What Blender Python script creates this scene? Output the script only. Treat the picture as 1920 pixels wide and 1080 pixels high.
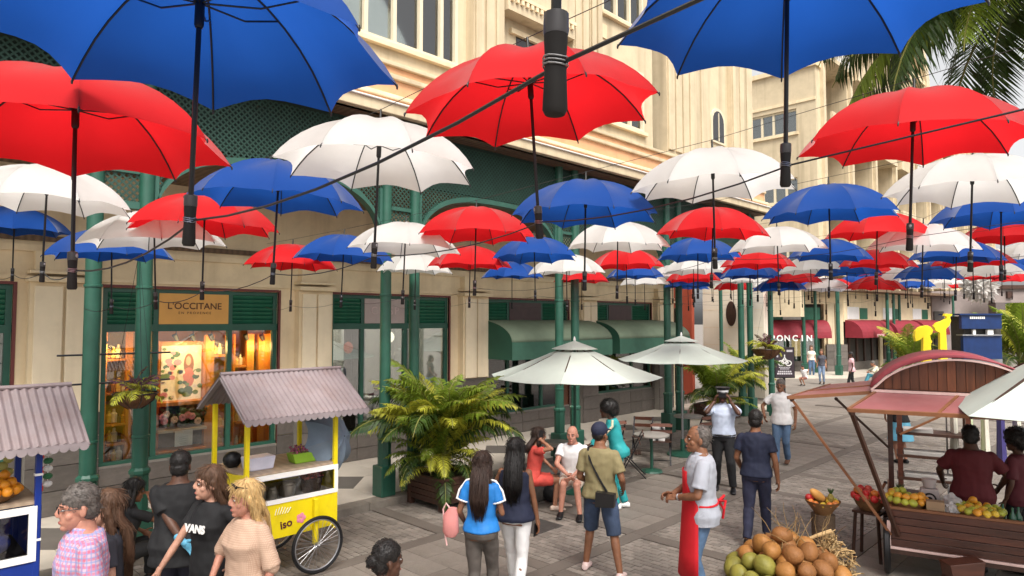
import bpy, bmesh, math, random
from mathutils import Vector, Matrix, Euler
import numpy as np
random.seed(7)
SC = bpy.context.scene
for o in list(bpy.data.objects): bpy.data.objects.remove(o)
R = math.radians
PI = math.pi
# ------------------------------------------------------------------ camera
FPX = 1250.0                                   # focal length in pixels of the 1920 px wide photograph
PITCH = math.atan(60 / FPX)
YAW = math.atan(1240 / FPX * math.cos(PITCH))  # camera looks this far left of the street axis (+Y)
CAMH = 3.0
FWD = Vector((-math.sin(YAW) * math.cos(PITCH), math.cos(YAW) * math.cos(PITCH), math.sin(PITCH)))
RGT = Vector((math.cos(YAW), math.sin(YAW), 0))
UPV = RGT.cross(FWD)
cam_d = bpy.data.cameras.new('camera')
cam = bpy.data.objects.new('camera', cam_d)
SC.collection.objects.link(cam)
cam_d.sensor_width = 36
cam_d.lens = FPX / 1920 * 36
cam_d.clip_start = 0.05
cam_d.clip_end = 3000
cam.matrix_world = Matrix(((RGT.x, UPV.x, -FWD.x, 0), (RGT.y, UPV.y, -FWD.y, 0), (RGT.z, UPV.z, -FWD.z, CAMH), (0, 0, 0, 1)))
SC.camera = cam
# ------------------------------------------------------------------ sky, sun, exposure
SUN_DIR = Vector((0.50, -0.30, 0.81)).normalized()      # towards the veiled sun
world = bpy.data.worlds.new('World'); SC.world = world
world.use_nodes = True
nt = world.node_tree; nt.nodes.clear()
sky = nt.nodes.new('ShaderNodeTexSky'); sky.sky_type = 'NISHITA'; sky.sun_disc = False
sky.sun_elevation = math.asin(SUN_DIR.z); sky.sun_rotation = math.atan2(SUN_DIR.x, SUN_DIR.y)
sky.air_density = 1.0; sky.dust_density = 4.0; sky.ozone_density = 1.0
hs = nt.nodes.new('ShaderNodeHueSaturation'); hs.inputs['Saturation'].default_value = 0.06
bg = nt.nodes.new('ShaderNodeBackground'); bg.inputs['Strength'].default_value = 0.122
wo = nt.nodes.new('ShaderNodeOutputWorld')
nt.links.new(sky.outputs[0], hs.inputs['Color']); nt.links.new(hs.outputs[0], bg.inputs['Color']); nt.links.new(bg.outputs[0], wo.inputs[0])
sun_d = bpy.data.lights.new('sun', 'SUN'); sun_d.energy = 2.05; sun_d.angle = R(28); sun_d.color = (1.0, 0.95, 0.87)
sun = bpy.data.objects.new('sun', sun_d); SC.collection.objects.link(sun)
sun.rotation_euler = (-SUN_DIR).to_track_quat('-Z', 'Y').to_euler(); sun.location = (20, -12, 40)
SC.view_settings.view_transform = 'Standard'; SC.view_settings.look = 'None'
SC.view_settings.gamma = 1; SC.view_settings.use_curve_mapping = False
SC.view_settings.exposure = 1.02
SC.render.engine = 'CYCLES'
SC.cycles.max_bounces = 8; SC.cycles.transparent_max_bounces = 12
SC.cycles.use_denoising = True
# ------------------------------------------------------------------ helpers
def ray(u, v): return FWD + RGT * ((u - 960) / FPX) + UPV * ((540 - v) / FPX)
def onz(u, v, z):                       # the point of the horizontal plane z that the photograph shows at u, v
    d = ray(u, v); return Vector((0, 0, CAMH)) + d * ((z - CAMH) / d.z)
def onx(u, v, x):
    d = ray(u, v); return Vector((0, 0, CAMH)) + d * (x / d.x)
def ony(u, v, y):
    d = ray(u, v); return Vector((0, 0, CAMH)) + d * (y / d.y)
def atd(u, v, t): return Vector((0, 0, CAMH)) + ray(u, v) * t
COL = SC.collection
def tag(o, label=None, cat=None, group=None, kind=None):
    if label: o['label'] = label
    if cat: o['category'] = cat
    if group: o['group'] = group
    if kind: o['kind'] = kind
    return o
def empty(name, loc=(0, 0, 0), rz=0.0, label=None, cat=None, group=None):
    o = bpy.data.objects.new(name, None); COL.objects.link(o)
    o.location = loc; o.rotation_euler = (0, 0, rz); o.empty_display_size = 0.2
    return tag(o, label, cat, group)
def inst(name, mesh, parent=None, loc=(0, 0, 0), rot=(0, 0, 0), scale=(1, 1, 1)):
    o = bpy.data.objects.new(name, mesh); COL.objects.link(o)
    o.location = loc; o.rotation_euler = rot; o.scale = scale
    if parent: o.parent = parent
    return o
def kids(o): return [c for c in o.children]
def copy_tree(o, parent=None):
    c = o.copy(); COL.objects.link(c)
    if parent: c.parent = parent
    for ch in kids(o): copy_tree(ch, c)
    return c
def frame_to(d, up=Vector((0, 0, 1))):
    d = Vector(d).normalized()
    x = d.cross(up)
    if x.length < 1e-4: x = d.cross(Vector((1, 0, 0)))
    x.normalize(); y = x.cross(d); return x, y, d
class MB:
    def __init__(s): s.v = []; s.f = []; s.m = []; s.mi = 0
    def add(s, vs, fs):
        b = len(s.v); s.v += [tuple(p) for p in vs]; s.f += [tuple(b + i for i in f) for f in fs]; s.m += [s.mi] * len(fs); return s
    def box(s, x0, x1, y0, y1, z0, z1):
        vs = [(x, y, z) for z in (z0, z1) for y in (y0, y1) for x in (x0, x1)]
        return s.add(vs, [(0, 2, 3, 1), (4, 5, 7, 6), (0, 1, 5, 4), (2, 6, 7, 3), (0, 4, 6, 2), (1, 3, 7, 5)])
    def obox(s, c, size, M):            # oriented box, M = 3x3
        c = Vector(c); h = [k / 2 for k in size]
        vs = [c + M @ Vector((x * h[0], y * h[1], z * h[2])) for z in (-1, 1) for y in (-1, 1) for x in (-1, 1)]
        return s.add(vs, [(0, 2, 3, 1), (4, 5, 7, 6), (0, 1, 5, 4), (2, 6, 7, 3), (0, 4, 6, 2), (1, 3, 7, 5)])
    def bar(s, a, b, w, t, up=(0, 0, 1)):
        a = Vector(a); b = Vector(b); x, y, d = frame_to(b - a, Vector(up))
        M = Matrix((x, y, d)).transposed()
        return s.obox((a + b) / 2, (w, t, (b - a).length), M)
    def tube(s, pts, r, n=8, caps=True):
        pts = [Vector(p) for p in pts]; k = len(pts)
        rr = r if isinstance(r, (list, tuple)) else [r] * k
        base = len(s.v); up = Vector((0, 0, 1)); vs = []
        d0 = (pts[1] - pts[0]).normalized()
        x = d0.cross(up)
        if x.length < 1e-3: x = d0.cross(Vector((1, 0, 0)))
        x.normalize()
        for i in range(k):
            d = (pts[min(i + 1, k - 1)] - pts[max(i - 1, 0)]).normalized()
            x = (x - d * x.dot(d)).normalized(); y = d.cross(x)
            for j in range(n):
                a = 2 * PI * j / n; vs.append(pts[i] + (x * math.cos(a) + y * math.sin(a)) * rr[i])
        fs = [(i * n + j, i * n + (j + 1) % n, (i + 1) * n + (j + 1) % n, (i + 1) * n + j) for i in range(k - 1) for j in range(n)]
        if caps: fs += [tuple(range(n - 1, -1, -1)), tuple((k - 1) * n + j for j in range(n))]
        return s.add(vs, fs)
    def lathe(s, prof, n=16, c=(0, 0, 0), caps=True):
        c = Vector(c); k = len(prof)
        vs = [c + Vector((r * math.cos(2 * PI * j / n), r * math.sin(2 * PI * j / n), z)) for r, z in prof for j in range(n)]
        fs = [(i * n + j, i * n + (j + 1) % n, (i + 1) * n + (j + 1) % n, (i + 1) * n + j) for i in range(k - 1) for j in range(n)]
        if caps: fs += [tuple(range(n - 1, -1, -1)), tuple((k - 1) * n + j for j in range(n))]
        return s.add(vs, fs)
    def ell(s, c, r, n=12, m=8, M=None):
        c = Vector(c); r = (r, r, r) if not hasattr(r, '__len__') else r
        vs = []; M = M or Matrix.Identity(3)
        for i in range(1, m):
            a = PI * i / m
            for j in range(n):
                b = 2 * PI * j / n
                vs.append(c + M @ Vector((r[0] * math.sin(a) * math.cos(b), r[1] * math.sin(a) * math.sin(b), r[2] * math.cos(a))))
        vs += [c + M @ Vector((0, 0, r[2])), c - M @ Vector((0, 0, r[2]))]
        T = len(vs) - 2; B = T + 1
        fs = [(i * n + j, (i + 1) * n + j, (i + 1) * n + (j + 1) % n, i * n + (j + 1) % n) for i in range(m - 2) for j in range(n)]
        fs += [(T, j, (j + 1) % n) for j in range(n)] + [(B, (m - 2) * n + (j + 1) % n, (m - 2) * n + j) for j in range(n)]
        return s.add(vs, fs)
    def loft(s, rings, n=14):           # rings: (centre, xaxis*rx, yaxis*ry)
        vs = []
        for c, ax, ay in rings:
            c = Vector(c); ax = Vector(ax); ay = Vector(ay)
            for j in range(n):
                a = 2 * PI * j / n; vs.append(c + ax * math.cos(a) + ay * math.sin(a))
        k = len(rings)
        fs = [(i * n + j, i * n + (j + 1) % n, (i + 1) * n + (j + 1) % n, (i + 1) * n + j) for i in range(k - 1) for j in range(n)]
        fs += [tuple(range(n - 1, -1, -1)), tuple((k - 1) * n + j for j in range(n))]
        return s.add(vs, fs)
    def prism(s, poly, axis, t0, t1):   # polygon in the other two axes, extruded along axis
        k = len(poly)
        def P(a, b, t): return {'x': (t, a, b), 'y': (a, t, b), 'z': (a, b, t)}[axis]
        vs = [P(a, b, t0) for a, b in poly] + [P(a, b, t1) for a, b in poly]
        fs = [tuple(range(k - 1, -1, -1)), tuple(range(k, 2 * k))] + [(i, (i + 1) % k, k + (i + 1) % k, k + i) for i in range(k)]
        return s.add(vs, fs)
    def xf(s, M, start=0):
        for i in range(start, len(s.v)): s.v[i] = tuple(M @ Vector(s.v[i]))
        return s
    def mesh(s, name, mats, smooth=False, fix=True):
        me = bpy.data.meshes.new(name); me.from_pydata(s.v, [], s.f)
        for m in (mats if isinstance(mats, (list, tuple)) else [mats]): me.materials.append(m)
        if any(s.m): me.polygons.foreach_set('material_index', s.m)
        if fix:
            bm = bmesh.new(); bm.from_mesh(me); bmesh.ops.recalc_face_normals(bm, faces=bm.faces); bm.to_mesh(me); bm.free()
        if smooth:
            me.polygons.foreach_set('use_smooth', [True] * len(me.polygons))
            if smooth != 'all': me.set_sharp_from_angle(angle=R(40))
        me.update(); return me
    def build(s, name, mats, parent=None, smooth=False, bev=0.0, loc=(0, 0, 0), rot=(0, 0, 0), fix=True):
        o = inst(name, s.mesh(name, mats, smooth, fix), parent, loc, rot)
        if bev:
            b = o.modifiers.new('bevel', 'BEVEL'); b.width = bev; b.segments = 2; b.limit_method = 'ANGLE'; b.angle_limit = R(40)
        return o
TMP = bpy.data.scenes.new('tmp')
def evaluated(o):                       # modifiers applied, away from the main scene
    TMP.collection.objects.link(o)
    with bpy.context.temp_override(scene=TMP, view_layer=TMP.view_layers[0]):
        dg = bpy.context.evaluated_depsgraph_get(); dg.update()
        me = bpy.data.meshes.new_from_object(o.evaluated_get(dg), depsgraph=dg)
    d = o.data; bpy.data.objects.remove(o)
    if isinstance(d, bpy.types.Mesh): bpy.data.meshes.remove(d)
    return me
def text(name, body, size, m, parent=None, loc=(0, 0, 0), rot=(0, 0, 0), ext=0.002, align='CENTER', space=1.0, bold=0.0):
    cu = bpy.data.curves.new(name, 'FONT'); cu.body = body; cu.size = size; cu.extrude = ext; cu.align_x = align; cu.align_y = 'CENTER'
    cu.space_character = space; cu.offset = bold; cu.resolution_u = 3
    o = bpy.data.objects.new(name, cu)
    me = evaluated(o); bpy.data.curves.remove(cu)
    me.materials.clear(); me.materials.append(m)
    return inst(name, me, parent, loc, rot)
# ------------------------------------------------------------------ materials
MATS = {}
def mat(name, col, rough=0.6, var=0.12, nscale=6.0, bump=0.0, bscale=40.0, metal=0.0, trans=0.0, spec=0.4, stain=0.0, stain_col=(0.1, 0.08, 0.06), sscale=1.2, island=0.0, emit=0.0, wave=None, stretch=(1, 1, 1), coat=0.0, sheen=0.0, streak=0.0):
    if name in MATS: return MATS[name]
    m = bpy.data.materials.new(name); m.use_nodes = True; MATS[name] = m
    n = m.node_tree.nodes; l = m.node_tree.links; bs = n['Principled BSDF']
    bs.inputs['Roughness'].default_value = rough; bs.inputs['Metallic'].default_value = metal
    bs.inputs['Specular IOR Level'].default_value = spec
    if sheen: bs.inputs['Sheen Weight'].default_value = sheen; bs.inputs['Sheen Roughness'].default_value = 0.35
    if coat: bs.inputs['Coat Weight'].default_value = coat; bs.inputs['Coat Roughness'].default_value = 0.15
    tc = n.new('ShaderNodeTexCoord'); mp = n.new('ShaderNodeMapping'); mp.inputs['Scale'].default_value = stretch
    l.new(tc.outputs['Object'], mp.inputs[0])
    nz = n.new('ShaderNodeTexNoise'); nz.inputs['Scale'].default_value = nscale; nz.inputs['Detail'].default_value = 5; nz.inputs['Roughness'].default_value = 0.6
    l.new(mp.outputs[0], nz.inputs[0])
    mx = n.new('ShaderNodeMixRGB'); mx.blend_type = 'MIX'
    c = Vector(col[:3])
    mx.inputs[1].default_value = (*(c * (1 - var)), 1); mx.inputs[2].default_value = (*[min(1, k) for k in (c * (1 + var))], 1)
    cr = n.new('ShaderNodeMapRange'); cr.inputs[1].default_value = 0.3; cr.inputs[2].default_value = 0.7
    l.new(nz.outputs[0], cr.inputs[0]); l.new(cr.outputs[0], mx.inputs[0])
    out = mx.outputs[0]
    if wave:                            # (scale, axis, strength) stripes or wood grain
        w = n.new('ShaderNodeTexWave'); w.bands_direction = wave[1]; w.inputs['Scale'].default_value = wave[0]; w.inputs['Distortion'].default_value = wave[3] if len(wave) > 3 else 4; w.inputs['Detail'].default_value = 3
        l.new(mp.outputs[0], w.inputs[0])
        m2 = n.new('ShaderNodeMixRGB'); m2.blend_type = 'MULTIPLY'; m2.inputs[0].default_value = wave[2]
        l.new(out, m2.inputs[1]); l.new(w.outputs['Color'], m2.inputs[2]); out = m2.outputs[0]
    if stain:
        n2 = n.new('ShaderNodeTexNoise'); n2.inputs['Scale'].default_value = sscale; n2.inputs['Detail'].default_value = 8; n2.inputs['Roughness'].default_value = 0.7
        l.new(tc.outputs['Object'], n2.inputs[0])
        r2 = n.new('ShaderNodeMapRange'); r2.inputs[1].default_value = 0.48; r2.inputs[2].default_value = 0.75; r2.inputs[4].default_value = stain
        l.new(n2.outputs[0], r2.inputs[0])
        m3 = n.new('ShaderNodeMixRGB'); m3.inputs[2].default_value = (*stain_col, 1)
        l.new(r2.outputs[0], m3.inputs[0]); l.new(out, m3.inputs[1]); out = m3.outputs[0]
    if streak:                          # rain streaks running down a wall
        m5 = n.new('ShaderNodeMapping'); m5.inputs['Scale'].default_value = (2.2, 2.2, 0.10); l.new(tc.outputs['Object'], m5.inputs[0])
        n5 = n.new('ShaderNodeTexNoise'); n5.inputs['Scale'].default_value = 1.6; n5.inputs['Detail'].default_value = 6; l.new(m5.outputs[0], n5.inputs[0])
        r5 = n.new('ShaderNodeMapRange'); r5.inputs[1].default_value = 0.5; r5.inputs[2].default_value = 0.72; r5.inputs[4].default_value = streak; l.new(n5.outputs[0], r5.inputs[0])
        x5 = n.new('ShaderNodeMixRGB'); x5.inputs[2].default_value = (*stain_col, 1); l.new(r5.outputs[0], x5.inputs[0]); l.new(out, x5.inputs[1]); out = x5.outputs[0]
    if island:
        g = n.new('ShaderNodeNewGeometry'); oi = n.new('ShaderNodeObjectInfo')
        ad = n.new('ShaderNodeMath'); ad.operation = 'ADD'; fr = n.new('ShaderNodeMath'); fr.operation = 'FRACT'
        l.new(g.outputs['Random Per Island'], ad.inputs[0]); l.new(oi.outputs['Random'], ad.inputs[1]); l.new(ad.outputs[0], fr.inputs[0])
        r3 = n.new('ShaderNodeMapRange'); r3.inputs[3].default_value = 1 - island; r3.inputs[4].default_value = 1 + island
        l.new(fr.outputs[0], r3.inputs[0])
        m4 = n.new('ShaderNodeVectorMath'); m4.operation = 'SCALE'
        l.new(out, m4.inputs[0]); l.new(r3.outputs[0], m4.inputs['Scale']); out = m4.outputs[0]
    l.new(out, bs.inputs['Base Color'])
    if bump:
        n3 = n.new('ShaderNodeTexNoise'); n3.inputs['Scale'].default_value = bscale; n3.inputs['Detail'].default_value = 4
        l.new(mp.outputs[0], n3.inputs[0])
        b = n.new('ShaderNodeBump'); b.inputs['Strength'].default_value = bump; b.inputs['Distance'].default_value = 0.02
        l.new(n3.outputs[0], b.inputs['Height']); l.new(b.outputs[0], bs.inputs['Normal'])
    if emit:
        l.new(out, bs.inputs['Emission Color']); bs.inputs['Emission Strength'].default_value = emit
    if trans:                           # thin cloth or leaf: some light comes through
        tr = n.new('ShaderNodeBsdfTranslucent'); l.new(out, tr.inputs[0])
        ms = n.new('ShaderNodeMixShader'); ms.inputs[0].default_value = trans
        l.new(bs.outputs[0], ms.inputs[1]); l.new(tr.outputs[0], ms.inputs[2]); l.new(ms.outputs[0], n['Material Output'].inputs[0])
    return m
def glass_mat(name, tint=(0.9, 0.95, 0.93), refl=0.12):
    m = bpy.data.materials.new(name); m.use_nodes = True; MATS[name] = m
    n = m.node_tree.nodes; l = m.node_tree.links; n.remove(n['Principled BSDF'])
    t = n.new('ShaderNodeBsdfTransparent'); t.inputs[0].default_value = (*tint, 1)
    g = n.new('ShaderNodeBsdfGlossy'); g.inputs['Roughness'].default_value = 0.02
    f = n.new('ShaderNodeFresnel'); f.inputs[0].default_value = 1.5
    ad = n.new('ShaderNodeMath'); ad.operation = 'ADD'; ad.inputs[1].default_value = refl; ad.use_clamp = True
    ms = n.new('ShaderNodeMixShader')
    l.new(f.outputs[0], ad.inputs[0]); l.new(ad.outputs[0], ms.inputs[0]); l.new(t.outputs[0], ms.inputs[1]); l.new(g.outputs[0], ms.inputs[2]); l.new(ms.outputs[0], n['Material Output'].inputs[0])
    return m
CREAM = mat('cream_render', (0.76, 0.62, 0.405), 0.75, 0.07, 2.5, 0.15, 60, stain=0.4, stain_col=(0.42, 0.30, 0.17), sscale=0.9, streak=0.35)
CREAM2 = mat('pale_cream_render', (0.59, 0.485, 0.325), 0.75, 0.08, 2.0, 0.15, 60, streak=0.7, stain=0.5, stain_col=(0.34, 0.27, 0.17), sscale=0.7)
TERRA = mat('peach_render', (0.66, 0.36, 0.19), 0.75, 0.10, 2.0, 0.1, 50, streak=0.4, stain=0.35, stain_col=(0.42, 0.24, 0.12), sscale=1.5)
GREEN = mat('green_paint', (0.018, 0.085, 0.055), 0.42, 0.15, 5, 0.05, 30, stain=0.25, stain_col=(0.02, 0.07, 0.05), spec=0.5)
PILC = mat('pilaster_render', (0.80, 0.68, 0.48), 0.75, 0.06, 2.0, 0.1, 60, stain=0.3, stain_col=(0.45, 0.35, 0.22), sscale=1.2, streak=0.3)
TEAL = mat('teal_paint', (0.032, 0.10, 0.074), 0.5, 0.15, 4, stain=0.3, stain_col=(0.05, 0.14, 0.10))
DKGREEN = mat('dark_green_louvre_paint', (0.018, 0.125, 0.07), 0.45, 0.15, 6)
STONE = mat('grey_stone_tile', (0.105, 0.090, 0.078), 0.5, 0.18, 5, 0.25, 60, island=0.22, spec=0.4)
GROUT = mat('grey_grout', (0.20, 0.18, 0.155), 0.85, 0.1, 8)
BROWNSOFFIT = mat('brown_soffit_boards', (0.16, 0.10, 0.06), 0.7, 0.2, 3, wave=(3, 'Y', 0.4))
GLASS = glass_mat('window_glass')
GLASSD = glass_mat('reflective_window_glass', (0.75, 0.8, 0.8), 0.25)
CONC = mat('street_concrete', (0.225, 0.195, 0.168), 0.62, 0.16, 1.6, 0.3, 60, stain=0.75, stain_col=(0.10, 0.083, 0.068), sscale=0.75, spec=0.45)
BAND = mat('dark_band_slab', (0.145, 0.122, 0.103), 0.6, 0.15, 3, 0.3, 60, stain=0.5, stain_col=(0.07, 0.06, 0.05), sscale=1.5, island=0.08)
PAVER = mat('street_paver', (0.235, 0.205, 0.176), 0.6, 0.15, 3, 0.3, 80, stain=0.65, stain_col=(0.095, 0.078, 0.062), sscale=0.8, island=0.2)
SLAB = mat('street_slab', (0.225, 0.194, 0.165), 0.6, 0.14, 2, 0.3, 70, stain=0.7, stain_col=(0.09, 0.073, 0.058), sscale=0.7, island=0.07, spec=0.45)
KERB = mat('kerb_concrete', (0.20, 0.175, 0.145), 0.8, 0.2, 5, 0.4, 40, stain=0.6, stain_col=(0.09, 0.075, 0.06), sscale=3)
TILEW = mat('cream_floor_tile', (0.55, 0.49, 0.41), 0.35, 0.06, 3, stain=0.25, stain_col=(0.35, 0.30, 0.24), sscale=2.0, island=0.05)
TILED = mat('grey_floor_tile', (0.13, 0.115, 0.10), 0.35, 0.12, 4, island=0.1)
BLACK = mat('black_plastic', (0.007, 0.007, 0.008), 0.4, 0.2)
DARKM = mat('dark_metal', (0.03, 0.03, 0.032), 0.35, 0.2, metal=0.6)
STEEL = mat('grey_steel', (0.35, 0.35, 0.36), 0.35, 0.1, metal=0.8)
WHITE = mat('white_paint', (0.78, 0.77, 0.74), 0.5, 0.05, 4)
INTW = mat('interior_white', (0.62, 0.60, 0.56), 0.7, 0.05)
INTD = mat('interior_dark', (0.05, 0.045, 0.04), 0.8, 0.2)
WOODR = mat('reddish_cart_wood', (0.07, 0.021, 0.011), 0.42, 0.35, 3, 0.15, 30, stretch=(0.7, 6, 6), island=0.2, coat=0.25)
WOODO = mat('orange_pine_wood', (0.62, 0.25, 0.05), 0.5, 0.15, 4, wave=(4, 'X', 0.25), stretch=(3, 3, 0.6))
WOODV = mat('amber_cart_planks', (0.14, 0.042, 0.015), 0.42, 0.35, 3, 0.15, 30, stretch=(6, 6, 0.7), island=0.35, coat=0.2)
WOODD = mat('dark_wood', (0.05, 0.022, 0.014), 0.5, 0.25, 4, 0.1, 30, stretch=(4, 4, 0.8), island=0.2)
MAROON = mat('maroon_canvas', (0.22, 0.018, 0.03), 0.7, 0.12, 4, 0.1, 30)
GREENCAN = mat('green_canvas', (0.11, 0.19, 0.125), 0.75, 0.1, 3, 0.1, 25, stain=0.2, stain_col=(0.2, 0.26, 0.2))
GREENCAND = mat('deep_green_canvas', (0.018, 0.075, 0.045), 0.75, 0.1, 3)
# ================================================================== ground
g = MB(); g.add([(-400, -400, -0.03), (400, -400, -0.03), (400, 400, -0.03), (-400, 400, -0.03)], [(0, 1, 2, 3)])
tag(g.build('ground', CONC), kind='structure')
street = tag(empty('street'), kind='structure')
def bandbox(x0, x1, y0, y1): return MB().box(x0, x1, y0, y1, -0.026, 0.0).build('band_slab', BAND, street)
XB = (-7.46, -7.24, -5.54, -5.32, -3.16, -2.94)
for a, b in ((XB[0], XB[1]), (XB[2], XB[3]), (XB[4], XB[5])):
    y = -1.0
    while y < 40:
        bandbox(a + 0.004, b - 0.004, y, y + 1.494); y += 1.5
YB = [3.6, 6.15, 8.0, 11.6, 13.3, 16.8, 18.6, 22.5, 24.5, 29]
fields = []
pv = []; sv = []
for x0, x1, kindx in ((-9.1, XB[0], 'p'), (XB[1], XB[2], 'c'), (XB[3], XB[4], 'p'), (XB[5], 1.0, 'c')):
    ys = [-1.0] + YB + [40]
    for i in range(len(ys) - 1):
        ya, yb = ys[i] + (0.11 if i else 0), ys[i + 1] - 0.11
        if ys[i] > 0 or i: bandbox(x0 + 0.004, x1 - 0.004, ys[i] - 0.106, ys[i] + 0.106)
        narrow = yb - ya < 1.8
        if (kindx == 'p' or narrow) and ya < 19: pv.append((x0, x1, ya, yb))
        else: sv.append((x0, x1, ya, yb))
def lay(strips, PW, PH, off):
    out = []
    for x0, x1, ya, yb in strips:
        r = 0; y = ya + 0.004
        while y + PH * 0.5 < yb:
            x = x0 - (r % 2) * PW * off; y2 = min(y + PH, yb - 0.002)
            while x < x1:
                a = max(x0 + 0.004, x); b = min(x1 - 0.004, x + PW)
                if b - a > 0.03 and y2 - y > 0.03: out.append((a, b, y, y2))
                x += PW
            y += PH; r += 1
    return out
pl = lay(pv, 0.135, 0.10, 0.5); slabs = lay(sv, 0.45, 0.40, 0.0)
def inframe(p):
    d = p - Vector((0, 0, CAMH)); z = d.dot(FWD)
    return z > 0.1 and abs(d.dot(RGT) / z) < 0.77 and abs(d.dot(UPV) / z) < 0.433
def pieces(pl, name, m, gap, var):
    vis = sorted([k for k in pl if inframe(Vector((k[0], k[2], 0)))], key=lambda k: (Vector((k[0], k[2], 0)) - Vector((0, 0, 3))).length)
    near = set(vis[:300]); unit = MB().box(-0.5, 0.5, -0.5, 0.5, -1, 0).mesh(name, m); rest = MB()
    for k in pl:
        a, b, c, d = k; h = random.uniform(-var, var * .5)
        if k in near and b - a > 0.06: inst(name, unit, street, ((a + b) / 2, (c + d) / 2, h), (0, 0, 0), (b - a - 2 * gap, d - c - 2 * gap, 0.024))
        else: rest.box(a + gap, b - gap, c + gap, d - gap, -0.026, h)
    tag(rest.build(name + 's', m, street), kind='stuff')
pieces(pl, 'paver', PAVER, 0.004, 0.004); pieces(slabs, 'street_slab', SLAB, 0.003, 0.002)
MB().box(-6.95, -6.42, 6.98, 7.55, -0.02, 0.006).build('drain_cover', mat('drain_iron', (0.06, 0.055, 0.05), 0.6, 0.2, 8, 0.4, 30), street)
# pavement along the shops: kerb stones, pale slabs with grey diamonds
pav = tag(empty('pavement'), kind='structure')
MB().box(-12.6, -9.36, -4, 21, -0.02, 0.112).build('pavement_bed', GROUT, pav)
y = -1.2
while y < 21:
    MB().box(-9.36, -9.1, y + 0.004, y + 0.896, -0.02, 0.12).build('kerb_stone', KERB, pav, bev=0.012); y += 0.9
def clip_quad(): pass
y = -1.2; k = 0
while y < 20.5:
    L = 2.14
    xa, xb = -12.0, -9.37; cx = (xa + xb) / 2; cy = y + L / 2; dx = 0.62; dy = 0.62
    def tri(n, m, pts): MB().prism(pts, 'z', 0.1, 0.12).build(n, m, pav)
    e = 0.004
    tri('diamond_tile', TILED, [(cx - dx, cy), (cx, cy - dy), (cx + dx, cy), (cx, cy + dy)])
    tri('floor_tile', TILEW, [(xa, y + e), (cx, y + e), (cx, cy - dy - e), (cx - dx - e, cy), (xa, cy)])
    tri('floor_tile', TILEW, [(cx + e, y + e), (xb, y + e), (xb, cy - e), (cx + dx + e, cy - e), (cx + e, cy - dy - e)])
    tri('floor_tile', TILEW, [(xa, cy + e), (cx - dx - e, cy + e), (cx - e, cy + dy + e), (cx - e, y + L - e), (xa, y + L - e)])
    tri('floor_tile', TILEW, [(cx + dx + e, cy + e), (xb, cy + e), (xb, y + L - e), (cx + e, y + L - e), (cx + e, cy + dy + e)])
    y += L
# far pavement in front of the maroon awnings, frontal to the camera
# ================================================================== the arcade building on the left
XW = -12.0; XU = -9.3
B = empty('arcade_building', (0, 0, 0), 0, 'long cream colonial style building with a green arcade of shops on the ground floor', 'building')
OPEN = [(-3.0, 1.78, 0.70), (2.93, 5.84, 0.70), (6.96, 10.02, 0.66), (11.2, 14.35, 0.66), (15.46, 18.5, 0.85)]
segs = []; prev = -4.0
for a, b, s in OPEN: segs.append((prev, a)); prev = b
segs.append((prev, 19.6))
for a, b in segs: MB().box(XW - 0.3, XW, a, b, 0.1, 3.55).build('wall', CREAM, B)
for a, b, s in OPEN: MB().box(XW - 0.3, XW, a, b, 0.1, s).build('wall', GROUT, B)
MB().box(XW - 0.3, XW, -4, 19.6, 3.55, 5.3).build('wall', CREAM, B)
MB().box(XW - 0.28, XW + 0.07, -4, 19.6, 4.18, 4.26).build('string_course', BROWNSOFFIT, B)
MB().box(XW - 0.28, XW + 0.05, -4, 19.6, 4.02, 4.12).build('string_course', CREAM, B)
MB().box(XW, XW + 0.04, -4, 19.6, 3.60, 3.66).build('string_course', CREAM, B)
PIL = [(1.95, 2.80), (6.17, 6.88), (10.30, 11.12), (14.72, 15.42), (18.62, 19.5)]
for a, b in PIL:
    MB().box(XW + 0.001, XW + 0.18, a, b, 1.62, 3.56).build('pilaster', CREAM, B)
    mid = (a + b) / 2
    MB().box(XW + 0.18, XW + 0.235, a + 0.05, mid - 0.02, 1.64, 3.50).build('pilaster_panel', PILC, B, bev=0.01)
    MB().box(XW + 0.18, XW + 0.235, mid + 0.02, b - 0.05, 1.64, 3.50).build('pilaster_panel', PILC, B, bev=0.01)
    MB().box(XW + 0.001, XW + 0.29, a - 0.04, b + 0.04, 3.561, 3.64).build('capital', CREAM, B, bev=0.01)
    MB().box(XW + 0.001, XW + 0.27, a - 0.02, b + 0.02, 3.68, 3.73).build('capital', CREAM, B, bev=0.01)
    MB().box(XW + 0.001, XW + 0.17, a + 0.06, b - 0.06, 3.73, 4.02).build('pilaster', CREAM, B)
    MB().box(XW + 0.001, XW + 0.21, a - 0.02, b + 0.02, 1.57, 1.62).build('plinth_cap', STONE, B)
tilemesh = MB().box(-0.5, 0.5, -0.5, 0.5, -0.5, 0.5).mesh('plinth_tile', STONE)
def tiles(x, ya, yb, z0, z1, tw=0.60, th=0.363):
    n = max(1, round((yb - ya) / tw)); m = max(1, round((z1 - z0) / th)); dw = (yb - ya) / n; dh = (z1 - z0) / m
    for j in range(m):
        off = 0
        for i in range(n):
            inst('plinth_tile', tilemesh, B, (x + 0.012 + random.uniform(0, 0.006), ya + (i + .5) * dw, z0 + (j + .5) * dh), (0, 0, 0), (0.03, dw - 0.012, dh - 0.012))
for a, b, s in OPEN: tiles(XW, max(a, -0.5), b, 0.12, s - 0.03, 0.6, 0.30)
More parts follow.
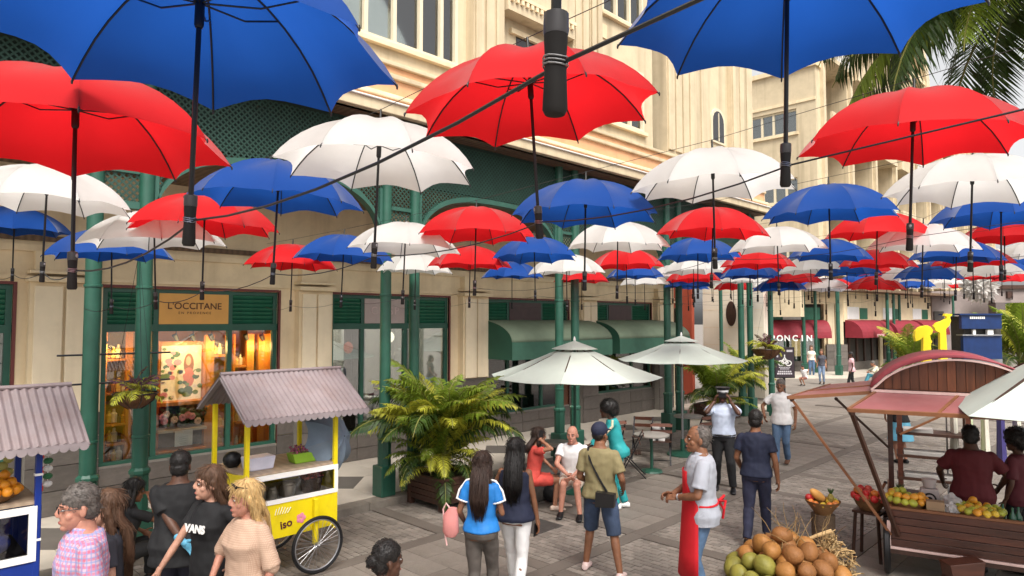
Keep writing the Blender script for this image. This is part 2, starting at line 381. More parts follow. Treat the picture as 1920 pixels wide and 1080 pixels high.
for a, b in segs:
    for p, q in PIL:
        if p >= a - 0.3 and q <= b + 0.3:
            if p - a > 0.1: tiles(XW, a, p, 0.12, 1.57)
            if b - q > 0.1: tiles(XW, q, b, 0.12, 1.57)
            tiles(XW + 0.19, p, q, 0.12, 1.57)
            MB().box(XW + 0.001, XW + 0.188, p, q, 0.1, 1.57).build('plinth', GROUT, B)
REDTRIM = mat('dark_red_trim', (0.14, 0.035, 0.03), 0.5)
slatmesh = None
def louvre(sf, ya, yb, z0, z1, n=7, x=XW - 0.08, m=DKGREEN):
    MB().box(x - 0.05, x - 0.035, ya, yb, z0, z1).build('louvre_back', m, sf)
    h = (z1 - z0) / n
    me = MB().obox((0, 0, 0), (0.012, yb - ya - 0.004, h * 0.98), Matrix.Rotation(R(35), 3, 'Y')).mesh('slat', m)
    for i in range(n): inst('slat', me, sf, (x, (ya + yb) / 2, z0 + (i + .5) * h))
def shopfront(y0, y1, sill, mull, trans=2.86, top=3.52, fm=GREEN, glass=GLASS, sills=True):
    f = MB(); xa, xb = XW - 0.13, XW - 0.05
    f.box(xa, xb, y0, y1, top - 0.07, top); f.box(xa, xb + 0.01, y0, y1, trans - 0.05, trans + 0.07); f.box(xa, xb + 0.02, y0, y1, sill - 0.04, sill + 0.05)
    for m in [y0] + mull + [y1 - 0.08]: f.box(xa + 0.002, xb - 0.002, m, m + 0.08, sill, top)
    sf = f.build('shopfront', fm, B)
    MB().box(XW - 0.04, XW + 0.012, y1, y1 + 0.045, sill, top + 0.04).build('trim', REDTRIM, sf)
    MB().box(XW - 0.04, XW + 0.012, y0 - 0.02, y1, top + 0.002, top + 0.045).build('trim', REDTRIM, sf)
    ms = [y0] + mull + [y1 - 0.08]
    for i in range(len(ms) - 1):
        MB().box(XW - 0.1, XW - 0.092, ms[i] + 0.08, ms[i + 1], sill + 0.05, trans - 0.05).build('pane', glass, sf)
    return sf
def room(y0, y1, depth, wallm, floorm, ceilm, z0=0.3, z1=3.5):
    x1 = XW - 0.305; x0 = x1 - depth
    MB().box(x0 - 0.1, x0, y0 - 0.25, y1 + 0.25, z0, z1).build('interior_wall', wallm, B)
    MB().box(x0, x1, y0 - 0.35, y0 - 0.25, z0, z1).build('interior_wall', wallm, B)
    MB().box(x0, x1, y1 + 0.25, y1 + 0.35, z0, z1).build('interior_wall', wallm, B)
    MB().box(x0 - 0.1, x1, y0 - 0.35, y1 + 0.35, z0 - 0.1, z0).build('interior_floor', floorm, B)
    MB().box(x0 - 0.1, x1, y0 - 0.35, y1 + 0.35, z1, z1 + 0.1).build('interior_ceiling', ceilm, B)
# shop 0, cut by the left edge
shopfront(-3.0, 1.78, 0.70, [-1.0, 0.9]); room(-3.0, 1.78, 2.2, INTW, INTD, INTD)
for a, b in ((-0.92, 0.9), (0.98, 1.70)): louvre(bpy.data.objects['shopfront'], a, b, 2.93, 3.45)
# shop 1, warm perfumery
sf1 = shopfront(2.93, 5.84, 0.70, [3.69, 4.92])
louvre(sf1, 3.01, 3.69, 2.93, 3.45); louvre(sf1, 5.0, 5.76, 2.93, 3.45)
sb = MB().box(XW - 0.09, XW - 0.035, 3.77, 4.92, 2.93, 3.45).build('sign_board', mat('ochre_sign', (0.66, 0.34, 0.085), 0.5, 0.06, 3), sf1)
INK = mat('dark_brown_ink', (0.10, 0.04, 0.015), 0.6)
text('lettering', "L'OCCITANE", 0.158, INK, sf1, (XW - 0.032, 4.345, 3.235), (R(90), 0, R(90)), 0.002, space=1.0, bold=0.002)
text('lettering', "EN PROVENCE", 0.06, INK, sf1, (XW - 0.032, 4.345, 3.12), (R(90), 0, R(90)), 0.002, space=1.5)
ORW = mat('orange_shop_wall', (0.62, 0.27, 0.06), 0.6, 0.12, 2)
room(2.93, 5.84, 1.9, ORW, WOODO, ORW)
# shop 2
sf2 = shopfront(6.96, 10.02, 0.66, [7.68, 8.78], glass=GLASSD)
louvre(sf2, 7.04, 7.68, 2.93, 3.45); louvre(sf2, 8.86, 9.94, 2.93, 3.45)
MB().box(XW - 0.09, XW - 0.035, 7.76, 8.78, 2.93, 3.45).build('sign_board', mat('pinkish_grey_sign', (0.42, 0.34, 0.31), 0.5, 0.08, 3), sf2)
text('lettering', "CRISP", 0.24, mat('faded_sign_letters', (0.52, 0.40, 0.38), 0.5), sf2, (XW - 0.032, 8.27, 3.19), (R(90), 0, R(90)), 0.002, space=1.25)
room(6.96, 10.02, 2.2, INTW, TILEW, INTW)
# shops 3 and 4
sf3 = shopfront(11.2, 14.35, 0.66, [11.98, 13.25]); louvre(sf3, 11.28, 11.98, 2.93, 3.45); louvre(sf3, 13.33, 14.27, 2.93, 3.45)
BRS = mat('brown_blank_sign', (0.07, 0.045, 0.045), 0.5)
MB().box(XW - 0.09, XW - 0.035, 12.06, 13.25, 2.93, 3.45).build('sign_board', BRS, sf3)
room(11.2, 14.35, 2.0, INTW, TILEW, INTW)
sf4 = shopfront(15.46, 18.5, 0.85, [16.2, 17.45]); louvre(sf4, 15.54, 16.2, 2.93, 3.45); louvre(sf4, 17.53, 18.42, 2.93, 3.45)
MB().box(XW - 0.09, XW - 0.035, 16.28, 17.45, 2.93, 3.45).build('sign_board', BRS, sf4)
room(15.46, 18.5, 2.0, INTW, TILEW, INTW)
MB().box(XW - 0.30, XW, 19.6, 19.9, 0.1, 5.3).build('wall', CREAM, B)
MB().box(XW - 6, XW - 0.301, 19.6, 19.9, 0.1, 5.3).build('wall', CREAM, B)
def awning(y0, y1, mtop, mend, parent=None, z=3.0, out=1.05, drop=0.52, x=XW, n=9, val=0.42):
    arc = [(x + 0.005 + out * math.sin(PI / 2 * i / n) ** 1.15, z - drop * (1 - math.cos(PI / 2 * i / n))) for i in range(n + 1)]
    m = MB(); pts = [(px, y, pz) for px, pz in arc for y in (y0, y1)]
    m.add(pts, [(2 * i, 2 * i + 1, 2 * i + 3, 2 * i + 2) for i in range(n)])
    aw = m.build('awning', mtop, parent or B, smooth=True)
    sd = aw.modifiers.new('solid', 'SOLIDIFY'); sd.thickness = 0.008
    MB().box(arc[-1][0] - 0.004, arc[-1][0] + 0.006, y0, y1, z - drop - val, z - drop - 0.003).build('valance', mat('awning_valance', (0.045, 0.125, 0.085), 0.75, 0.12, 3), aw)
    poly = arc + [(arc[-1][0], z - drop - val), (x + 0.005, z - drop - val)]
    for y in (y0, y1):
        MB().prism([(a, b) for a, b in poly], 'y', y - 0.004 + (0.012 if y == y0 else -0.012), y + 0.004 + (0.012 if y == y0 else -0.012)).build('awning_end', mend, aw)
    return aw
awning(11.05, 14.95, mat('faded_green_canvas', (0.17, 0.22, 0.15), 0.8, 0.1, 3, 0.1, 25, stain=0.3, stain_col=(0.10, 0.16, 0.11)), GREENCAND); awning(15.3, 19.1, mat('faded_green_canvas', (0, 0, 0)), GREENCAND)
# arcade ceiling, frieze and lattice
MB().box(XW, -9.46, -4, 20.5, 5.3, 5.36).build('arcade_ceiling', BROWNSOFFIT, B)
MB().box(-9.46, -8.9, -4, 20.5, 6.30, 6.36).build('soffit', BROWNSOFFIT, B)
MB().box(-9.46, -9.40, -4, 20.5, 5.36, 6.30).build('frieze_back', mat('dark_frieze', (0.014, 0.035, 0.026), 0.7), B)
PAIRS = [(-2.2, -1.6), (2.17, 2.74), (6.42, 7.01), (10.85, 11.38), (15.14, 15.72), (19.3, 19.9)]
def arch_z(y):                          # lower edge of the frieze at y
    for a, b in PAIRS:
        if a - 0.1 <= y <= b + 0.1: return 4.46
    for i in range(len(PAIRS) - 1):
        a = PAIRS[i][1] + 0.1; b = PAIRS[i + 1][0] - 0.1
        if a < y < b:
            t = (y - a) / (b - a) * 2 - 1
            return 4.36 + 0.92 * (1 - abs(t) ** 3.0) ** 0.5
    return 4.46
lat = MB(); st = 0.085
ny = int(22 / st)
for i in range(ny):
    y = -2 + i * st
    for j in range(int(1.95 / st)):
        z = 4.36 + j * st
        if z + st * 0.5 < max(arch_z(y), arch_z(y + st)) or z + st > 6.3: continue
        for s in (0, 1):
            a = Vector((-9.352 + s * 0.006, y, z if s == 0 else z + st)); b = Vector((-9.352 + s * 0.006, y + st, z + st if s == 0 else z))
            d = (b - a).normalized(); n_ = Vector((0, -d.z, d.y)) * 0.0115
            lat.add([a + n_, b + n_, b - n_, a - n_], [(0, 1, 2, 3)])
tag(lat.build('lattice', mat('lattice_paint', (0.02, 0.06, 0.043), 0.6, 0.2, 4), B, fix=False), kind='stuff')
fr = MB()
yy = -2.0; pts = []
while yy <= 20: pts.append((yy, arch_z(yy))); yy += 0.06
for i in range(len(pts) - 1):
    (a, za), (b, zb) = pts[i], pts[i + 1]
    if abs(zb - za) > 0.5: continue
    fr.add([(-9.46, a, za - 0.05), (-9.31, a, za - 0.05), (-9.31, b, zb - 0.05), (-9.46, b, zb - 0.05), (-9.46, a, za + 0.04), (-9.31, a, za + 0.04), (-9.31, b, zb + 0.04), (-9.46, b, zb + 0.04)],
           [(0, 1, 2, 3), (4, 5, 6, 7), (1, 2, 6, 5), (0, 3, 7, 4)])
fr.build('arch_trim', TEAL, B, fix=False)
for a, b in PAIRS:
    MB().box(-9.39, -9.31, a - 0.14, a - 0.09, 4.4, 5.2).build('frieze_post', TEAL, B)
    MB().box(-9.39, -9.31, b + 0.09, b + 0.14, 4.4, 5.2).build('frieze_post', TEAL, B)
    MB().box(-9.38, -9.32, a - 0.09, b + 0.09, 4.86, 4.92).build('frieze_rail', TEAL, B)
# eave mouldings and upper wall
def mould(name, m, x0, x1, z0, z1): return MB().box(x0, x1, -4, 20.5, z0, z1).build(name, m, B, bev=0.012)
mould('gutter', CREAM2, -9.0, -8.78, 6.30, 6.47); mould('gutter_lip', WHITE, -9.0, -8.74, 6.471, 6.50)
mould('cornice', TERRA, -9.3, -8.98, 6.46, 6.62); mould('cornice', CREAM, -9.3, -8.93, 6.62, 6.69)
mould('cornice', TERRA, -9.3, -9.06, 6.69, 6.98); mould('cornice', CREAM2, -9.3, -9.0, 6.98, 7.06)
mould('cornice', TERRA, -9.3, -9.16, 7.06, 7.24); mould('cornice', CREAM2, -9.3, -9.10, 7.24, 7.31)
MB().box(-9.6, XU, -4, 4.3, 7.2, 13).build('wall', CREAM2, B)
MB().box(-9.6, XU, 4.3, 7.95, 7.2, 7.66).build('wall', CREAM2, B)
MB().box(-9.6, XU, 4.3, 7.95, 9.35, 13).build('wall', CREAM2, B)
MB().box(-9.6, XU, 7.95, 12.35, 7.2, 13).build('wall', CREAM2, B)
MB().box(-9.6, XU, 12.35, 14.1, 7.2, 7.66).build('wall', CREAM2, B); MB().box(-9.6, XU, 12.35, 14.1, 9.2, 10.25).build('wall', CREAM2, B); MB().box(-9.6, XU, 12.35, 14.1, 11.8, 13).build('wall', CREAM2, B)
MB().box(-9.6, XU, 14.1, 14.5, 7.2, 13).build('wall', CREAM2, B)
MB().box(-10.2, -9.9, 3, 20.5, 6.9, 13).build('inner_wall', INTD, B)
MB().box(-16, -10.2, -4, 20.2, 5.4, 13).build('wall', CREAM, B)
FRM = mat('cream_window_frame', (0.66, 0.58, 0.42), 0.55, 0.05, 4)
def upwin(y0, y1, z0, z1, cuts, x=XU, dark=()):
    f = MB(); f.box(x - 0.1, x + 0.03, y0, y1, z0, z0 + 0.07); f.box(x - 0.1, x + 0.03, y0, y1, z1 - 0.07, z1)
    ys = [y0] + cuts + [y1]
    for c in ys: f.box(x - 0.098, x + 0.025, c - 0.035, c + 0.035, z0 + 0.01, z1 - 0.01)
    w = f.build('window', FRM, B)
    MB().box(x, x + 0.10, y0 - 0.1, y1 + 0.1, z0 - 0.09, z0).build('sill', CREAM, w, bev=0.01)
    for i in range(len(ys) - 1):
        MB().box(x - 0.06, x - 0.052, ys[i] + 0.035, ys[i + 1] - 0.035, z0 + 0.07, z1 - 0.07).build('pane', GLASS, w)
    return w
w1 = upwin(4.35, 7.9, 7.68, 9.35, [4.9, 5.45, 5.95, 6.52, 7.08, 7.55])
for i, (a, b, c) in enumerate(((4.4, 5.9, 0), (5.98, 6.5, 0), (6.55, 6.8, 0))): MB().box(-9.366, -9.363, a, b, 7.76, 9.27).build('blind', WHITE, w1)
upwin(12.4, 14.05, 7.68, 9.2, [12.95, 13.5]); upwin(12.4, 14.05, 10.25, 11.8, [12.95, 13.5])
MB().box(XU, XU + 0.03, 12.25, 12.55, 9.62, 9.95).build('vent_grille', CREAM, B)
def flutes(y0, y1, x0, x1, z0, z1, n, m=CREAM2):
    MB().box(x0, x1, y0, y1, z0, z1).build('pier', m, B)
    w = (y1 - y0) / n
    for i in range(n): MB().box(x1, x1 + 0.05, y0 + i * w + 0.035, y0 + (i + 1) * w - 0.035, z0 + 0.1, z1).build('pier_strip', m, B, bev=0.012)
flutes(8.15, 8.95, XU, XU + 0.22, 7.32, 13, 3)
# projecting bay with dentils
MB().box(XU, XU + 0.32, 8.96, 11.0, 9.05, 13).build('bay', CREAM2, B)
dm = MB().box(-0.03, 0.03, -0.035, 0.035, -0.045, 0.045).mesh('dentil', CREAM)
yy = 9.05
while yy < 10.95: inst('dentil', dm, B, (XU + 0.345, yy, 9.27)); yy += 0.14
MB().box(XU + 0.32, XU + 0.37, 8.96, 11.0, 9.33, 9.40).build('bay_band', CREAM, B)
MB().box(XU, XU + 0.012, 9.5, 10.6, 7.6, 8.75).build('dark_window', mat('dark_glass', (0.02, 0.02, 0.022), 0.1, spec=0.6), B)
MB().box(XU, XU + 0.08, 9.3, 10.8, 8.76, 8.86).build('window_head', CREAM, B)
flutes(11.02, 11.55, XU, XU + 0.26, 7.32, 13, 2); flutes(11.75, 12.2, XU, XU + 0.14, 7.32, 13, 2)
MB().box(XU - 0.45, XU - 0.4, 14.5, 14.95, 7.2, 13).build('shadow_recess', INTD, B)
# round stair tower at the end of the block
flutes(14.95, 16.4, XU - 0.35, XU + 0.15, 7.32, 13.5, 4); flutes(16.4, 17.5, XU - 0.35, XU - 0.02, 7.32, 13.5, 2)
MB().box(XU - 0.35, XU - 0.10, 17.5, 18.75, 7.32, 13.5).build('wall', CREAM2, B); flutes(18.75, 20.1, XU - 0.35, XU + 0.05, 7.32, 13.5, 3)
def arched(name, parent, x, yc, w, z0, z1, m, t=0.03, n=8):
    pts = [(yc - w / 2, z0), (yc + w / 2, z0)] + [(yc + w / 2 * math.cos(PI * i / n), z1 - w / 2 + w / 2 * math.sin(PI * i / n)) for i in range(n + 1)]
    return MB().prism(pts, 'x', x, x + t).build(name, m, parent)
aw_ = arched('niche_window', B, XU - 0.1, 18.1, 0.84, 8.2, 9.25, FRM, 0.05)
arched('pane', aw_, XU - 0.05, 18.1, 0.66, 8.26, 9.16, mat('dark_glass', (0, 0, 0)), 0.006)
MB().box(XU - 0.044, XU - 0.03, 18.08, 18.12, 8.26, 9.1).build('mullion', FRM, aw_)
# ------------------------------------------------------------------ green cast-iron columns
def column_mesh_parts():
    blk = MB().box(-0.14, 0.14, -0.14, 0.14, 0, 0.5).mesh('base_block', GREEN)
    lo = MB().lathe([(0.112, 0.5), (0.112, 0.95), (0.128, 0.96), (0.128, 1.0), (0.09, 1.04)], 8).mesh('lower_shaft', GREEN)
    sh = MB().lathe([(0.094, 1.0), (0.088, 6.2)], 16).mesh('shaft', GREEN, True)
    ring = MB().lathe([(0.09, -0.02), (0.103, -0.012), (0.103, 0.012), (0.09, 0.02)], 16, caps=False).mesh('ring', GREEN, True)
    return blk, lo, sh, ring
CBLK, CLO, CSH, CRG = column_mesh_parts()
def column(x, y, z, label, group, s=1.0, top=1.0, cat='column'):
    c = empty('green_column', (x, y, z), 0, label, cat, group); c.scale = (s, s, 1)
    b = inst('base_block', CBLK, c); bv = b.modifiers.new('b', 'BEVEL'); bv.width = 0.015
    inst('lower_shaft', CLO, c); inst('shaft', CSH, c, (0, 0, 0), (0, 0, 0), (1, 1, top))
    for h in (1.42, 3.3): inst('ring', CRG, c, (0, 0, h))
    return c
CN = ['leftmost', 'second']
CL = [(1, 'green column left of the orange shop window, beside the hanging basket arms', 'green column right behind the hanging flower basket, in front of the orange shop'),
      (2, 'green column with its square base block at the kerb beside the big potted palm', 'green column half hidden behind the big potted palm'),
      (3, 'green column behind the seated bald man, left of its pair', 'green column behind the seated bald man, right of its pair'),
      (4, 'green column behind the second parasol, left of its pair at the building end', 'green column behind the second parasol pole, right of its pair'),
      (5, 'far green column right of the planted palm, left of its pair', 'far green column right of the planted palm, right of its pair')]
for i, l1, l2 in CL:
    a, b = PAIRS[i]
    column(-9.33, a, 0.115, l1, 'green arcade columns'); column(-9.33, b, 0.115, l2, 'green arcade columns')
column(-9.05, 20.75, 0.0, 'far green column carrying the small hanging flower basket', 'green arcade columns', 0.9, 0.75)
column(-12.0, 23.2, 0.0, 'thin far green column in front of the white side wall, left one', 'green arcade columns', 0.75, 0.75)
column(-11.7, 24.3, 0.0, 'thin far green column in front of the white side wall, right one', 'green arcade columns', 0.75, 0.75)
# ================================================================== far side of the square
def facade(name, p0, p1, label):
    p0 = Vector((p0.x, p0.y, 0)); p1 = Vector((p1.x, p1.y, 0)); d = p1 - p0
    e = empty(name, p0, math.atan2(d.y, d.x), label, 'building'); return e, d.length      # local x along, -y outwards
FA, LA = facade('cafe_building', atd(1415, 600, 37.5), atd(1581, 600, 37.5), 'far cream shop building with a maroon awning and lettering below it')
k = 37.5 / FPX
def ua(u): return (u - 1415) * k
def bxa(n, m, u0, u1, z0, z1, y0, y1, p=FA): return MB().box(ua(u0), ua(u1), y0, y1, z0, z1).build(n, m, p)
bxa('wall', CREAM, 1415, 1581, 3.9, 4.6, 0, 0.4); bxa('wall', CREAM, 1415, 1436, 0, 3.9, 0, 0.4); bxa('wall', CREAM, 1545, 1581, 0, 3.9, 0, 0.4)
bxa('wall', INTD, 1436, 1545, 0, 3.9, 0.35, 0.4)
bxa('eave', BROWNSOFFIT, 1410, 1590, 4.6, 4.75, -1.2, 0.4); bxa('cornice', CREAM, 1415, 1581, 4.2, 4.3, -0.1, -0.002)
bxa('pilaster', CREAM2, 1549, 1562, 1.65, 3.9, -0.16, -0.001); bxa('pilaster', CREAM2, 1564, 1578, 1.65, 3.9, -0.16, -0.001)
for i in range(3):
    for j in range(4): MB().box(ua(1546) + i * 0.39 + 0.006, ua(1546) + (i + 1) * 0.39 - 0.006, -0.2, -0.002, 0.1 + j * 0.385, 0.1 + (j + 1) * 0.385 - 0.01).build('plinth_tile', STONE, FA)
for i in range(8):
    for j in range(2): MB().box(ua(1436) + i * 0.41 + 0.006, ua(1436) + (i + 1) * 0.41 - 0.006, 0.0, 0.1, 0.1 + j * 0.3, 0.1 + (j + 1) * 0.3 - 0.01).build('plinth_tile', STONE, FA)
bxa('louvre', DKGREEN, 1440, 1468, 3.02, 3.7, 0.02, 0.08); bxa('louvre', DKGREEN, 1502, 1538, 3.02, 3.7, 0.02, 0.08)
bxa('sign_board', mat('pale_sign', (0.55, 0.50, 0.45), 0.5), 1468, 1502, 3.02, 3.66, 0.0, 0.06)
sw = bxa('shop_window', GLASSD, 1440, 1538, 0.7, 2.95, 0.2, 0.21)
for u in (1440, 1472, 1505, 1536): bxa('mullion', DKGREEN, u, u + 2, 0.6, 3.0, 0.16, 0.24, sw)
lit = mat('shop_glow', (0.8, 0.55, 0.25), 0.6, emit=0.6); bxa('display', lit, 1488, 1504, 0.95, 1.9, 0.28, 0.34)
def awn_local(y0, y1, parent, z, out, drop, n=7, name='awning'):
    m = MB(); arc = [(-out * math.sin(PI / 2 * i / n), z - drop * (1 - math.cos(PI / 2 * i / n))) for i in range(n + 1)]
    poly = arc + [(arc[-1][0], z - drop - 0.15), (-0.005, z - drop - 0.15)]
    return MB().prism(poly, 'x', y0, y1).build(name, MAROON, parent)
awn_local(ua(1432), ua(1545), FA, 3.0, 0.9, 0.85)
for ch, u in zip('PONCINI', (1436, 1449, 1462.5, 1477, 1490, 1503, 1515)): text('lettering', ch, 0.44, WHITE, FA, (ua(u), -0.93, 1.99), (R(90), 0, 0), 0.01, bold=0.012)
pB0 = atd(1582, 600, 37.6); pB1 = atd(1760, 600, 47)
FB, LB = facade('maroon_awning_building', pB0, pB1, 'far cream shop building with a row of maroon barrel awnings')
def bxb(n, m, a, b, z0, z1, y0, y1, p=FB): return MB().box(a * LB, b * LB, y0, y1, z0, z1).build(n, m, p)
bxb('wall', CREAM, 0, 1, 2.9, 4.6, 0, 0.3); bxb('wall', STONE, 0, 1, 0, 0.6, 0, 0.3); bxb('dark_glazing', INTD, 0, 1, 0.6, 2.9, 0.1, 0.2)
bxb('eave', BROWNSOFFIT, 0, 1, 4.6, 4.75, -1.2, 0.3)
for i, (a, b) in enumerate(((0.01, 0.30), (0.34, 0.62), (0.66, 0.94))):
    aw = awn_local(a * LB, b * LB, FB, 3.0, 0.95, 0.85)
    text('lettering', 'PONCINI', 0.24, mat('pinkish_letters', (0.6, 0.35, 0.36), 0.5), FB, ((a + b) / 2 * LB + 0.2, -0.965, 2.1), (R(90), 0, 0), 0.008, bold=0.01)
    bxb('louvre', DKGREEN, a + 0.13, a + 0.2, 3.05, 3.7, -0.02, 0.02); bxb('window', WHITE, a + 0.02, a + 0.12, 3.05, 3.75, -0.03, 0.02)
    for j in range(4): bxb('mullion', WOODD, a + 0.03 + j * 0.07, a + 0.045 + j * 0.07, 0.6, 2.3, 0.02, 0.09)
    for j in range(2): bxb('pier', CREAM2, b + 0.005, b + 0.035, 0.0, 2.95, -0.1, -0.002)
# paved terrace strip in front
ter = MB(); a = atd(1385, 600, 34.5); b = atd(1592, 600, 34.5); c = atd(1770, 600, 46); d = atd(1770, 600, 60); e = atd(1385, 600, 60)
ter.prism([(p.x, p.y) for p in (a, b, c, d, e)], 'z', -0.02, 0.13)
tag(ter.build('far_pavement', TILEW), kind='structure')
GR2 = 'green columns of the far square'
for u, z, s, lab in ((1507, 36.6, .95, 'far green column left of the two women, before the lettered awning'), (1529, 36.6, .95, 'far green column beside the woman with the backpack'),
                  (1571, 34.9, 1.1, 'far green column with a broad base right of the two women'), (1664, 39, 1, 'leftmost of the three far green columns by the yellow sculptures'),
                  (1676, 40.5, .9, 'middle one of the three far green columns by the yellow sculptures'), (1687, 42, .9, 'rightmost of the three far green columns by the yellow sculptures'), (1788, 44, .8, 'slim far column beside the blue kiosk')):
    p = atd(u, 600, z); column(p.x, p.y, 0.13, lab, GR2, s, 0.72)
# white side wall with an oval vent and the red portal
SWL = empty('side_wall', (0, 0, 0), 0, 'white rendered side wall with a dark oval vent beyond the arcade', 'wall')
YS = 25.0
x0 = ony(1318, 600, YS).x; x1 = ony(1432, 600, YS).x
WR = mat('white_render', (0.74, 0.68, 0.56), 0.75, 0.05, 1.5, stain=0.2, stain_col=(0.5, 0.44, 0.34))
MB().box(x0, x1, YS, YS + 0.4, 0, 4.9).build('wall', WR, SWL)
MB().box(x0 - 0.02, x1 + 0.05, YS - 0.12, YS + 0.45, 4.9, 5.1).build('coping', CREAM, SWL)
vx = ony(1371, 588, YS)
MB().xf(Matrix.Identity(4)).ell((vx.x, YS - 0.01, vx.z), (0.22, 0.03, 0.5), 20, 10).build('oval_vent', WOODD, SWL)
for i in range(6): MB().box(x0 + 0.02, x1 - 0.02, YS - 0.006, YS - 0.001, 0.6 + i * 0.7, 0.61 + i * 0.7).build('joint', CREAM, SWL)
RP = empty('red_portal', (0, 0, 0), 0, 'red painted portal pillar between the arcade end and the white wall', 'portal')
REDP = mat('red_portal_paint', (0.33, 0.06, 0.03), 0.6, 0.12, 2)
a = ony(1272, 600, 24.2).x; b = ony(1297, 600, 24.2).x
MB().box(a, b, 24.2, 24.4, 0, 4.6).build('pillar', REDP, RP); MB().box(a - 1.1, a - 0.002, 24.3, 24.8, 3.5, 4.6).build('lintel', REDP, RP)
MB().box(a - 1.1, a - 0.9, 24.3, 24.8, 0, 3.498).build('pillar', mat('dark_red_wood', (0.16, 0.03, 0.025), 0.6), RP)
MB().box(a - 0.89, a - 0.01, 24.85, 24.9, 0, 3.49).build('door', INTD, RP)
# ------------------------------------------------------------------ tall building behind the square
T = empty('tall_building', (0, 0, 0), 0, 'tall cream building behind the square with balconies stepping along the street', 'building')
YT = 36.0
xa = ony(1398, 300, YT).x; xb = ony(1532, 300, YT).x
zt = ony(1450, 143, YT).z
def ph(u, v): p = ony(u, v, YT); return p.x, p.z
wx0, wz1 = ph(1406, 222); wx1, _ = ph(1493, 205); _, wz0 = ph(1440, 258)
MB().box(xa, wx0, YT, YT + 0.5, 5, zt).build('wall', CREAM2, T); MB().box(wx1, xb, YT, YT + 0.5, 5, zt).build('wall', CREAM2, T)
MB().box(wx0, wx1, YT, YT + 0.5, wz1, zt).build('wall', CREAM2, T)
FLR = 3.75
zz = wz0
for fl in range(3):
    lo = zz - fl * FLR; hi = lo + (wz1 - wz0)
    MB().box(wx0, wx1, YT, YT + 0.5, lo - (FLR - (wz1 - wz0)), lo).build('wall', CREAM2, T)
    f = MB(); n = 4; w = (wx1 - wx0) / n
    for i in range(n + 1): f.box(wx0 + i * w - 0.06, wx0 + i * w + 0.06, YT + 0.1, YT + 0.22, lo, hi)
    f.box(wx0, wx1, YT + 0.102, YT + 0.218, lo, lo + 0.1); f.box(wx0, wx1, YT + 0.102, YT + 0.218, hi - 0.1, hi)
    wn = f.build('window', FRM, T)
    for i in range(n): MB().box(wx0 + i * w + 0.06, wx0 + (i + 1) * w - 0.06, YT + 0.15, YT + 0.16, lo + 0.1, hi - 0.1).build('pane', GLASS, wn)
    MB().box(wx0, wx1, YT + 0.4, YT + 0.45, lo, hi).build('dark_interior', INTD, wn)
    MB().box(wx0 - 0.1, wx1 + 0.1, YT - 0.12, YT + 0.09, lo - 0.14, lo).build('sill', CREAM, wn)
MB().box(xa - 0.1, xb + 0.1, YT - 0.15, YT + 0.6, zt, zt + 0.25).build('coping', CREAM, T)
MB().box(xa, xb, YT - 0.06, YT - 0.002, wz1 + 0.25, wz1 + 0.4).build('string_course', CREAM, T)
# street side, seen steeply: piers, balconies, windows
XT = xb
TOP = 21.0
MB().box(XT - 1.8, XT - 1.5, YT + 0.5, 90, 4.8, TOP).build('wall', mat('shaded_recess_render', (0.24, 0.165, 0.095), 0.75, 0.1), T)  # balcony recess shade is put into this darker copy of the cream
pier = MB().box(-1.5, 0.0, 0, 0.9, 4.8, TOP).mesh('pier', CREAM2); strip = MB().box(0, 0.18, 0.15, 0.5, 4.8, TOP).mesh('pier_strip', CREAM2)
slab = MB().box(-1.5, 0.35, 0, 3.4, 0, 0.22).mesh('balcony_slab', CREAM2); para = MB().box(0.2, 0.33, 0.1, 3.3, 0.22, 1.1).mesh('parapet', CREAM2)
rail = MB()
for i in range(9): rail.box(0.22, 0.3, 0.2 + i * 0.35, 0.27 + i * 0.35, 0.22, 1.05)
rail.box(0.2, 0.32, 0.1, 3.3, 1.05, 1.13); rail = rail.mesh('balustrade', WHITE)
win = MB().box(-1.49, -1.44, 0.5, 2.9, 0.3, 2.6).mesh('window', mat('dark_glass', (0, 0, 0)))
wfr = MB()
for c in (0.45, 1.25, 2.1, 2.85): wfr.box(-1.5, -1.4, c, c + 0.1, 0.25, 2.7)
wfr.box(-1.5, -1.402, 0.45, 2.95, 2.6, 2.7); wfr = wfr.mesh('window_frame', WHITE)
y = YT + 0.5
i = 0
while y < 84:
    inst('pier', pier, T, (XT, y, 0)); inst('pier_strip', strip, T, (XT, y, 0))
    for fl in range(4):
        z = 5.4 + fl * 3.9 - 0.0
        inst('balcony_slab', slab, T, (XT, y + 0.9, z))
        inst('parapet', para, T, (XT, y + 0.9, z)) if (i + fl) % 3 else inst('balustrade', rail, T, (XT, y + 0.9, z))
        w = inst('window', win, T, (XT, y + 0.9, z)); inst('window_frame', wfr, w)
    y += 4.3; i += 1
# arched gable on the street side
p = onx(1648, 110, XT)
gpts = [(math.cos(PI * q / 16) * 4.2, 4.2 * math.sin(PI * q / 16)) for q in range(17)]
inn = [(a * 0.78, b * 0.78) for a, b in gpts]
gy = 55.0
MB().prism([(gy + a, TOP + b - 0.3) for a, b in gpts] + [(gy + a, TOP + b - 0.3) for a, b in reversed(inn)], 'x', XT - 1.5, XT + 0.2).build('arched_gable', CREAM2, T)
MB().box(XT - 1.5, XT + 0.1, YT + 0.5, 86, TOP, TOP + 0.35).build('cornice', CREAM, T)
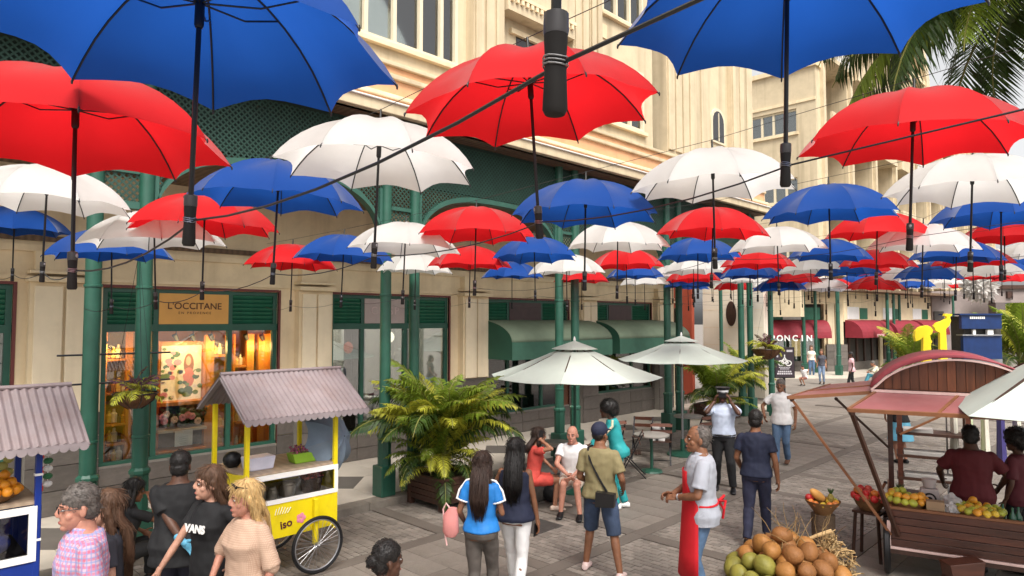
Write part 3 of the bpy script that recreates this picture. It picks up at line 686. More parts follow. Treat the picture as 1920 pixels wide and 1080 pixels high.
# ------------------------------------------------------------------ gate wall, kiosk, sculptures far right
GWM = mat('mauve_grey_wall', (0.25, 0.205, 0.19), 0.75, 0.1, 2, stain=0.3, stain_col=(0.15, 0.12, 0.11))
GW = empty('gate_building', (0, 0, 0), 0, 'mauve grey gate wall behind the blue kiosk with a beam across the opening', 'building')
def bx_cam(n, m, u0, u1, z0, z1, t0, t1, parent):       # box square to the view direction of the far gate
    a = atd(u0, 600, t0); b = atd(u1, 600, t0); d = (b - a); L = d.length; o = MB().box(0, L, 0, t1 - t0, z0, z1).build(n, m, parent)
    o.location = (a.x, a.y, 0); o.rotation_euler = (0, 0, math.atan2(d.y, d.x)); return o
bx_cam('wall', GWM, 1748, 1872, 0, 5.0, 46, 46.6, GW); bx_cam('beam', GWM, 1866, 2060, 4.15, 5.05, 44, 44.8, GW); bx_cam('beam_cap', WOODD, 1862, 2060, 5.05, 5.3, 43.8, 45, GW)
bx_cam('pier', mat('dark_mauve_pier', (0.12, 0.095, 0.09), 0.7), 1868, 1886, 0, 4.14, 44, 44.7, GW); bx_cam('pier', GWM, 2010, 2060, 0, 4.14, 44, 44.7, GW)
bx_cam('dark_opening', INTD, 1752, 1770, 0, 3.6, 45.9, 45.99, GW)
bx_cam('bracket', WOODD, 1891, 1901, 4.45, 4.9, 43.85, 43.99, GW)
BLUEK = mat('deep_blue_panel', (0.005, 0.024, 0.10), 0.4, 0.2, 3)
K = empty('blue_kiosk', (0, 0, 0), 0, 'dark blue kiosk with white lettering in front of the mauve gate wall', 'kiosk')
bx_cam('back', INTD, 1806, 1876, 0.3, 3.2, 34.6, 35.6, K); bx_cam('upper_panel', BLUEK, 1803, 1878, 2.55, 3.25, 34.2, 34.4, K); bx_cam('roof', BLUEK, 1800, 1880, 3.251, 3.33, 34.1, 35.8, K)
bx_cam('lower_panel', BLUEK, 1805, 1877, 1.0, 2.2, 34.2, 34.4, K); bx_cam('counter', STEEL, 1804, 1878, 2.2, 2.26, 34.1, 34.6, K); bx_cam('foot', STEEL, 1806, 1877, 0.0, 0.99, 34.5, 35.0, K)
bx_cam('glass_jar', WHITE, 1824, 1829, 2.26, 2.5, 34.3, 34.4, K); bx_cam('white_box', WHITE, 1851, 1862, 2.26, 2.5, 34.3, 34.45, K)
def cam_text(body, size, m, u, v, t, parent, bold=0.0):
    p = atd(u, v, t); return text('lettering', body, size, m, parent, p, (R(90), 0, YAW), 0.004, bold=bold)
for u0, u1, v0, v1 in [(1819 + i * 3.6, 1821.6 + i * 3.6, 593.5, 598) for i in range(8)] + [(1826 + i * 2.6, 1827.8 + i * 2.6, 627, 630) for i in range(14)]:
    bx_cam('print', WHITE, u0, u1, CAMH + (600 - v1) / FPX * 34.2, CAMH + (600 - v0) / FPX * 34.2, 34.18, 34.199, K)
YEL = mat('yellow_panel', (0.80, 0.60, 0.01), 0.5, 0.05, 2)
def cutout(name, label, pts, u, t):
    e = empty(name, atd(u, 600, t) * 1.0, YAW, label, 'sculpture', 'yellow cut-out sculptures'); e.location.z = 0
    k = t / FPX
    m = MB().prism([((a - u) * k, 3.0 + (600 - b) * k) for a, b in pts], 'y', -0.08, 0.08); return e, m.build('panel', YEL, e, bev=0.01)
cutout('mushroom_sculpture', 'yellow cut-out sculpture shaped like a mushroom, left of the bird one',
       [(1725, 720), (1728, 632), (1722, 637), (1714, 640), (1712, 630), (1714, 621), (1721, 614), (1729, 611), (1737, 610), (1743, 613), (1747, 619), (1745, 625), (1741, 629), (1742, 636), (1745, 640), (1742, 645), (1744, 720)], 1733, 27)
cutout('bird_sculpture', 'yellow cut-out sculpture of a long-necked bird on a plinth, right of the mushroom one',
       [(1758, 720), (1760, 624), (1752, 620), (1749, 612), (1755, 605), (1765, 602), (1772, 598), (1774, 594), (1769, 592), (1771, 588), (1784, 589), (1783, 592), (1779, 594), (1781, 601), (1778, 610), (1771, 617), (1774, 720)], 1765, 28)
# hanging white ball lantern
LP = atd(1836, 538, 24)
LN = empty('ball_lantern', LP, 0, 'big white hanging ball lantern made of paper petals', 'lantern')
PAPER = mat('white_paper_petal', (0.62, 0.60, 0.57), 0.7, 0.1, 6, trans=0.3)
pet = MB().add([(0, 0, 0.28), (0.1, 0.02, 0.42), (0, 0.05, 0.62), (-0.1, 0.02, 0.42), (0, -0.03, 0.45)], [(0, 1, 4), (1, 2, 4), (2, 3, 4), (3, 0, 4)]).mesh('petal', PAPER)
MB().ell((0, 0, 0), 0.4, 16, 10).build('core', PAPER, LN)
for i in range(170):
    z = 1 - 2 * (i + .5) / 170; a = i * 2.39996; v = Vector((math.sqrt(1 - z * z) * math.cos(a), math.sqrt(1 - z * z) * math.sin(a), z))
    o = inst('petal', pet, LN); o.rotation_euler = (v.to_track_quat('Z', 'Y') @ Euler((0, 0, random.uniform(0, 6))).to_quaternion()).to_euler(); s = random.uniform(0.9, 1.12); o.scale = (s, s, s)
MB().tube([(0, 0, 0.4), (0, 0, 2.2)], 0.01, 5).build('cord', DARKM, LN)
# ================================================================== hanging umbrellas
def fabric(name, c): return mat(name, c, 0.62, 0.05, 3, 0.04, 350, trans=0.62, spec=0.25, sheen=0.7)
FAB = {'r': fabric('red_umbrella_cloth', (0.72, 0.012, 0.018)), 'b': fabric('blue_umbrella_cloth', (0.012, 0.085, 0.40)), 'w': fabric('white_umbrella_cloth', (0.80, 0.77, 0.75))}
RIBM = mat('black_rib', (0.012, 0.012, 0.014), 0.4); SHAFTM = mat('black_shaft', (0.008, 0.007, 0.007), 0.35, metal=0.3); GRIP = mat('foam_grip', (0.007, 0.005, 0.004), 0.75, 0.2, 30)
UR, UH, PHI = 0.63, 0.325, R(62)
def prof(s): return UR * math.sin(s * PHI) / math.sin(PHI), UH * (math.cos(s * PHI) - math.cos(PHI)) / (1 - math.cos(PHI))
def canopy(m, ns=9, na=6, seed=0):
    mb = MB(); rg = random.Random(seed)
    for gx in range(8):
        vs = []; fs = []; sg = rg.uniform(.6, 1.7); wk = rg.uniform(-.010, .010); ph_ = rg.uniform(0, 6)
        for i in range(ns + 1):
            s = i / ns; r, z = prof(s)
            for j in range(na + 1):
                t = j / na * 2 - 1; th = (gx + j / na) * PI / 4
                chord = math.cos(PI / 8) / math.cos(t * PI / 8)
                q = 1 - t * t
                rr = r * chord * (1 - q * (0.06 * s ** 4 + 0.022 * sg))
                vs.append((rr * math.cos(th), rr * math.sin(th), z + 0.03 * q * s ** 3 + -0.016 * sg * q * math.sin(PI * s) + wk * q * s * math.sin(7 * s + 3 * t + ph_)))
        W = na + 1
        fs = [(i * W + j, i * W + j + 1, (i + 1) * W + j + 1, (i + 1) * W + j) for i in range(ns) for j in range(na)]
        mb.add(vs, fs)
    me = mb.mesh('canopy', m, fix=False)
    bm = bmesh.new(); bm.from_mesh(me); bmesh.ops.remove_doubles(bm, verts=bm.verts, dist=1e-4); bmesh.ops.recalc_face_normals(bm, faces=bm.faces); bm.to_mesh(me); bm.free()
    me.polygons.foreach_set('use_smooth', [True] * len(me.polygons)); me.set_sharp_from_angle(angle=R(13)); return me
CAN = {k: canopy(m, seed=1) for k, m in FAB.items()}
CANV_ = {k: [canopy(m, seed=q) for q in range(4)] for k, m in FAB.items()}
HEM = {}
def hemmesh():
    mb = MB()
    return mb
def ribmesh(n=8):
    mb = MB(); pts = []
    for i in range(n + 1):
        r, z = prof(i / n); pts.append((r * 0.992 + (0.006 if i == n else 0), 0, z - 0.006))
    mb.tube(pts, 0.0042, 5)
    return mb
rm = ribmesh(); RIB = rm.mesh('rib', RIBM)
sm = MB(); r_, z_ = prof(0.44); sm.tube([(0.012, 0, 0.17), (r_ * 0.55, 0, 0.185), (r_, 0, z_ - 0.012)], 0.0035, 5); STRET = sm.mesh('stretcher', RIBM)
tipm = MB().lathe([(0.003, -0.009), (0.0042, 0), (0.002, 0.009)], 6, (UR * 0.995 + 0.004, 0, -0.006)).mesh('rib_tip', RIBM)
SH = MB().tube([(0, 0, UH + 0.01), (0, 0, -0.465)], 0.0082, 8).mesh('shaft', SHAFTM, True)
RUN = MB().lathe([(0.011, 0.09), (0.015, 0.10), (0.015, 0.18), (0.011, 0.19)], 10).mesh('runner', SHAFTM, True)
HAN = MB().lathe([(0.0155, -0.60), (0.0195, -0.592), (0.0175, -0.54), (0.0165, -0.515), (0.0185, -0.485), (0.0185, -0.475)], 14).mesh('handle', GRIP, True)
COLR = MB().lathe([(0.019, -0.476), (0.02, -0.47), (0.0195, -0.442), (0.012, -0.438)], 14).mesh('handle_collar', mat('smoky_collar', (0.06, 0.055, 0.055), 0.3, metal=.3), True)
BTN = MB().ell((0, -0.0185, -0.457), (0.008, 0.004, 0.010), 10, 6).mesh('button', STEEL, True)
FER = MB().lathe([(0.018, UH - 0.004), (0.009, UH + 0.01), (0.006, UH + 0.07), (0.003, UH + 0.075)], 10).mesh('ferrule', SHAFTM, True)
WRAP = MB()
for q in range(3):
    WRAP.tube([(0.0195 * math.cos(a * PI / 6), 0.0195 * math.sin(a * PI / 6), -0.525 + 0.006 * q + 0.002 * math.sin(a)) for a in range(13)], 0.0014, 4)
WRAP = WRAP.mesh('wire_tie', STEEL)
ribs8 = MB()
for q in range(8):
    s0 = len(ribs8.v); t = ribmesh(5); ribs8.add(t.v, t.f); ribs8.xf(Matrix.Rotation(q * PI / 4, 4, 'Z'), s0)
RIBS8 = ribs8.mesh('rib_frame', RIBM)
ULIST = """b -20 738 210 -2|huge blue umbrella filling the top left corner of the picture
r -148 408 333 1|large red umbrella on the left, partly behind the huge blue one
w 300 1800 -300 -1|umbrella right overhead of which only the dark shaft and foam handle hang into view
r 757 1240 275 3.5|large red umbrella in the middle behind the big dangling handle
b 1163 1810 148 -1|huge blue umbrella at the top right, in front of the palm fronds
r 1515 1925 317 -2|large red umbrella on the right, in front of the palm and open sky
w 515 897 356 -2|large white umbrella left of the big red middle one
w 1187 1495 382 1|large white umbrella right of the big red middle one, in front of the tower
b 357 675 405 -3|blue umbrella overlapped by the large white one, above the orange shop
r 243 515 448 -1|red umbrella low behind the huge blue one's handle
w -70 228 408 -2|white umbrella at the left edge under the large red one
b -75 115 447 -1|blue umbrella at the left edge below the white one
r -114 34 470 0|red umbrella sliver at the very left edge
b 97 315 493 1|low blue umbrella in front of the left green column pair
w 160 412 472 2|white umbrella beneath the red one, above the orange shop sign
r 460 632 508 -1|red umbrella above the pilaster between orange shop and second shop
b 549 735 495 -2|blue umbrella just right of the red one over the second shop
w 653 863 480 -2|white umbrella overlapping the green column pair of the second shop
w 706 851 516 -1|low white umbrella right in front of the second shop's columns
r 778 1005 458 -1|red umbrella centred below the big red one's handle
r 802 960 507 -1|smaller red umbrella directly behind the centred red one's shaft
b 920 1085 493 1|blue umbrella left of the long shaft in the middle of the street
b 957 1240 428 -1|blue umbrella right of the big red one's handle, in front of the dark frieze
b 900 1020 525 0|low blue umbrella over the third shop's left end
w 990 1135 518 1|white umbrella over the third shop, behind the long shaft
r 1037 1145 532 0|low red umbrella above the third shop's green columns
w 1060 1258 475 -1|wide white umbrella beside the red one, right of the middle
r 1105 1245 507 1|red umbrella tucked under the wide white one
b 1138 1245 524 0|blue umbrella tucked under the red one over the fourth shop
w 1160 1258 537 1|lowest white umbrella over the fourth shop
b 1232 1388 492 -1|blue umbrella under the bright red one right of the middle
w 1243 1360 515 1|white umbrella tucked under the blue one beyond the fourth shop
r 1250 1352 530 0|red umbrella beyond the fourth shop, above the red portal
b 1245 1336 541 1|lowest blue umbrella at the arcade's far end
r 1235 1442 453 -2|bright red umbrella under the large white one by the tower
w 1373 1548 478 1|white umbrella between the bright red and the navy looking blue one
r 1355 1490 506 -1|flat red umbrella above the white side wall
b 1352 1462 524 0|blue umbrella above the white side wall and its oval vent
w 1350 1435 532 1|small white umbrella above the oval vent
r 1340 1412 545 0|small low red umbrella left above the oval vent
b 1437 1682 424 1|dark blue umbrella under the large red right one
b 1485 1632 492 -3|blue umbrella with a pale right panel, left of the far red ones
w 1462 1582 515 1|white umbrella above the far lettered awning
r 1440 1540 533 0|small red umbrella above the far lettered awning
b 1415 1510 547 1|lowest small blue umbrella above the far lettered awning
w 1503 1596 547 -1|lowest small white umbrella above the two far women
r 1555 1742 455 -2|red umbrella overlapped by the dark blue one on the right
r 1582 1715 506 -2|red umbrella in the far right cluster, behind a long shaft
b 1530 1650 520 1|small blue umbrella mostly hidden in the far right cluster
r 1592 1695 546 -1|lowest red umbrella above the far maroon awnings
w 1640 1828 477 -2|white umbrella below the handle of the large right red one
w 1650 1755 530 1|small white umbrella peeping out between far red and blue ones
b 1718 1875 495 -3|blue umbrella above the yellow sculptures, upper one
b 1685 1800 527 -1|blue umbrella above the yellow sculptures, lower one
b 1672 1750 541 1|small blue umbrella touching the three far columns' tops
w 1680 1980 390 -3|large white umbrella near the right edge against the sky
b 1767 2000 430 -2|dark blue umbrella at the right edge below the large white one
r 1812 1965 460 -2|red umbrella at the right edge below the dark blue one
w 1880 1990 485 1|white umbrella cut by the right edge, next to open sky
r 1760 1895 502 -1|red umbrella behind the blue one above the kiosk
w 1805 1915 520 1|white umbrella right above the ball lantern
r 1865 1935 530 0|small red umbrella above the gate beam
w 1735 1805 535 1|tiny white umbrella far behind, left of the ball lantern
r 1740 1790 540 0|tiny red umbrella far behind, above the bird sculpture
b 1885 1965 500 1|small blue umbrella cut by the right edge
r 1231 1293 541 0|small red umbrella in the farthest row, first from the left there
b 1269 1331 544 0|small blue umbrella in the farthest row, second from the left there
w 1304 1372 536 0|small white umbrella in the farthest row, third from the left there
r 1341 1403 534 0|small red umbrella in the farthest row, fourth from the left there
b 1374 1436 544 0|small blue umbrella in the farthest row, fifth from the left there
w 1401 1475 541 0|small white umbrella in the farthest row, sixth from the left there
r 1441 1503 539 0|small red umbrella in the farthest row, seventh from the left there
b 1468 1542 543 0|small blue umbrella in the farthest row, eighth from the left there
w 1504 1572 537 0|small white umbrella in the farthest row, ninth from the left there
r 1541 1603 540 0|small red umbrella in the farthest row, tenth from the left there
b 1575 1637 532 0|small blue umbrella in the farthest row, eleventh from the left there
w 1603 1677 540 0|small white umbrella in the farthest row, twelfth from the left there
r 1640 1708 538 0|small red umbrella in the farthest row, thirteenth from the left there
b 1677 1739 541 0|small blue umbrella in the farthest row, fourteenth from the left there
w 1711 1779 543 0|small white umbrella in the farthest row, fifteenth from the left there
r 1751 1813 542 0|small red umbrella in the farthest row, sixteenth from the left there
w 1213 1311 525 0|white umbrella in the crowded band before the farthest row, first from the left
r 1252 1344 519 1|red umbrella in the crowded band before the farthest row, second from the left
b 1289 1381 524 1|blue umbrella in the crowded band before the farthest row, third from the left
w 1322 1420 516 0|white umbrella in the crowded band before the farthest row, fourth from the left
r 1356 1460 515 1|red umbrella in the crowded band before the farthest row, fifth from the left
b 1396 1494 519 1|blue umbrella in the crowded band before the farthest row, sixth from the left
w 1432 1530 527 -1|white umbrella in the crowded band before the farthest row, seventh from the left
r 1472 1564 521 -1|red umbrella in the crowded band before the farthest row, eighth from the left
b 1508 1600 518 1|blue umbrella in the crowded band before the farthest row, ninth from the left
w 1538 1642 516 1|white umbrella in the crowded band before the farthest row, tenth from the left
r 1578 1676 517 0|red umbrella in the crowded band before the farthest row, eleventh from the left
b 1618 1710 521 1|blue umbrella in the crowded band before the farthest row, twelfth from the left
w 1651 1749 516 0|white umbrella in the crowded band before the farthest row, thirteenth from the left
r 1690 1782 526 0|red umbrella in the crowded band before the farthest row, fourteenth from the left
b 1724 1822 515 -1|blue umbrella in the crowded band before the farthest row, fifteenth from the left
w 1758 1862 514 0|white umbrella in the crowded band before the farthest row, sixteenth from the left
r 1800 1892 526 0|red umbrella in the crowded band before the farthest row, seventeenth from the left
b 1836 1928 514 -1|blue umbrella in the crowded band before the farthest row, eighteenth from the left"""
HANG = []
for ln in ULIST.split('\n'):
    nums, lab = ln.split('|'); c, l0, r0, vf, roll = nums.split(); l0, r0, vf, roll = map(float, (l0, r0, vf, roll))
    w = r0 - l0; z = FPX * 1.25 / w; hgt = CAMH + (600 - vf) * (z + 0.6) / FPX
    p = atd((l0 + r0) / 2, 600, z); p = Vector((p.x, p.y, hgt + 0.0))
    if w > 1400: p = atd(1051, 0, 1.04); p.z = CAMH + (600 - 225) / FPX * 1.04 + 0.6
    d2 = Vector((p.x, p.y, 0)).normalized()
    u = empty('hanging_umbrella', p, 0, lab, 'umbrella', 'umbrellas hung over the street')
    q = Matrix.Rotation(R(-roll), 3, d2) @ Matrix.Rotation(R(random.uniform(-2, 2)), 3, RGT) @ Matrix.Rotation(random.uniform(0, PI / 4), 3, 'Z')
    u.rotation_euler = q.to_euler()
    inst('canopy', random.choice(CANV_[c]), u); inst('shaft', SH, u); inst('handle', HAN, u)
    if z < 11:
        for k_ in range(8):
            rb = inst('rib', RIB, u, (0, 0, 0), (0, 0, k_ * PI / 4)); inst('stretcher', STRET, rb); inst('rib_tip', tipm, rb)
        inst('runner', RUN, u); inst('handle_collar', COLR, u); inst('button', BTN, u, (0, 0, 0), (0, 0, random.uniform(0, 6))); inst('wire_tie', WRAP, u)
    else: inst('rib_frame', RIBS8, u)
    inst('ferrule', FER, u)
    HANG.append((p, q))
# cables strung across the street
CABLE = mat('black_cable', (0.02, 0.02, 0.02), 0.5)
def cable(a, b, label, sag=0.06, r=0.0045):
    a = Vector(a); b = Vector(b); n = 24
    pts = [a.lerp(b, i / n) - Vector((0, 0, sag * 4 * (i / n) * (1 - i / n))) for i in range(n + 1)]
    o = MB().tube(pts, r, 5).build('cable', CABLE); tag(o, label, 'cable', 'cables carrying the umbrellas'); return o
rows = [(0.78, 'nearest dark cable, tied to the big dangling handle'), (2.35, 'dark cable tied to the handle of the big red middle umbrella'), (4.45, 'cable through the handles of the third umbrella row'),
        (6.6, 'thin cable through the handles of the fourth umbrella row'), (9.0, 'thin cable through the handles of the fifth umbrella row'), (11.3, 'thin cable through the handles of the sixth umbrella row'),
        (13.6, 'thin cable through the handles of the seventh umbrella row')]
for yr, lab in rows:
    ps = sorted([p + q @ Vector((0.02, 0, -0.52)) for p, q in HANG if abs(p.y - yr) < 0.75 and p.x > -10.5], key=lambda p: p.x)
    if len(ps) < 2: continue
    a = Vector((-9.33, ps[0].y, ps[0].z + 0.0)) if ps[0].x > -9.2 else ps[0] + Vector((-1.5, 0, 0.05)); b = Vector((6.0, ps[-1].y, ps[-1].z + 0.7))
    pts = [a] + ps + [b]; fine = []
    for i in range(len(pts) - 1):
        for k_ in range(6):
            t = k_ / 6; q_ = pts[i].lerp(pts[i + 1], t); q_.z -= 0.05 * 4 * t * (1 - t); fine.append(q_)
    fine.append(b)
    o = MB().tube(fine, 0.0036 if yr < 3 else 0.0018, 5).build('cable', CABLE); tag(o, lab, 'cable', 'cables carrying the umbrellas')
    ps = sorted([p + q @ Vector((0, 0, UH + 0.07)) for p, q in HANG if abs(p.y - yr) < 0.75 and p.x > -10.5], key=lambda p: p.x)
    a = Vector((-9.33, ps[0].y, ps[0].z)) if ps[0].x > -9.2 else ps[0] + Vector((-1.5, 0, 0.05)); b = Vector((6.0, ps[-1].y, ps[-1].z + 0.6))
    o = MB().tube([a] + ps + [b], 0.0022, 5).build('cable', CABLE); tag(o, 'upper ' + lab.replace('handles', 'canopy tips').replace('tied to', 'running above').replace('dark ', 'dark ').replace('nearest', 'nearest'), 'cable', 'cables carrying the umbrellas')
# ================================================================== plants
LEAFA = mat('palm_leaf', (0.19, 0.27, 0.028), 0.5, 0.35, 3, trans=0.35, island=0.25, spec=0.4)
LEAFY = mat('yellowish_palm_leaf', (0.42, 0.42, 0.045), 0.5, 0.3, 3, trans=0.35, island=0.25)
LEAFD = mat('dark_palm_leaf', (0.045, 0.085, 0.016), 0.5, 0.3, 3, trans=0.3, island=0.3)
STEMM = mat('palm_stem', (0.20, 0.20, 0.05), 0.6, 0.2)
def frond_mesh(name, L, bend, nl, lw, ll, m, droop=0.5, rise=0.0, seed=0, tipdroop=0.3):
    rnd = random.Random(seed); mb = MB(); n = 12; p = Vector((0, 0, 0)); pts = [p]
    for i in range(n):
        a = rise - bend * ((i + .5) / n) ** 1.25; p = p + Vector((math.cos(a), 0, math.sin(a))) * (L / n); pts.append(p)
    mb.mi = 1; mb.tube(pts, [0.014 * L / 1.5 * (1 - 0.8 * i / n) + 0.002 for i in range(n + 1)], 5); mb.mi = 0
    for k in range(nl):
        t = 0.16 + 0.83 * k / (nl - 1); f = t * n; i = min(int(f), n - 1); p = pts[i].lerp(pts[i + 1], f - i); d = (pts[i + 1] - pts[i]).normalized()
        for s in (-1, 1):
            ln = ll * (math.sin(PI * min(1, 0.18 + t * 0.86)) ** 0.6) * rnd.uniform(0.85, 1.1)
            ang = R(38 + 22 * (1 - t)) + rnd.uniform(-.1, .1)
            o = (d * math.cos(ang) + Vector((0, s, 0)) * math.sin(ang)); up = Vector((0, 0, 1))
            dr = droop * rnd.uniform(0.6, 1.35)
            b0 = p; b1 = p + o * ln * 0.5 + up * ln * (0.12 - dr * 0.18); b2 = p + o * ln * (0.95 - 0.1 * dr) + up * ln * (0.10 - dr * 0.62)
            wv = d * lw * 0.5
            mb.add([b0 - wv * .4, b0 + wv * .4, b1 - wv, b1 + wv, b2], [(0, 1, 3, 2), (2, 3, 4)])
    return mb.mesh(name, [m, STEMM], fix=False)
def potted_palm(x, y, s, label, nf, seed, zp=0.42, planter=True, cat='palm'):
    rnd = random.Random(seed)
    e = empty('potted_palm', (x, y, 0), 0, label, cat)
    fm = [frond_mesh('frond', 1.75, b, 46, 0.038, 0.46, m, dr, ri, sd) for b, m, dr, ri, sd in ((1.6, LEAFA, 0.7, 1.45, 1), (1.9, LEAFY, 0.8, 1.4, 2), (1.2, LEAFA, 0.6, 1.5, 3), (2.2, LEAFD, 0.9, 1.3, 4), (1.4, LEAFY, 0.7, 1.48, 5))]
    if planter:
        for i in range(9):
            a = rnd.uniform(0, 6.28); r = rnd.uniform(0.02, 0.16)
            MB().tube([(r * math.cos(a), r * math.sin(a), 0.3), (r * 1.6 * math.cos(a), r * 1.6 * math.sin(a), 0.95)], [0.022, 0.014], 6).build('stem', STEMM, e)
    for i in range(nf):
        a = i * 2.39996 + rnd.uniform(-.3, .3); k = i % 5; tilt = rnd.uniform(-0.12, 0.12) + (0.16 if i > nf * 0.45 else 0) + (rnd.uniform(.3, .75) if i > nf * .66 else 0)
        sc = s * rnd.uniform(0.8, 1.12) * (rnd.uniform(.5, .72) if i > nf * .66 else 1)
        o = inst('frond', fm[k], e, (0.08 * math.cos(a), 0.08 * math.sin(a), zp + (rnd.uniform(-.1, .2) if i > nf * .66 else rnd.uniform(0, 0.35))), (rnd.uniform(-.3, .3), tilt, a), (sc, sc, sc))
    return e
potted_palm(-8.72, 7.12, 1.0, 'bushy yellow-green areca palm in a wooden planter at the kerb', 92, 3, 0.55)
def planter(x, y, w, h, label):
    e = empty('planter', (x, y, 0), 0, label, 'planter')
    hw = w / 2
    for sx in (-1, 1):
        for sy in (-1, 1): MB().box(-0.045, 0.045, -0.045, 0.045, 0, h + 0.01).build('leg', WOODD, e, bev=0.006, loc=(sx * (hw - .03), sy * (hw - .03), 0))
    nb = 4; bh = (h - 0.1) / nb
    for i in range(nb):
        z0 = 0.1 + i * bh + 0.004; z1 = 0.1 + (i + 1) * bh - 0.004
        for s in (-1, 1):
            MB().box(-hw + 0.02, hw - 0.02, s * hw - 0.014, s * hw + 0.014, z0, z1).build('plank', WOODD, e, bev=0.004)
            MB().box(s * hw - 0.014, s * hw + 0.014, -hw + 0.02, hw - 0.02, z0, z1).build('plank', WOODD, e, bev=0.004)
    MB().box(-hw + .03, hw - .03, -hw + .03, hw - .03, 0.12, h - 0.05).build('soil', mat('potting_soil', (0.03, 0.02, 0.014), 0.95, 0.3, 20, 0.6, 30), e)
    for s in (-1, 1):
        MB().box(-hw - .02, hw + .02, s * hw - .035, s * hw + .035, h, h + 0.035).build('rim', WOODD, e, bev=0.005); MB().box(s * hw - .034, s * hw + .034, -hw + 0.04, hw - 0.04, h + 0.001, h + 0.034).build('rim', WOODD, e)
    return e
planter(-8.62, 7.14, 0.86, 0.47, 'square dark wooden planter box holding the bushy palm')
p = onz(1345, 790, 0.0); potted_palm(p.x, p.y, 1.02, 'tall green palm clump behind the policeman and under the second parasol', 44, 8); planter(p.x, p.y, 0.95, 0.5, 'wooden planter box behind the policeman')
p = onz(1396, 752, 0.0); potted_palm(p.x, p.y, 1.0, 'feathery light green palm in front of the white wall with the oval vent', 30, 12, 0.6)
p = onz(1705, 702, 0.0); potted_palm(p.x, p.y, 1.5, 'low leafy palm left of the yellow sculptures', 26, 14, 0.4)
p = onz(1915, 706, 0.0); potted_palm(p.x, p.y, 2.2, 'green palm bush at the right edge beyond the gate', 34, 16, 0.6)
p = atd(1912, 600, 52); potted_palm(p.x, p.y, 2.6, 'yellow-green palm crown seen through the gate opening', 26, 17, 1.9)
# coconut palm at the top right
cp = atd(1985, 600, 10.5); CPZ = CAMH + (600 + 75) / FPX * 10.5
e = empty('coconut_palm', (cp.x, cp.y, 0), 0, 'tall coconut palm whose dark fronds hang into the top right corner', 'tree')
MB().tube([(0.5, 0.3, 0), (0.3, 0.2, 3), (0.1, 0.05, 7), (0, 0, CPZ)], [0.2, 0.16, 0.14, 0.12], 10).build('trunk', mat('palm_trunk', (0.2, 0.17, 0.13), 0.9, 0.2, 6, 0.5, 20), e)
fm = [frond_mesh('frond', 3.9, b, 100, 0.055, 0.95, m, dr, ri, sd) for b, m, dr, ri, sd in ((1.5, LEAFD, 1.15, 0.65, 11), (1.9, LEAFD, 1.2, 0.85, 12), (1.2, LEAFA, 1.05, 0.45, 13))]
rnd = random.Random(5)
for i in range(22):
    a = i * 2.39996 + 0.4; o = inst('frond', fm[i % 3], e, (0, 0, CPZ), (rnd.uniform(-.25, .25), rnd.uniform(-0.5, 0.75), a)); s = rnd.uniform(.85, 1.1); o.scale = (s, s, s)
# two extra fronds that reach over the street
for az, ti in ((3.75, 0.1), (3.5, 0.3), (3.95, 0.42), (3.3, 0.0), (4.2, 0.25), (3.1, 0.3), (3.62, -0.25), (4.5, 0.4)):
    inst('frond', fm[0], e, (0, 0, CPZ), (rnd.uniform(-.2, .2), ti, az))
# hanging baskets
COIR = mat('coir_liner', (0.15, 0.07, 0.035), 0.95, 0.3, 12, 0.8, 60)
def hanging_basket(p, r, label, trail=True, seed=1):
    rnd = random.Random(seed); e = empty('hanging_basket', p, 0, label, 'hanging basket')
    MB().lathe([(r * .25, -r * .72), (r * .6, -r * .55), (r * .88, -r * .28), (r, 0), (r * .9, 0.0), (r * .5, -r * .3)], 16).build('basket', COIR, e, True)
    MB().tube([(r * 1.02 * math.cos(a * PI / 8), r * 1.02 * math.sin(a * PI / 8), 0.005) for a in range(17)], 0.008, 5).build('hoop', DARKM, e)
    for i in range(8):
        a = i * PI / 4; MB().tube([(r * 1.03 * math.cos(a), r * 1.03 * math.sin(a), 0), (r * .9 * math.cos(a), r * .9 * math.sin(a), -r * .32), (r * .3 * math.cos(a), r * .3 * math.sin(a), -r * .75)], 0.005, 4).build('wire', DARKM, e)
    for i in range(3):
        a = i * 2.094; MB().tube([(r * math.cos(a), r * math.sin(a), 0), (0, 0, 1.7)], 0.003, 4).build('hanger', DARKM, e)
    bm = frond_mesh('leaf_spray', 0.42, 1.6, 12, 0.03, 0.16, LEAFY, 0.8, 0.9, seed); b2 = frond_mesh('leaf_spray', 0.36, 1.0, 10, 0.03, 0.13, mat('purple_leaf', (0.10, 0.035, 0.05), 0.6, 0.3, trans=0.2), 0.5, 1.2, seed + 1)
    for i in range(20):
        s = r / 0.26 * rnd.uniform(.7, 1.15); inst('leaf_spray', bm if i % 2 else b2, e, (0, 0, 0.0), (rnd.uniform(-.4, .4), rnd.uniform(-.5, .6), rnd.uniform(0, 6.28)), (s, s, s))
    return e
hanging_basket(atd(254, 738, 7.95), 0.24, 'hanging coir flower basket in front of the orange shop window', seed=4)
arm = empty('basket_arm', (-9.33, 2.17, 0), 0, 'pair of thin black arms reaching from the leftmost column towards the flower basket', 'bracket')
for z in (2.58, 2.23): MB().tube([(0, -0.35, z), (0, 0.9, z)], 0.013, 6).build('arm', DARKM, arm)
q = atd(1437, 655, 20.2); hanging_basket(q, 0.42, 'small far hanging flower basket on the green column by the board sign', seed=9)
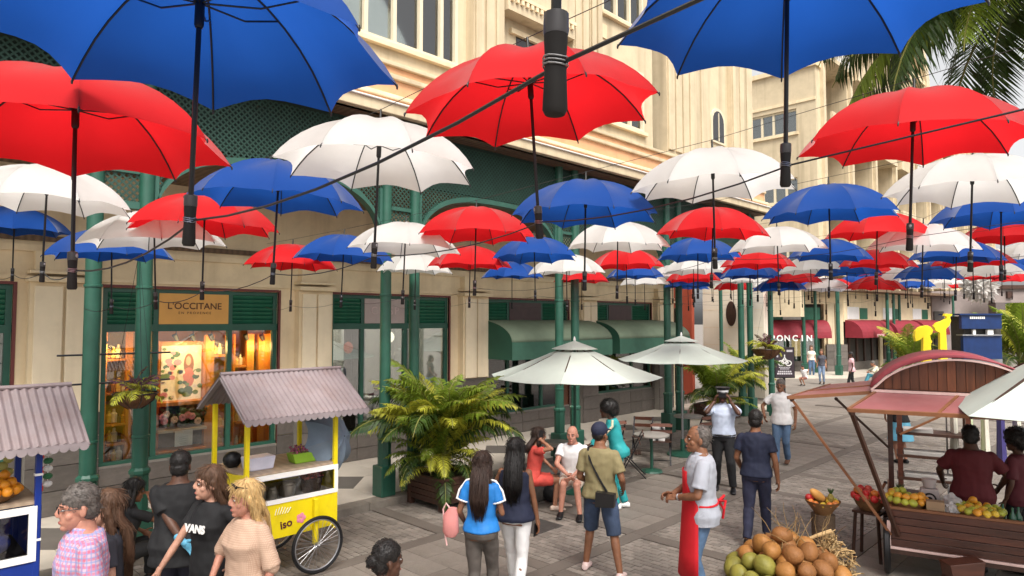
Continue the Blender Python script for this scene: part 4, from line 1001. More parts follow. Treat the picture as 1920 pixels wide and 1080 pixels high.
# ================================================================== parasols
CANV = mat('pale_green_canvas', (0.48, 0.53, 0.475), 0.75, 0.05, 2, 0.1, 40, trans=0.12)
def parasol(x, y, rim, apex, r, label, n=8, rot=0.0, vent=True, pole=(0, 0), group='pale parasols', polem=STEEL):
    e = empty('parasol', (x, y, 0), rot, label, 'parasol', group)
    mb = MB(); rv = 0.27 * r; zv = apex - (apex - rim) * 0.27
    for i in range(n):
        a0, a1 = 2 * PI * (i - .5) / n, 2 * PI * (i + .5) / n
        P = lambda rr, a, z: (rr * math.cos(a), rr * math.sin(a), z)
        vs = []; K = 5; W = 5
        for k_ in range(K + 1):
            t = k_ / K; rr = rv * 0.85 + (r - rv * 0.85) * t; z = zv + 0.01 + (rim - zv) * t - 0.03 * math.sin(PI * t) * (apex - rim)
            for w in range(W + 1):
                f = w / W; A = Vector(P(rr, a0, z)); Bv = Vector(P(rr, a1, z)); q = A.lerp(Bv, f); q.z -= 0.02 * math.sin(PI * f) * t * r; vs.append(q)
        mb.add(vs, [(k_ * (W + 1) + w, k_ * (W + 1) + w + 1, (k_ + 1) * (W + 1) + w + 1, (k_ + 1) * (W + 1) + w) for k_ in range(K) for w in range(W)])
    c = mb.build('canopy', CANV, e); sd = c.modifiers.new('s', 'SOLIDIFY'); sd.thickness = 0.004
    mb = MB()
    for i in range(n):
        a0, a1 = 2 * PI * (i - .5) / n, 2 * PI * (i + .5) / n
        mb.add([(0, 0, apex + 0.03), (rv * math.cos(a0), rv * math.sin(a0), zv + 0.045), (rv * math.cos(a1), rv * math.sin(a1), zv + 0.045)], [(0, 1, 2)])
    c = mb.build('vent_cap', CANV, e); sd = c.modifiers.new('s', 'SOLIDIFY'); sd.thickness = 0.004
    MB().lathe([(0.015, apex), (0.025, apex + 0.05), (0.015, apex + 0.09), (0.004, apex + 0.11)], 8).build('finial', WHITE, e)
    for i in range(n):
        a = 2 * PI * (i + .5) / n; b = MB().bar((0.03 * math.cos(a), 0.03 * math.sin(a), apex - 0.04), ((r - .02) * math.cos(a), (r - .02) * math.sin(a), rim - 0.015), 0.02, 0.015); rb = b.build('rib', WOODD, e)
        MB().bar((0.03 * math.cos(a), 0.03 * math.sin(a), rim - 0.15), (r * .5 * math.cos(a), r * .5 * math.sin(a), (rim + apex) / 2 - 0.04), 0.015, 0.012).build('strut', WOODD, rb)
    MB().lathe([(0.026, 0.05), (0.026, apex)], 10).build('pole', polem, e, True)
    MB().lathe([(0.35, 0), (0.35, 0.03), (0.30, 0.06), (0.05, 0.09), (0.045, 0.35)], 20).build('base', GREEN, e, True)
    return e
a = atd(1077, 600, 11.9); parasol(a.x, a.y, 2.0, 2.6, 1.53, 'nearer pale green parasol over the seated bald man', 8, 0.15, polem=GREEN)
a = atd(1277, 600, 15.0); parasol(a.x, a.y, 2.10, 2.62, 1.42, 'farther pale green parasol over the folding chairs', 8, 0.1)
# ================================================================== benches, tables, chairs
BSTONE = mat('dark_bench_stone', (0.11, 0.10, 0.09), 0.8, 0.25, 5, 0.5, 25)
bench = empty('bench', (-7.78, 9.0, 0), 0, 'low dark stone bench under the woman in red and the bald man', 'bench')
for i in range(5): MB().box(-0.25, 0.25, i * 0.42 - 0.92, i * 0.42 - 0.505, 0, 0.40).build('stone', BSTONE, bench, bev=0.03)
MB().box(-0.29, 0.29, -0.96, 1.22, 0.401, 0.46).build('seat', BSTONE, bench, bev=0.015)
def chair_proto():
    e = empty('folding_chair', (0, 0, 0), 0)
    for s in (-1, 1):
        MB().bar((s * 0.2, 0.24, 0), (s * 0.2, -0.22, 0.86), 0.018, 0.03, (1, 0, 0)).build('leg', DARKM, e); MB().bar((s * 0.18, -0.26, 0), (s * 0.18, 0.20, 0.47), 0.018, 0.03, (1, 0, 0)).build('leg', DARKM, e)
    sl = MB().box(-0.21, 0.21, -0.03, 0.03, -0.009, 0.009).mesh('seat_slat', WOODD)
    for i in range(5): inst('seat_slat', sl, e, (0, -0.14 + i * 0.075, 0.465))
    bl = MB().box(-0.22, 0.22, -0.008, 0.008, -0.035, 0.035).mesh('back_slat', mat('chair_brown_wood', (0.13, 0.05, 0.03), 0.5, 0.2))
    for z in (0.68, 0.82): inst('back_slat', bl, e, (0, -0.235 + (0.86 - z) * .5, z), (R(-12), 0, 0))
    MB().bar((-0.2, -0.24, 0.1), (0.2, -0.24, 0.1), 0.015, 0.015).build('stretcher', DARKM, e)
    return e
CH = chair_proto(); first = True
def chair(u, v, ang, label):
    global first
    o = CH if first else copy_tree(CH); first = False
    o.location = onz(u, v, 0); o.rotation_euler = (0, 0, ang); tag(o, label, 'chair', 'folding bistro chairs'); return o
chair(1185, 893, 2.2, 'slatted folding chair right behind the woman in turquoise, nearest to the street')
chair(1205, 858, 3.6, 'folding chair with a two-slat back left of the black and white box')
chair(1240, 868, 0.6, 'folding chair in front of the second table, seen from behind')
chair(1320, 850, 1.2, 'folding chair close to the policeman and the second parasol base')
chair(1150, 862, 1.0, 'folding chair hidden behind the woman in turquoise')
chair(1335, 822, -0.8, 'farthest folding chair beside the policeman')
def table(u, v, label):
    e = empty('bistro_table', onz(u, v, 0), 0.4, label, 'table', 'round bistro tables')
    MB().lathe([(0.34, 0.70), (0.35, 0.71), (0.35, 0.735), (0.34, 0.74)], 24).build('tabletop', mat('grey_table_top', (0.30, 0.28, 0.25), 0.4, 0.1), e, True)
    MB().lathe([(0.03, 0.05), (0.03, 0.70)], 10).build('stem', GREEN, e); MB().lathe([(0.22, 0), (0.2, 0.03), (0.04, 0.06)], 16).build('foot', GREEN, e); return e
table(1222, 884, 'bistro table nearest the street, right of the woman in turquoise'); table(1292, 838, 'bistro table by the second parasol pole'); table(1040, 905, 'small table between the woman in red and the bald man')
o = MB().box(-0.14, 0.14, -0.07, 0.07, 0, 0.3).build('patterned_box', mat('zebra_print', (0.75, 0.73, 0.7), 0.5, wave=(2.2, 'DIAGONAL', 1.0, 9)), None, bev=0.01, loc=onz(1234, 826, 0.47), rot=(0, 0, 0.5)); tag(o, 'black and white patterned box standing on a cafe chair seat', 'box')
# ================================================================== yellow vending cart
YC = mat('yellow_cart_paint', (0.78, 0.62, 0.005), 0.4, 0.07, 3, stain=0.35, stain_col=(0.42, 0.29, 0.03), sscale=4); ROOFM = mat('mauve_corrugated_roof', (0.235, 0.192, 0.195), 0.55, 0.12, 4, stain=0.6, stain_col=(0.20, 0.13, 0.115), sscale=3)
def corrugated(x0, z0, x1, z1, y0, y1, pitch=0.066, amp=0.010):
    mb = MB(); n = int((y1 - y0) / pitch * 8); d = Vector((x1 - x0, 0, z1 - z0)); nn = Vector((-d.z, 0, d.x)).normalized()
    if nn.z < 0: nn = -nn
    vs = []
    for i in range(n + 1):
        y = y0 + (y1 - y0) * i / n; h = amp * math.sin(2 * PI * (y - y0) / pitch)
        vs += [Vector((x0, y, z0)) + nn * h, Vector((x1, y, z1)) + nn * h]
    return mb.add(vs, [(2 * i, 2 * i + 1, 2 * i + 3, 2 * i + 2) for i in range(n)])
def scallops(x, y0, y1, z, m, parent, n):
    mb = MB(); w = (y1 - y0) / n
    for i in range(n):
        c = y0 + (i + .5) * w; pts = [(c - w / 2, z), (c + w / 2, z)] + [(c + w / 2 * math.cos(PI * k_ / 6), z - 0.035 - w / 2 * math.sin(PI * k_ / 6)) for k_ in range(7)]
        mb.prism(pts, 'x', x - 0.004, x + 0.004)
    return mb.build('scalloped_trim', m, parent)
def wheel(parent, x, y, r, m_tyre, m_spoke, ns=28, w=0.02):
    h = MB().tube([(0, r * math.cos(2 * PI * i / 40), r * math.sin(2 * PI * i / 40)) for i in range(41)], w, 8).build('wheel', m_tyre, parent, True, loc=(x, y, r + w))
    MB().tube([(0, (r - w * 1.3) * math.cos(2 * PI * i / 40), (r - w * 1.3) * math.sin(2 * PI * i / 40)) for i in range(41)], w * .5, 6).build('rim', m_spoke, h)
    for i in range(ns): a = 2 * PI * i / ns; MB().tube([(0.02 * (1 if i % 2 else -1), 0.02 * math.cos(a), 0.02 * math.sin(a)), (0, (r - w * 1.4) * math.cos(a + .2), (r - w * 1.4) * math.sin(a + .2))], 0.0022, 4).build('spoke', m_spoke, h)
    MB().ell((0, 0, 0), (0.05, 0.025, 0.025), 10, 6).build('hub', m_spoke, h); return h
def vend_cart(x, y, cw, L, body, post, label, name, end_hi=True):
    """front face at local x=0 looking +x, length along +y"""
    e = empty(name, (x, y, 0), 0, label, 'cart')
    for px in (-0.02, -cw + 0.02):
        for py in (0.03, L - 0.03): MB().box(px - 0.025, px + 0.025, py - 0.025, py + 0.025, 0.45, 1.98 if px < -0.1 else 1.95).build('post', post, e, bev=0.005)
    ye = -0.1; y1 = L + 0.30
    xr = -cw / 2
    zr, zf = 2.36, 1.905
    for (xa, za) in ((0.22, zf), (-cw - 0.2, zf + .04)):
        c = corrugated(xr, zr, xa, za, ye, y1).build('roof_sheet', ROOFM, e, fix=False); sd = c.modifiers.new('s', 'SOLIDIFY'); sd.thickness = 0.006
    MB().tube([(xr, ye, zr + 0.012), (xr, y1, zr + 0.012)], 0.022, 8).build('ridge_cap', ROOFM, e, True)
    for yy in (ye + 0.02, y1 - 0.02):
        for (xa, za) in ((0.21, zf - .03), (-cw - 0.19, zf + .01)): MB().bar((xr, yy, zr - 0.035), (xa, yy, za), 0.02, 0.06, (0, 1, 0)).build('barge_board', mat('mauve_board', (0.26, 0.22, 0.225), 0.6), e)
    scallops(0.215, ye, y1, zf - 0.0, mat('mauve_board', (0, 0, 0)), e, int((y1 - ye) / 0.075))
    MB().box(0.195, 0.21, ye + .02, y1 - .02, zf - 0.055, zf - 0.015).build('fascia', mat('mauve_board', (0, 0, 0)), e)
    return e
YCX, YCY, YL, YW = -7.40, 3.24, 1.17, 0.95
E1 = vend_cart(YCX, YCY, YW, YL, YC, YC, 'bright yellow vending cart with a mauve corrugated roof and big spoked wheels', 'vending_cart')
MB().box(-0.012, 0.0, 0.0, YL, 0.49, 0.885).build('front_panel', YC, E1, bev=0.004); MB().box(-YW, -YW + 0.012, 0, YL, 0.49, 1.24).build('back_panel', YC, E1)
for yy in (0.0, YL - 0.012): MB().prism([(-YW + .013, 0.49), (-0.013, 0.49), (-0.013, 1.27)] + [(-YW * k_ / 8 - .013 + .026 * k_ / 8, 1.27 - 0.05 * math.sin(PI * k_ / 8)) for k_ in range(1, 8)] + [(-YW + .013, 1.27)], 'y', yy, yy + 0.012).build('end_panel', YC, E1)
MB().box(-YW + .013, -0.013, 0.013, YL - .013, 0.49, 0.51).build('bottom', YC, E1)
f = MB(); f.box(-0.02, 0.008, 0.0, YL, 1.17, 1.225).box(-0.02, 0.008, 0, YL, 0.885, 0.935).box(-0.02, 0.0075, 0, 0.05, 0.936, 1.169).box(-0.02, 0.0075, YL - .05, YL, 0.936, 1.169); wfm = f.build('window_frame', WHITE, E1)
MB().box(-0.012, -0.006, 0.05, YL - .05, 0.935, 1.17).build('pane', glass_mat('clear_glass', (0.95, 0.95, 0.95), 0.03), wfm)
MB().box(-YW + 0.02, -0.02, 0.012, YL - .012, 1.226, 1.25).build('counter', mat('pale_counter_wood', (0.36, 0.27, 0.19), 0.5, 0.15, 3, wave=(3, 'Y', 0.2)), E1, bev=0.004)
MB().box(-YW + .02, -0.03, 0.013, YL - .013, 0.88, 0.9).build('shelf', WHITE, E1)
for xx in (0.09, -YW - 0.09): wheel(E1, xx, 0.86, 0.315, BLACK, STEEL)
MB().box(0.005, 0.06, 0.83, 0.885, 0.33, 0.86).build('wheel_bracket', YC, E1, bev=0.005); MB().box(-YW - .06, -YW - .005, 0.83, 0.885, 0.33, 0.86).build('wheel_bracket', YC, E1); MB().tube([(-YW - .12, 0.86, 0.335), (0.12, 0.86, 0.335)], 0.012, 8).build('axle', STEEL, E1)
for xx in (-0.05, -YW + .05): MB().box(xx - .02, xx + .02, 0.05, 0.09, 0.0, 0.49).build('leg', YC, E1)
text('lettering', 'iso', 0.13, mat('dark_red_ink', (0.10, 0.02, 0.02), 0.5), E1, (0.004, 0.50, 0.635), (R(90), R(-8), R(90)), 0.002, bold=0.003)
fl = MB()
for i in range(5): a = i * 1.2566; fl.ell((0.004, 0.685 + 0.035 * math.cos(a), 0.665 + 0.035 * math.sin(a)), (0.003, 0.028, 0.028), 10, 6)
fl.build('flower_emblem', mat('pink_print', (0.75, 0.25, 0.35), 0.5), E1)
ry = MB()
for i in range(6): ry.bar((0.004, 0.36 + i * 0.03, 0.76), (0.004, 0.38 + i * 0.035, 0.83 + 0.012 * math.sin(i * 1.0)), 0.003, 0.014, (1, 0, 0))
ry.build('rays_emblem', WHITE, E1)
def w1(x, y, z): return (YCX + x, YCY + y, z)
def pot(name, loc, r0, r1, h, m, label, cat): return tag(MB().lathe([(r0, 0), (r1, h), (r1 + .008, h + .002), (r1 + .006, h + .015), (r1 - .01, h + .012), (r1 - 0.012, h * 0.8)], 18).build(name, m, None, True, loc=loc), label, cat)
tag(MB().prism([(-.14, 0), (.14, 0), (.17, .15), (-.17, .15)], 'x', -0.11, 0.11).build('white_basin', mat('lilac_white_plastic', (0.62, 0.62, 0.72), 0.4), None, bev=0.015, loc=w1(-0.32, 0.30, 1.25)), 'white plastic basin on the left of the yellow cart counter', 'basin')
tag(MB().ell((0, 0, 0.09), (0.11, 0.11, 0.1), 14, 8).build('dark_bag', BLACK, None, True, loc=w1(-0.62, 0.12, 1.25)), 'round black bag at the far left of the yellow cart counter', 'bag')
fp = empty('flower_trough', w1(-0.32, 0.88, 1.25), 0, 'lime green trough of small purple flowers on the yellow cart counter', 'planter')
MB().prism([(-.15, 0), (.15, 0), (.19, .12), (-.19, .12)], 'x', -0.09, 0.09).build('trough', mat('lime_plastic', (0.23, 0.42, 0.03), 0.45), fp, bev=0.01)
flw = MB(); rnd = random.Random(3)
for i in range(130): a = (rnd.uniform(-.09, .09), rnd.uniform(-.18, .18), rnd.uniform(.11, .2)); flw.ell(a, rnd.uniform(.008, .016), 5, 4)
tag(flw.build('blossoms', mat('purple_blossom', (0.28, 0.07, 0.12), 0.7, 0.4, 20, island=0.4), fp), kind='stuff')
pot('flower_pot', w1(-0.22, 0.93, 0.9), 0.11, 0.14, 0.16, mat('brown_pot', (0.06, 0.03, 0.02), 0.6), 'dark brown pot inside the yellow cart display case', 'pot')
flw = MB()
for i in range(80): flw.ell((rnd.uniform(-.12, .12), rnd.uniform(-.12, .12), rnd.uniform(.0, .09)), rnd.uniform(.01, .02), 5, 4)
tag(flw.build('red_flowers', mat('red_blossom', (0.45, 0.08, 0.05), 0.7, 0.4, 20, island=0.4), None, loc=w1(-0.22, 0.93, 1.06)), 'bunch of small red flowers in the brown pot in the display case', 'flowers', kind='stuff')
for yy, r, h, lab in ((0.62, 0.09, 0.13, 'wide metal jar in the middle of the display case'), (0.42, 0.06, 0.1, 'small metal jar at the left of the display case'), (0.27, 0.07, 0.16, 'tall metal jar near the display case edge')):
    tag(MB().lathe([(r * .9, 0), (r, 0.01), (r, h), (r * .8, h + .01), (r * .8, h + .03), (r * .3, h + .04)], 16).build('metal_jar', mat('dull_tin', (0.42, 0.38, 0.30), 0.35, 0.1, metal=0.7), None, True, loc=w1(-0.2, yy, 0.9)), lab, 'jar', 'jars in the cart display')
gu = empty('small_umbrella', atd(618, 826, 8.6), 0, 'open grey-blue umbrella leaning on its side behind the yellow cart', 'umbrella')
GUM = mat('grey_blue_cloth', (0.19, 0.25, 0.32), 0.6, 0.08, trans=0.15)
gu.rotation_euler = (RGT * 0.85 + Vector((0, 0, 0.30)) - FWD * 0.30).to_track_quat('Z', 'Y').to_euler()
gm = CAN['b'].copy(); gm.materials[0] = GUM; inst('canopy', gm, gu, (0, 0, -0.06), (0, 0, 0), (.7, .7, .9)); inst('shaft', SH, gu, (0, 0, -.05), (0, 0, 0), (1, 1, .85)); inst('rib_frame', RIBS8, gu, (0, 0, -0.06), (0, 0, 0), (.7, .7, .9))
# blue and white kiosk at the left edge
BLP = mat('cobalt_paint', (0.008, 0.03, 0.21), 0.4, 0.1)
E2 = vend_cart(-7.2, -0.25, 1.0, 1.58, BLP, BLP, 'blue and white fruit kiosk with a mauve corrugated roof at the left edge', 'fruit_kiosk')
MB().box(-0.012, 0, 0, 1.55, 0.35, 0.87).build('front_panel', BLP, E2); MB().box(-1.0, -0.02, 0.01, 1.57, 1.37, 1.40).build('counter', mat('pale_counter_wood', (0, 0, 0)), E2)
MB().box(-1.0, -0.988, 0, 1.55, 0.35, 1.36).build('back_panel', BLP, E2); MB().box(-0.987, -0.013, 1.568, 1.58, 0.35, 1.36).build('end_panel', BLP, E2)
f = MB(); f.box(-0.015, 0.012, 0.0, 1.545, 1.30, 1.36).box(-0.015, 0.012, 0, 1.545, 0.88, 0.94).box(-0.015, 0.0115, 1.485, 1.545, 0.941, 1.299).box(-0.015, 0.0115, 0, .06, 0.941, 1.299); wfm = f.build('window_frame', WHITE, E2)
MB().box(-0.01, -0.004, 0.06, 1.485, 0.94, 1.3).build('pane', bpy.data.materials['clear_glass'], wfm)
MB().box(-0.9, -0.1, 0.1, 1.5, 0.9, 0.92).build('shelf', INTD, E2)
for z in (1.05, 1.62): MB().box(-0.05, 0.009, 1.52, 1.58, z, z + 0.02).build('post_band', WHITE, E2)
for sx in (-0.05, -0.95):
    for sy in (0.1, 1.5): MB().box(sx - .03, sx + .03, sy - .03, sy + .03, 0, 0.35).build('leg', BLP, E2)
fl = MB()
for cx_, cz_, rr in ((1.30, 0.62, 0.10), (0.95, 0.55, 0.12), (1.42, 0.45, 0.08)):
    for i in range(6): a = i * 1.047; fl.ell((0.004, cx_ + rr * .6 * math.cos(a), cz_ + rr * .6 * math.sin(a)), (0.003, rr * .45, rr * .3), 8, 5, Matrix.Rotation(a, 3, 'X'))
fl.build('flower_print', mat('magenta_print', (0.55, 0.12, 0.30), 0.5), E2)
rnd = random.Random(11)
for i in range(6):
    c = [(0.35, 0.05, 0.25), (0.05, 0.08, 0.4), (0.5, 0.5, 0.55), (0.1, 0.3, 0.12)][i % 4]; m = mat('gift_%d' % (i % 4), c, 0.4)
    tag(MB().ell((0, 0, 0.09), (0.09, 0.11, 0.09), 12, 7).build('sweet_bag', m, None, True, loc=(-7.2 - rnd.uniform(.2, .35), 0.1 + i * 0.19, 0.92)), 'colourful bag of sweets behind the glass of the blue kiosk', 'bag', 'bags in the kiosk window')
OR = mat('orange_peel', (0.72, 0.27, 0.015), 0.45, 0.1, 8, 0.15, 90); WICK = mat('wicker', (0.26, 0.13, 0.05), 0.7, 0.25, 8, 0.6, 50, wave=(30, 'Z', 0.5, 2))
def bowl(name, loc, r, h, m, label, cat='basket'):
    return tag(MB().lathe([(r * .55, 0), (r * .8, h * .4), (r, h), (r * 1.05, h + .01), (r * .97, h + .02), (r * .75, h * .45), (r * .5, .02)], 20).build(name, m, None, True, loc=loc), label, cat)
fruit_cache = {}
def fruit(loc, r, m, name, label, group, sq=(1, 1, 1)):
    k_ = (m.name, round(r, 3), sq)
    if k_ not in fruit_cache:
        me = MB().ell((0, 0, 0), (r * sq[0], r * sq[1], r * sq[2]), 20, 12).mesh(name, m, 'all')
        for v in me.vertices:
            q = v.co.normalized(); a = math.atan2(q.y, q.x); f = 1 + (0.035 * math.cos(3 * a) * (1 - q.z * q.z) + (0.16 * max(0, q.z - .75) * 2 if name == 'coconut' else -0.12 * max(0, abs(q.z) - .86)))
            v.co = v.co * (f + 0.02 * math.sin(5 * q.x + 3 * q.z + r * 900))
        fruit_cache[k_] = me
    o = inst(name, fruit_cache[k_], None, loc, (random.uniform(0, 6), random.uniform(0, 6), random.uniform(0, 6))); return tag(o, label, name, group)
def heap(c, R0, r, n, mats, name, label, group, sq=(1, 1, 1), seed=0):
    rnd = random.Random(seed); c = Vector(c); done = 0; lay = 0
    while done < n and lay < 6:
        rad = R0 - lay * r * 0.95; z = lay * r * 1.35
        k_ = 0
        rings = []
        rr = rad - r * 0.4
        while rr > -r * 0.5:
            m_ = max(1, int(2 * PI * max(rr, 0.01) / (2.02 * r))) if rr > r * 0.5 else 1
            for i in range(m_):
                a = 2 * PI * i / m_ + lay * 0.7 + rr * 9; rings.append((max(rr, 0) * math.cos(a), max(rr, 0) * math.sin(a)))
            rr -= 2.0 * r
        for x_, y_ in rings:
            if done >= n: break
            fruit(c + Vector((x_ + rnd.uniform(-.1, .1) * r, y_ + rnd.uniform(-.1, .1) * r, z + rnd.uniform(-.1, .1) * r)), r * rnd.choice((0.94, 1.0, 1.05)), rnd.choice(mats), name, label, group, sq); done += 1
        lay += 1
kb = Vector((-7.42, 1.02, 1.40)); bowl('fruit_basket', kb, 0.17, 0.07, WICK, 'shallow basket of oranges on the blue kiosk counter')
heap(kb + Vector((0, 0, 0.10)), 0.18, 0.042, 30, [OR], 'orange', 'bright orange in the basket on the blue kiosk counter', 'oranges on the kiosk', seed=2)
REDW = mat('red_white_stripe', (0.75, 0.06, 0.05), 0.5, 0.02, wave=(4.0, 'Z', 0.0))
sw = empty('sweet_string', (-7.5, 1.36, 1.42), 0, 'hanging string of red and white striped sweets in the blue kiosk', 'sweets')
for i in range(6): MB().lathe([(0.03, i * .075), (0.032, i * .075 + .07)], 10).build('sweet', [REDW, WHITE][i % 2], sw)
MB().tube([(0, 0, 0), (0, 0, 0.55)], 0.004, 4).build('string', WHITE, sw)
sw = empty('sweet_string', (-7.38, 1.40, 1.5), 0, 'hanging string of green and white sachets beside the striped sweets', 'sweets')
for i in range(6): MB().ell((0, 0, i * .07), (.03, .04, .03), 8, 5).build('sachet', [WHITE, mat('dark_green_print', (0.03, 0.15, 0.06), 0.5)][i % 2], sw)
MB().tube([(0, 0, -.03), (0, 0, 0.5)], 0.004, 4).build('string', WHITE, sw)
for i in range(5): fruit((-7.62, 1.1 + 0.04 * (i % 2), 1.55 + i * 0.06), 0.04, mat('pale_green_fruit', (0.45, 0.42, 0.12), 0.5), 'guava', 'pale green fruit hanging in the blue kiosk above the oranges', 'hanging guavas')
# ================================================================== shop interiors
def ib(name, m, u0, u1, v0, v1, X, dep=0.03, parent=None, label=None, cat=None, group=None, bev=0.0):
    a = onx(u0, (v0 + v1) / 2, X); b = onx(u1, (v0 + v1) / 2, X); um = (u0 + u1) / 2
    z1 = onx(um, v0, X).z; z0 = onx(um, v1, X).z
    if parent or not label: return MB().box(X - dep, X, a.y, b.y, z0, z1).build(name, m, parent or B, bev=bev)
    c = ((a.y + b.y) / 2); o = MB().box(-dep, 0, a.y - c, b.y - c, 0, z1 - z0).build(name, m, None, bev=bev, loc=(X, c, z0)); return tag(o, label, cat, group)
ORG = mat('honey_shop_wood', (0.62, 0.23, 0.03), 0.5, 0.12, 3, wave=(3, 'X', 0.2), stretch=(3, 3, .6))
S1 = empty('display_shelf', (-12.6, 3.3, 0.3), 0, 'tall honey coloured display shelf behind the left pane of the orange shop', 'shelf', 'shelves in the orange shop')
def into(o, e): o.parent = e; o.matrix_parent_inverse = Matrix.Translation(e.location).inverted(); return o
for u0, u1 in ((187, 199), (236, 247), (278, 284)): into(ib('post', ORG, u0, u1, 622, 868, -12.45, 0.1), S1)
for v in (672, 735, 793, 829, 864): into(ib('shelf', ORG, 199, 278, v, v + 4, -12.46, 0.35), S1)
into(ib('back_board', mat('olive_back', (0.20, 0.13, 0.035), 0.6), 199, 278, 624, 866, -12.85, 0.02), S1)
S2 = empty('display_shelf', (-12.6, 4.75, 0.3), 0, 'narrow honey coloured shelf right of the flower poster', 'shelf', 'shelves in the orange shop')
for u0, u1 in ((384, 400), (424, 427)): into(ib('post', ORG, u0, u1, 628, 852, -12.45, 0.1), S2)
for v in (665, 742, 800, 832): into(ib('shelf', ORG, 400, 424, v, v + 4, -12.46, 0.35), S2)
S3 = empty('display_shelf', (-12.6, 5.4, 0.3), 0, 'honey coloured shelf behind the right pane of the orange shop', 'shelf', 'shelves in the orange shop')
for u0, u1 in ((462, 475), (484, 512), (438, 440)): into(ib('post', ORG, u0, u1, 626, 842, -12.45, 0.1), S3)
for v in (685, 745, 790, 833): into(ib('shelf', ORG, 440, 462, v, v + 4, -12.46, 0.35), S3)
S4 = empty('window_display', (-12.5, 4.3, 0.3), 0, 'stepped window display with a wooden ledge under the flower poster', 'display')
into(ib('ledge', ORG, 300, 388, 753, 759, -12.35, 0.5), S4); into(ib('ledge', mat('pale_ledge', (0.5, 0.42, 0.32), 0.5), 298, 388, 804, 809, -12.33, 0.5), S4); into(ib('ledge', ORG, 297, 388, 843, 850, -12.3, 0.5), S4)
into(ib('backing', INTD, 298, 384, 760, 843, -12.7, 0.02), S4); into(ib('frame', ORG, 376, 384, 640, 754, -12.68, 0.05), S4); into(ib('frame', ORG, 297, 302, 640, 754, -12.68, 0.05), S4); into(ib('frame', ORG, 302, 376, 640, 648, -12.68, 0.05), S4)
# poster: a pale garden print with a simple figure
PO = empty('poster', onx(339, 752, -12.66), 0, 'bright garden poster with a long haired woman in the orange shop window', 'poster')
pw = (onx(377, 700, -12.66).y - onx(302, 700, -12.66).y) / 2; phh = onx(339, 649, -12.66).z - onx(339, 753, -12.66).z
MB().box(-0.01, 0, -pw, pw, 0, phh).build('sheet', mat('poster_pale_glow', (0.75, 0.62, 0.40), 0.6, 0.1, 4, emit=0.25), PO)  # sheet has a faint added glow of its own, it is no lamp
def disc(name, m, pts, k_): return MB().prism(pts, 'x', 0.0005 * k_, 0.0005 * k_ + 0.0004).build(name, m, PO)
def ellp(cy, cz, ry, rz, n=14): return [(cy + ry * math.cos(2 * PI * i / n), cz + rz * math.sin(2 * PI * i / n)) for i in range(n)]
disc('print', mat('print_hair', (0.28, 0.11, 0.04), 0.6), ellp(pw * .36, phh * .66, pw * .26, phh * .2), 2); disc('print', mat('print_dress', (0.65, 0.18, 0.12), 0.6), ellp(pw * .36, phh * .42, pw * .30, phh * .18), 3); disc('print', mat('print_skin', (0.72, 0.42, 0.28), 0.6), ellp(pw * .34, phh * .72, pw * .13, phh * .085), 4)
disc('print', mat('print_vase', (0.70, 0.62, 0.40), 0.6), ellp(-pw * .1, phh * .28, pw * .22, phh * .26), 5)
rnd = random.Random(2); PC = [mat('print_leaf', (0.05, 0.13, 0.05), 0.6), mat('print_pink', (0.72, 0.30, 0.38), 0.6), mat('print_leaf2', (0.16, 0.26, 0.08), 0.6), mat('print_white', (0.8, 0.75, 0.68), 0.6)]
for i in range(70):
    y = rnd.uniform(-.95, .95) * pw; z = rnd.uniform(.05, .95) * phh
    if z > phh * .55 and y > -pw * .1: continue
    if z > phh * .35 and abs(y - pw * .36) < pw * .3: continue
    r = rnd.uniform(.03, .075) * phh; disc('print', PC[i % 4 if i % 4 != 1 or i % 3 else 2], ellp(y, z, r, r * .8, 8), 6 + i % 9)
card = ib('price_card', WHITE, 328, 361, 807, 836, -12.25, 0.01, label='white handwritten card in the orange shop window', cat='card')
MB().box(0, 0.001, -0.05, 0.05, 0.03, 0.034).build('writing', BLACK, card)
for i in range(4): MB().bar((0.001, -.07, 0.05 + i * .035), (0.001, .07, 0.06 + i * .035), 0.002, 0.012, (1, 0, 0)).build('writing', BLACK, card)
rnd = random.Random(9)
fls = MB(); lvs = MB()
p0 = onx(302, 800, -12.5); p1 = onx(384, 800, -12.5)
for i in range(150):
    y = rnd.uniform(p0.y, p1.y); z = p0.z + rnd.uniform(0.0, .30); c = Vector((-12.5 + rnd.uniform(-.1, .1), y, z)); lvs.ell(c, (.02, rnd.uniform(.02, .05), rnd.uniform(.015, .03)), 6, 4, Matrix.Rotation(rnd.uniform(0, 3), 3, 'X'))
tag(lvs.build('garland_leaves', mat('garland_green', (0.03, 0.085, 0.035), 0.6, 0.3, island=0.4)), 'dark green garland leaves below the poster in the orange shop window', 'garland', kind='stuff')
for i, (u, v, c) in enumerate(((305, 783, 0), (312, 777, 1), (342, 783, 0), (360, 780, 0), (352, 778, 2), (308, 790, 2), (327, 787, 1), (371, 789, 1))):
    m = MB(); q = onx(u, v, -12.38)
    for j in range(7): a = j * .9; m.ell((0, .035 * math.cos(a), .035 * math.sin(a)), (.015, .03, .03), 8, 5)
    tag(m.build('flower', mat('pink_flower_%s' % 'abc'[c], [(0.7, 0.25, 0.33), (0.72, 0.5, 0.4), (0.65, 0.16, 0.2)][c], 0.6), None, loc=q), 'pink blossom in the garland below the poster of the orange shop', 'flower', 'garland blossoms')
BOT = [mat('amber_bottle', (0.45, 0.18, 0.02), 0.25, 0.1), mat('gold_jar', (0.72, 0.48, 0.10), 0.3, 0.1), mat('cream_tub', (0.72, 0.62, 0.42), 0.5, 0.1), mat('dark_jar', (0.10, 0.06, 0.03), 0.3)]
bm_ = MB().lathe([(0.03, 0), (0.032, 0.09), (0.014, 0.11), (0.014, 0.14)], 10)
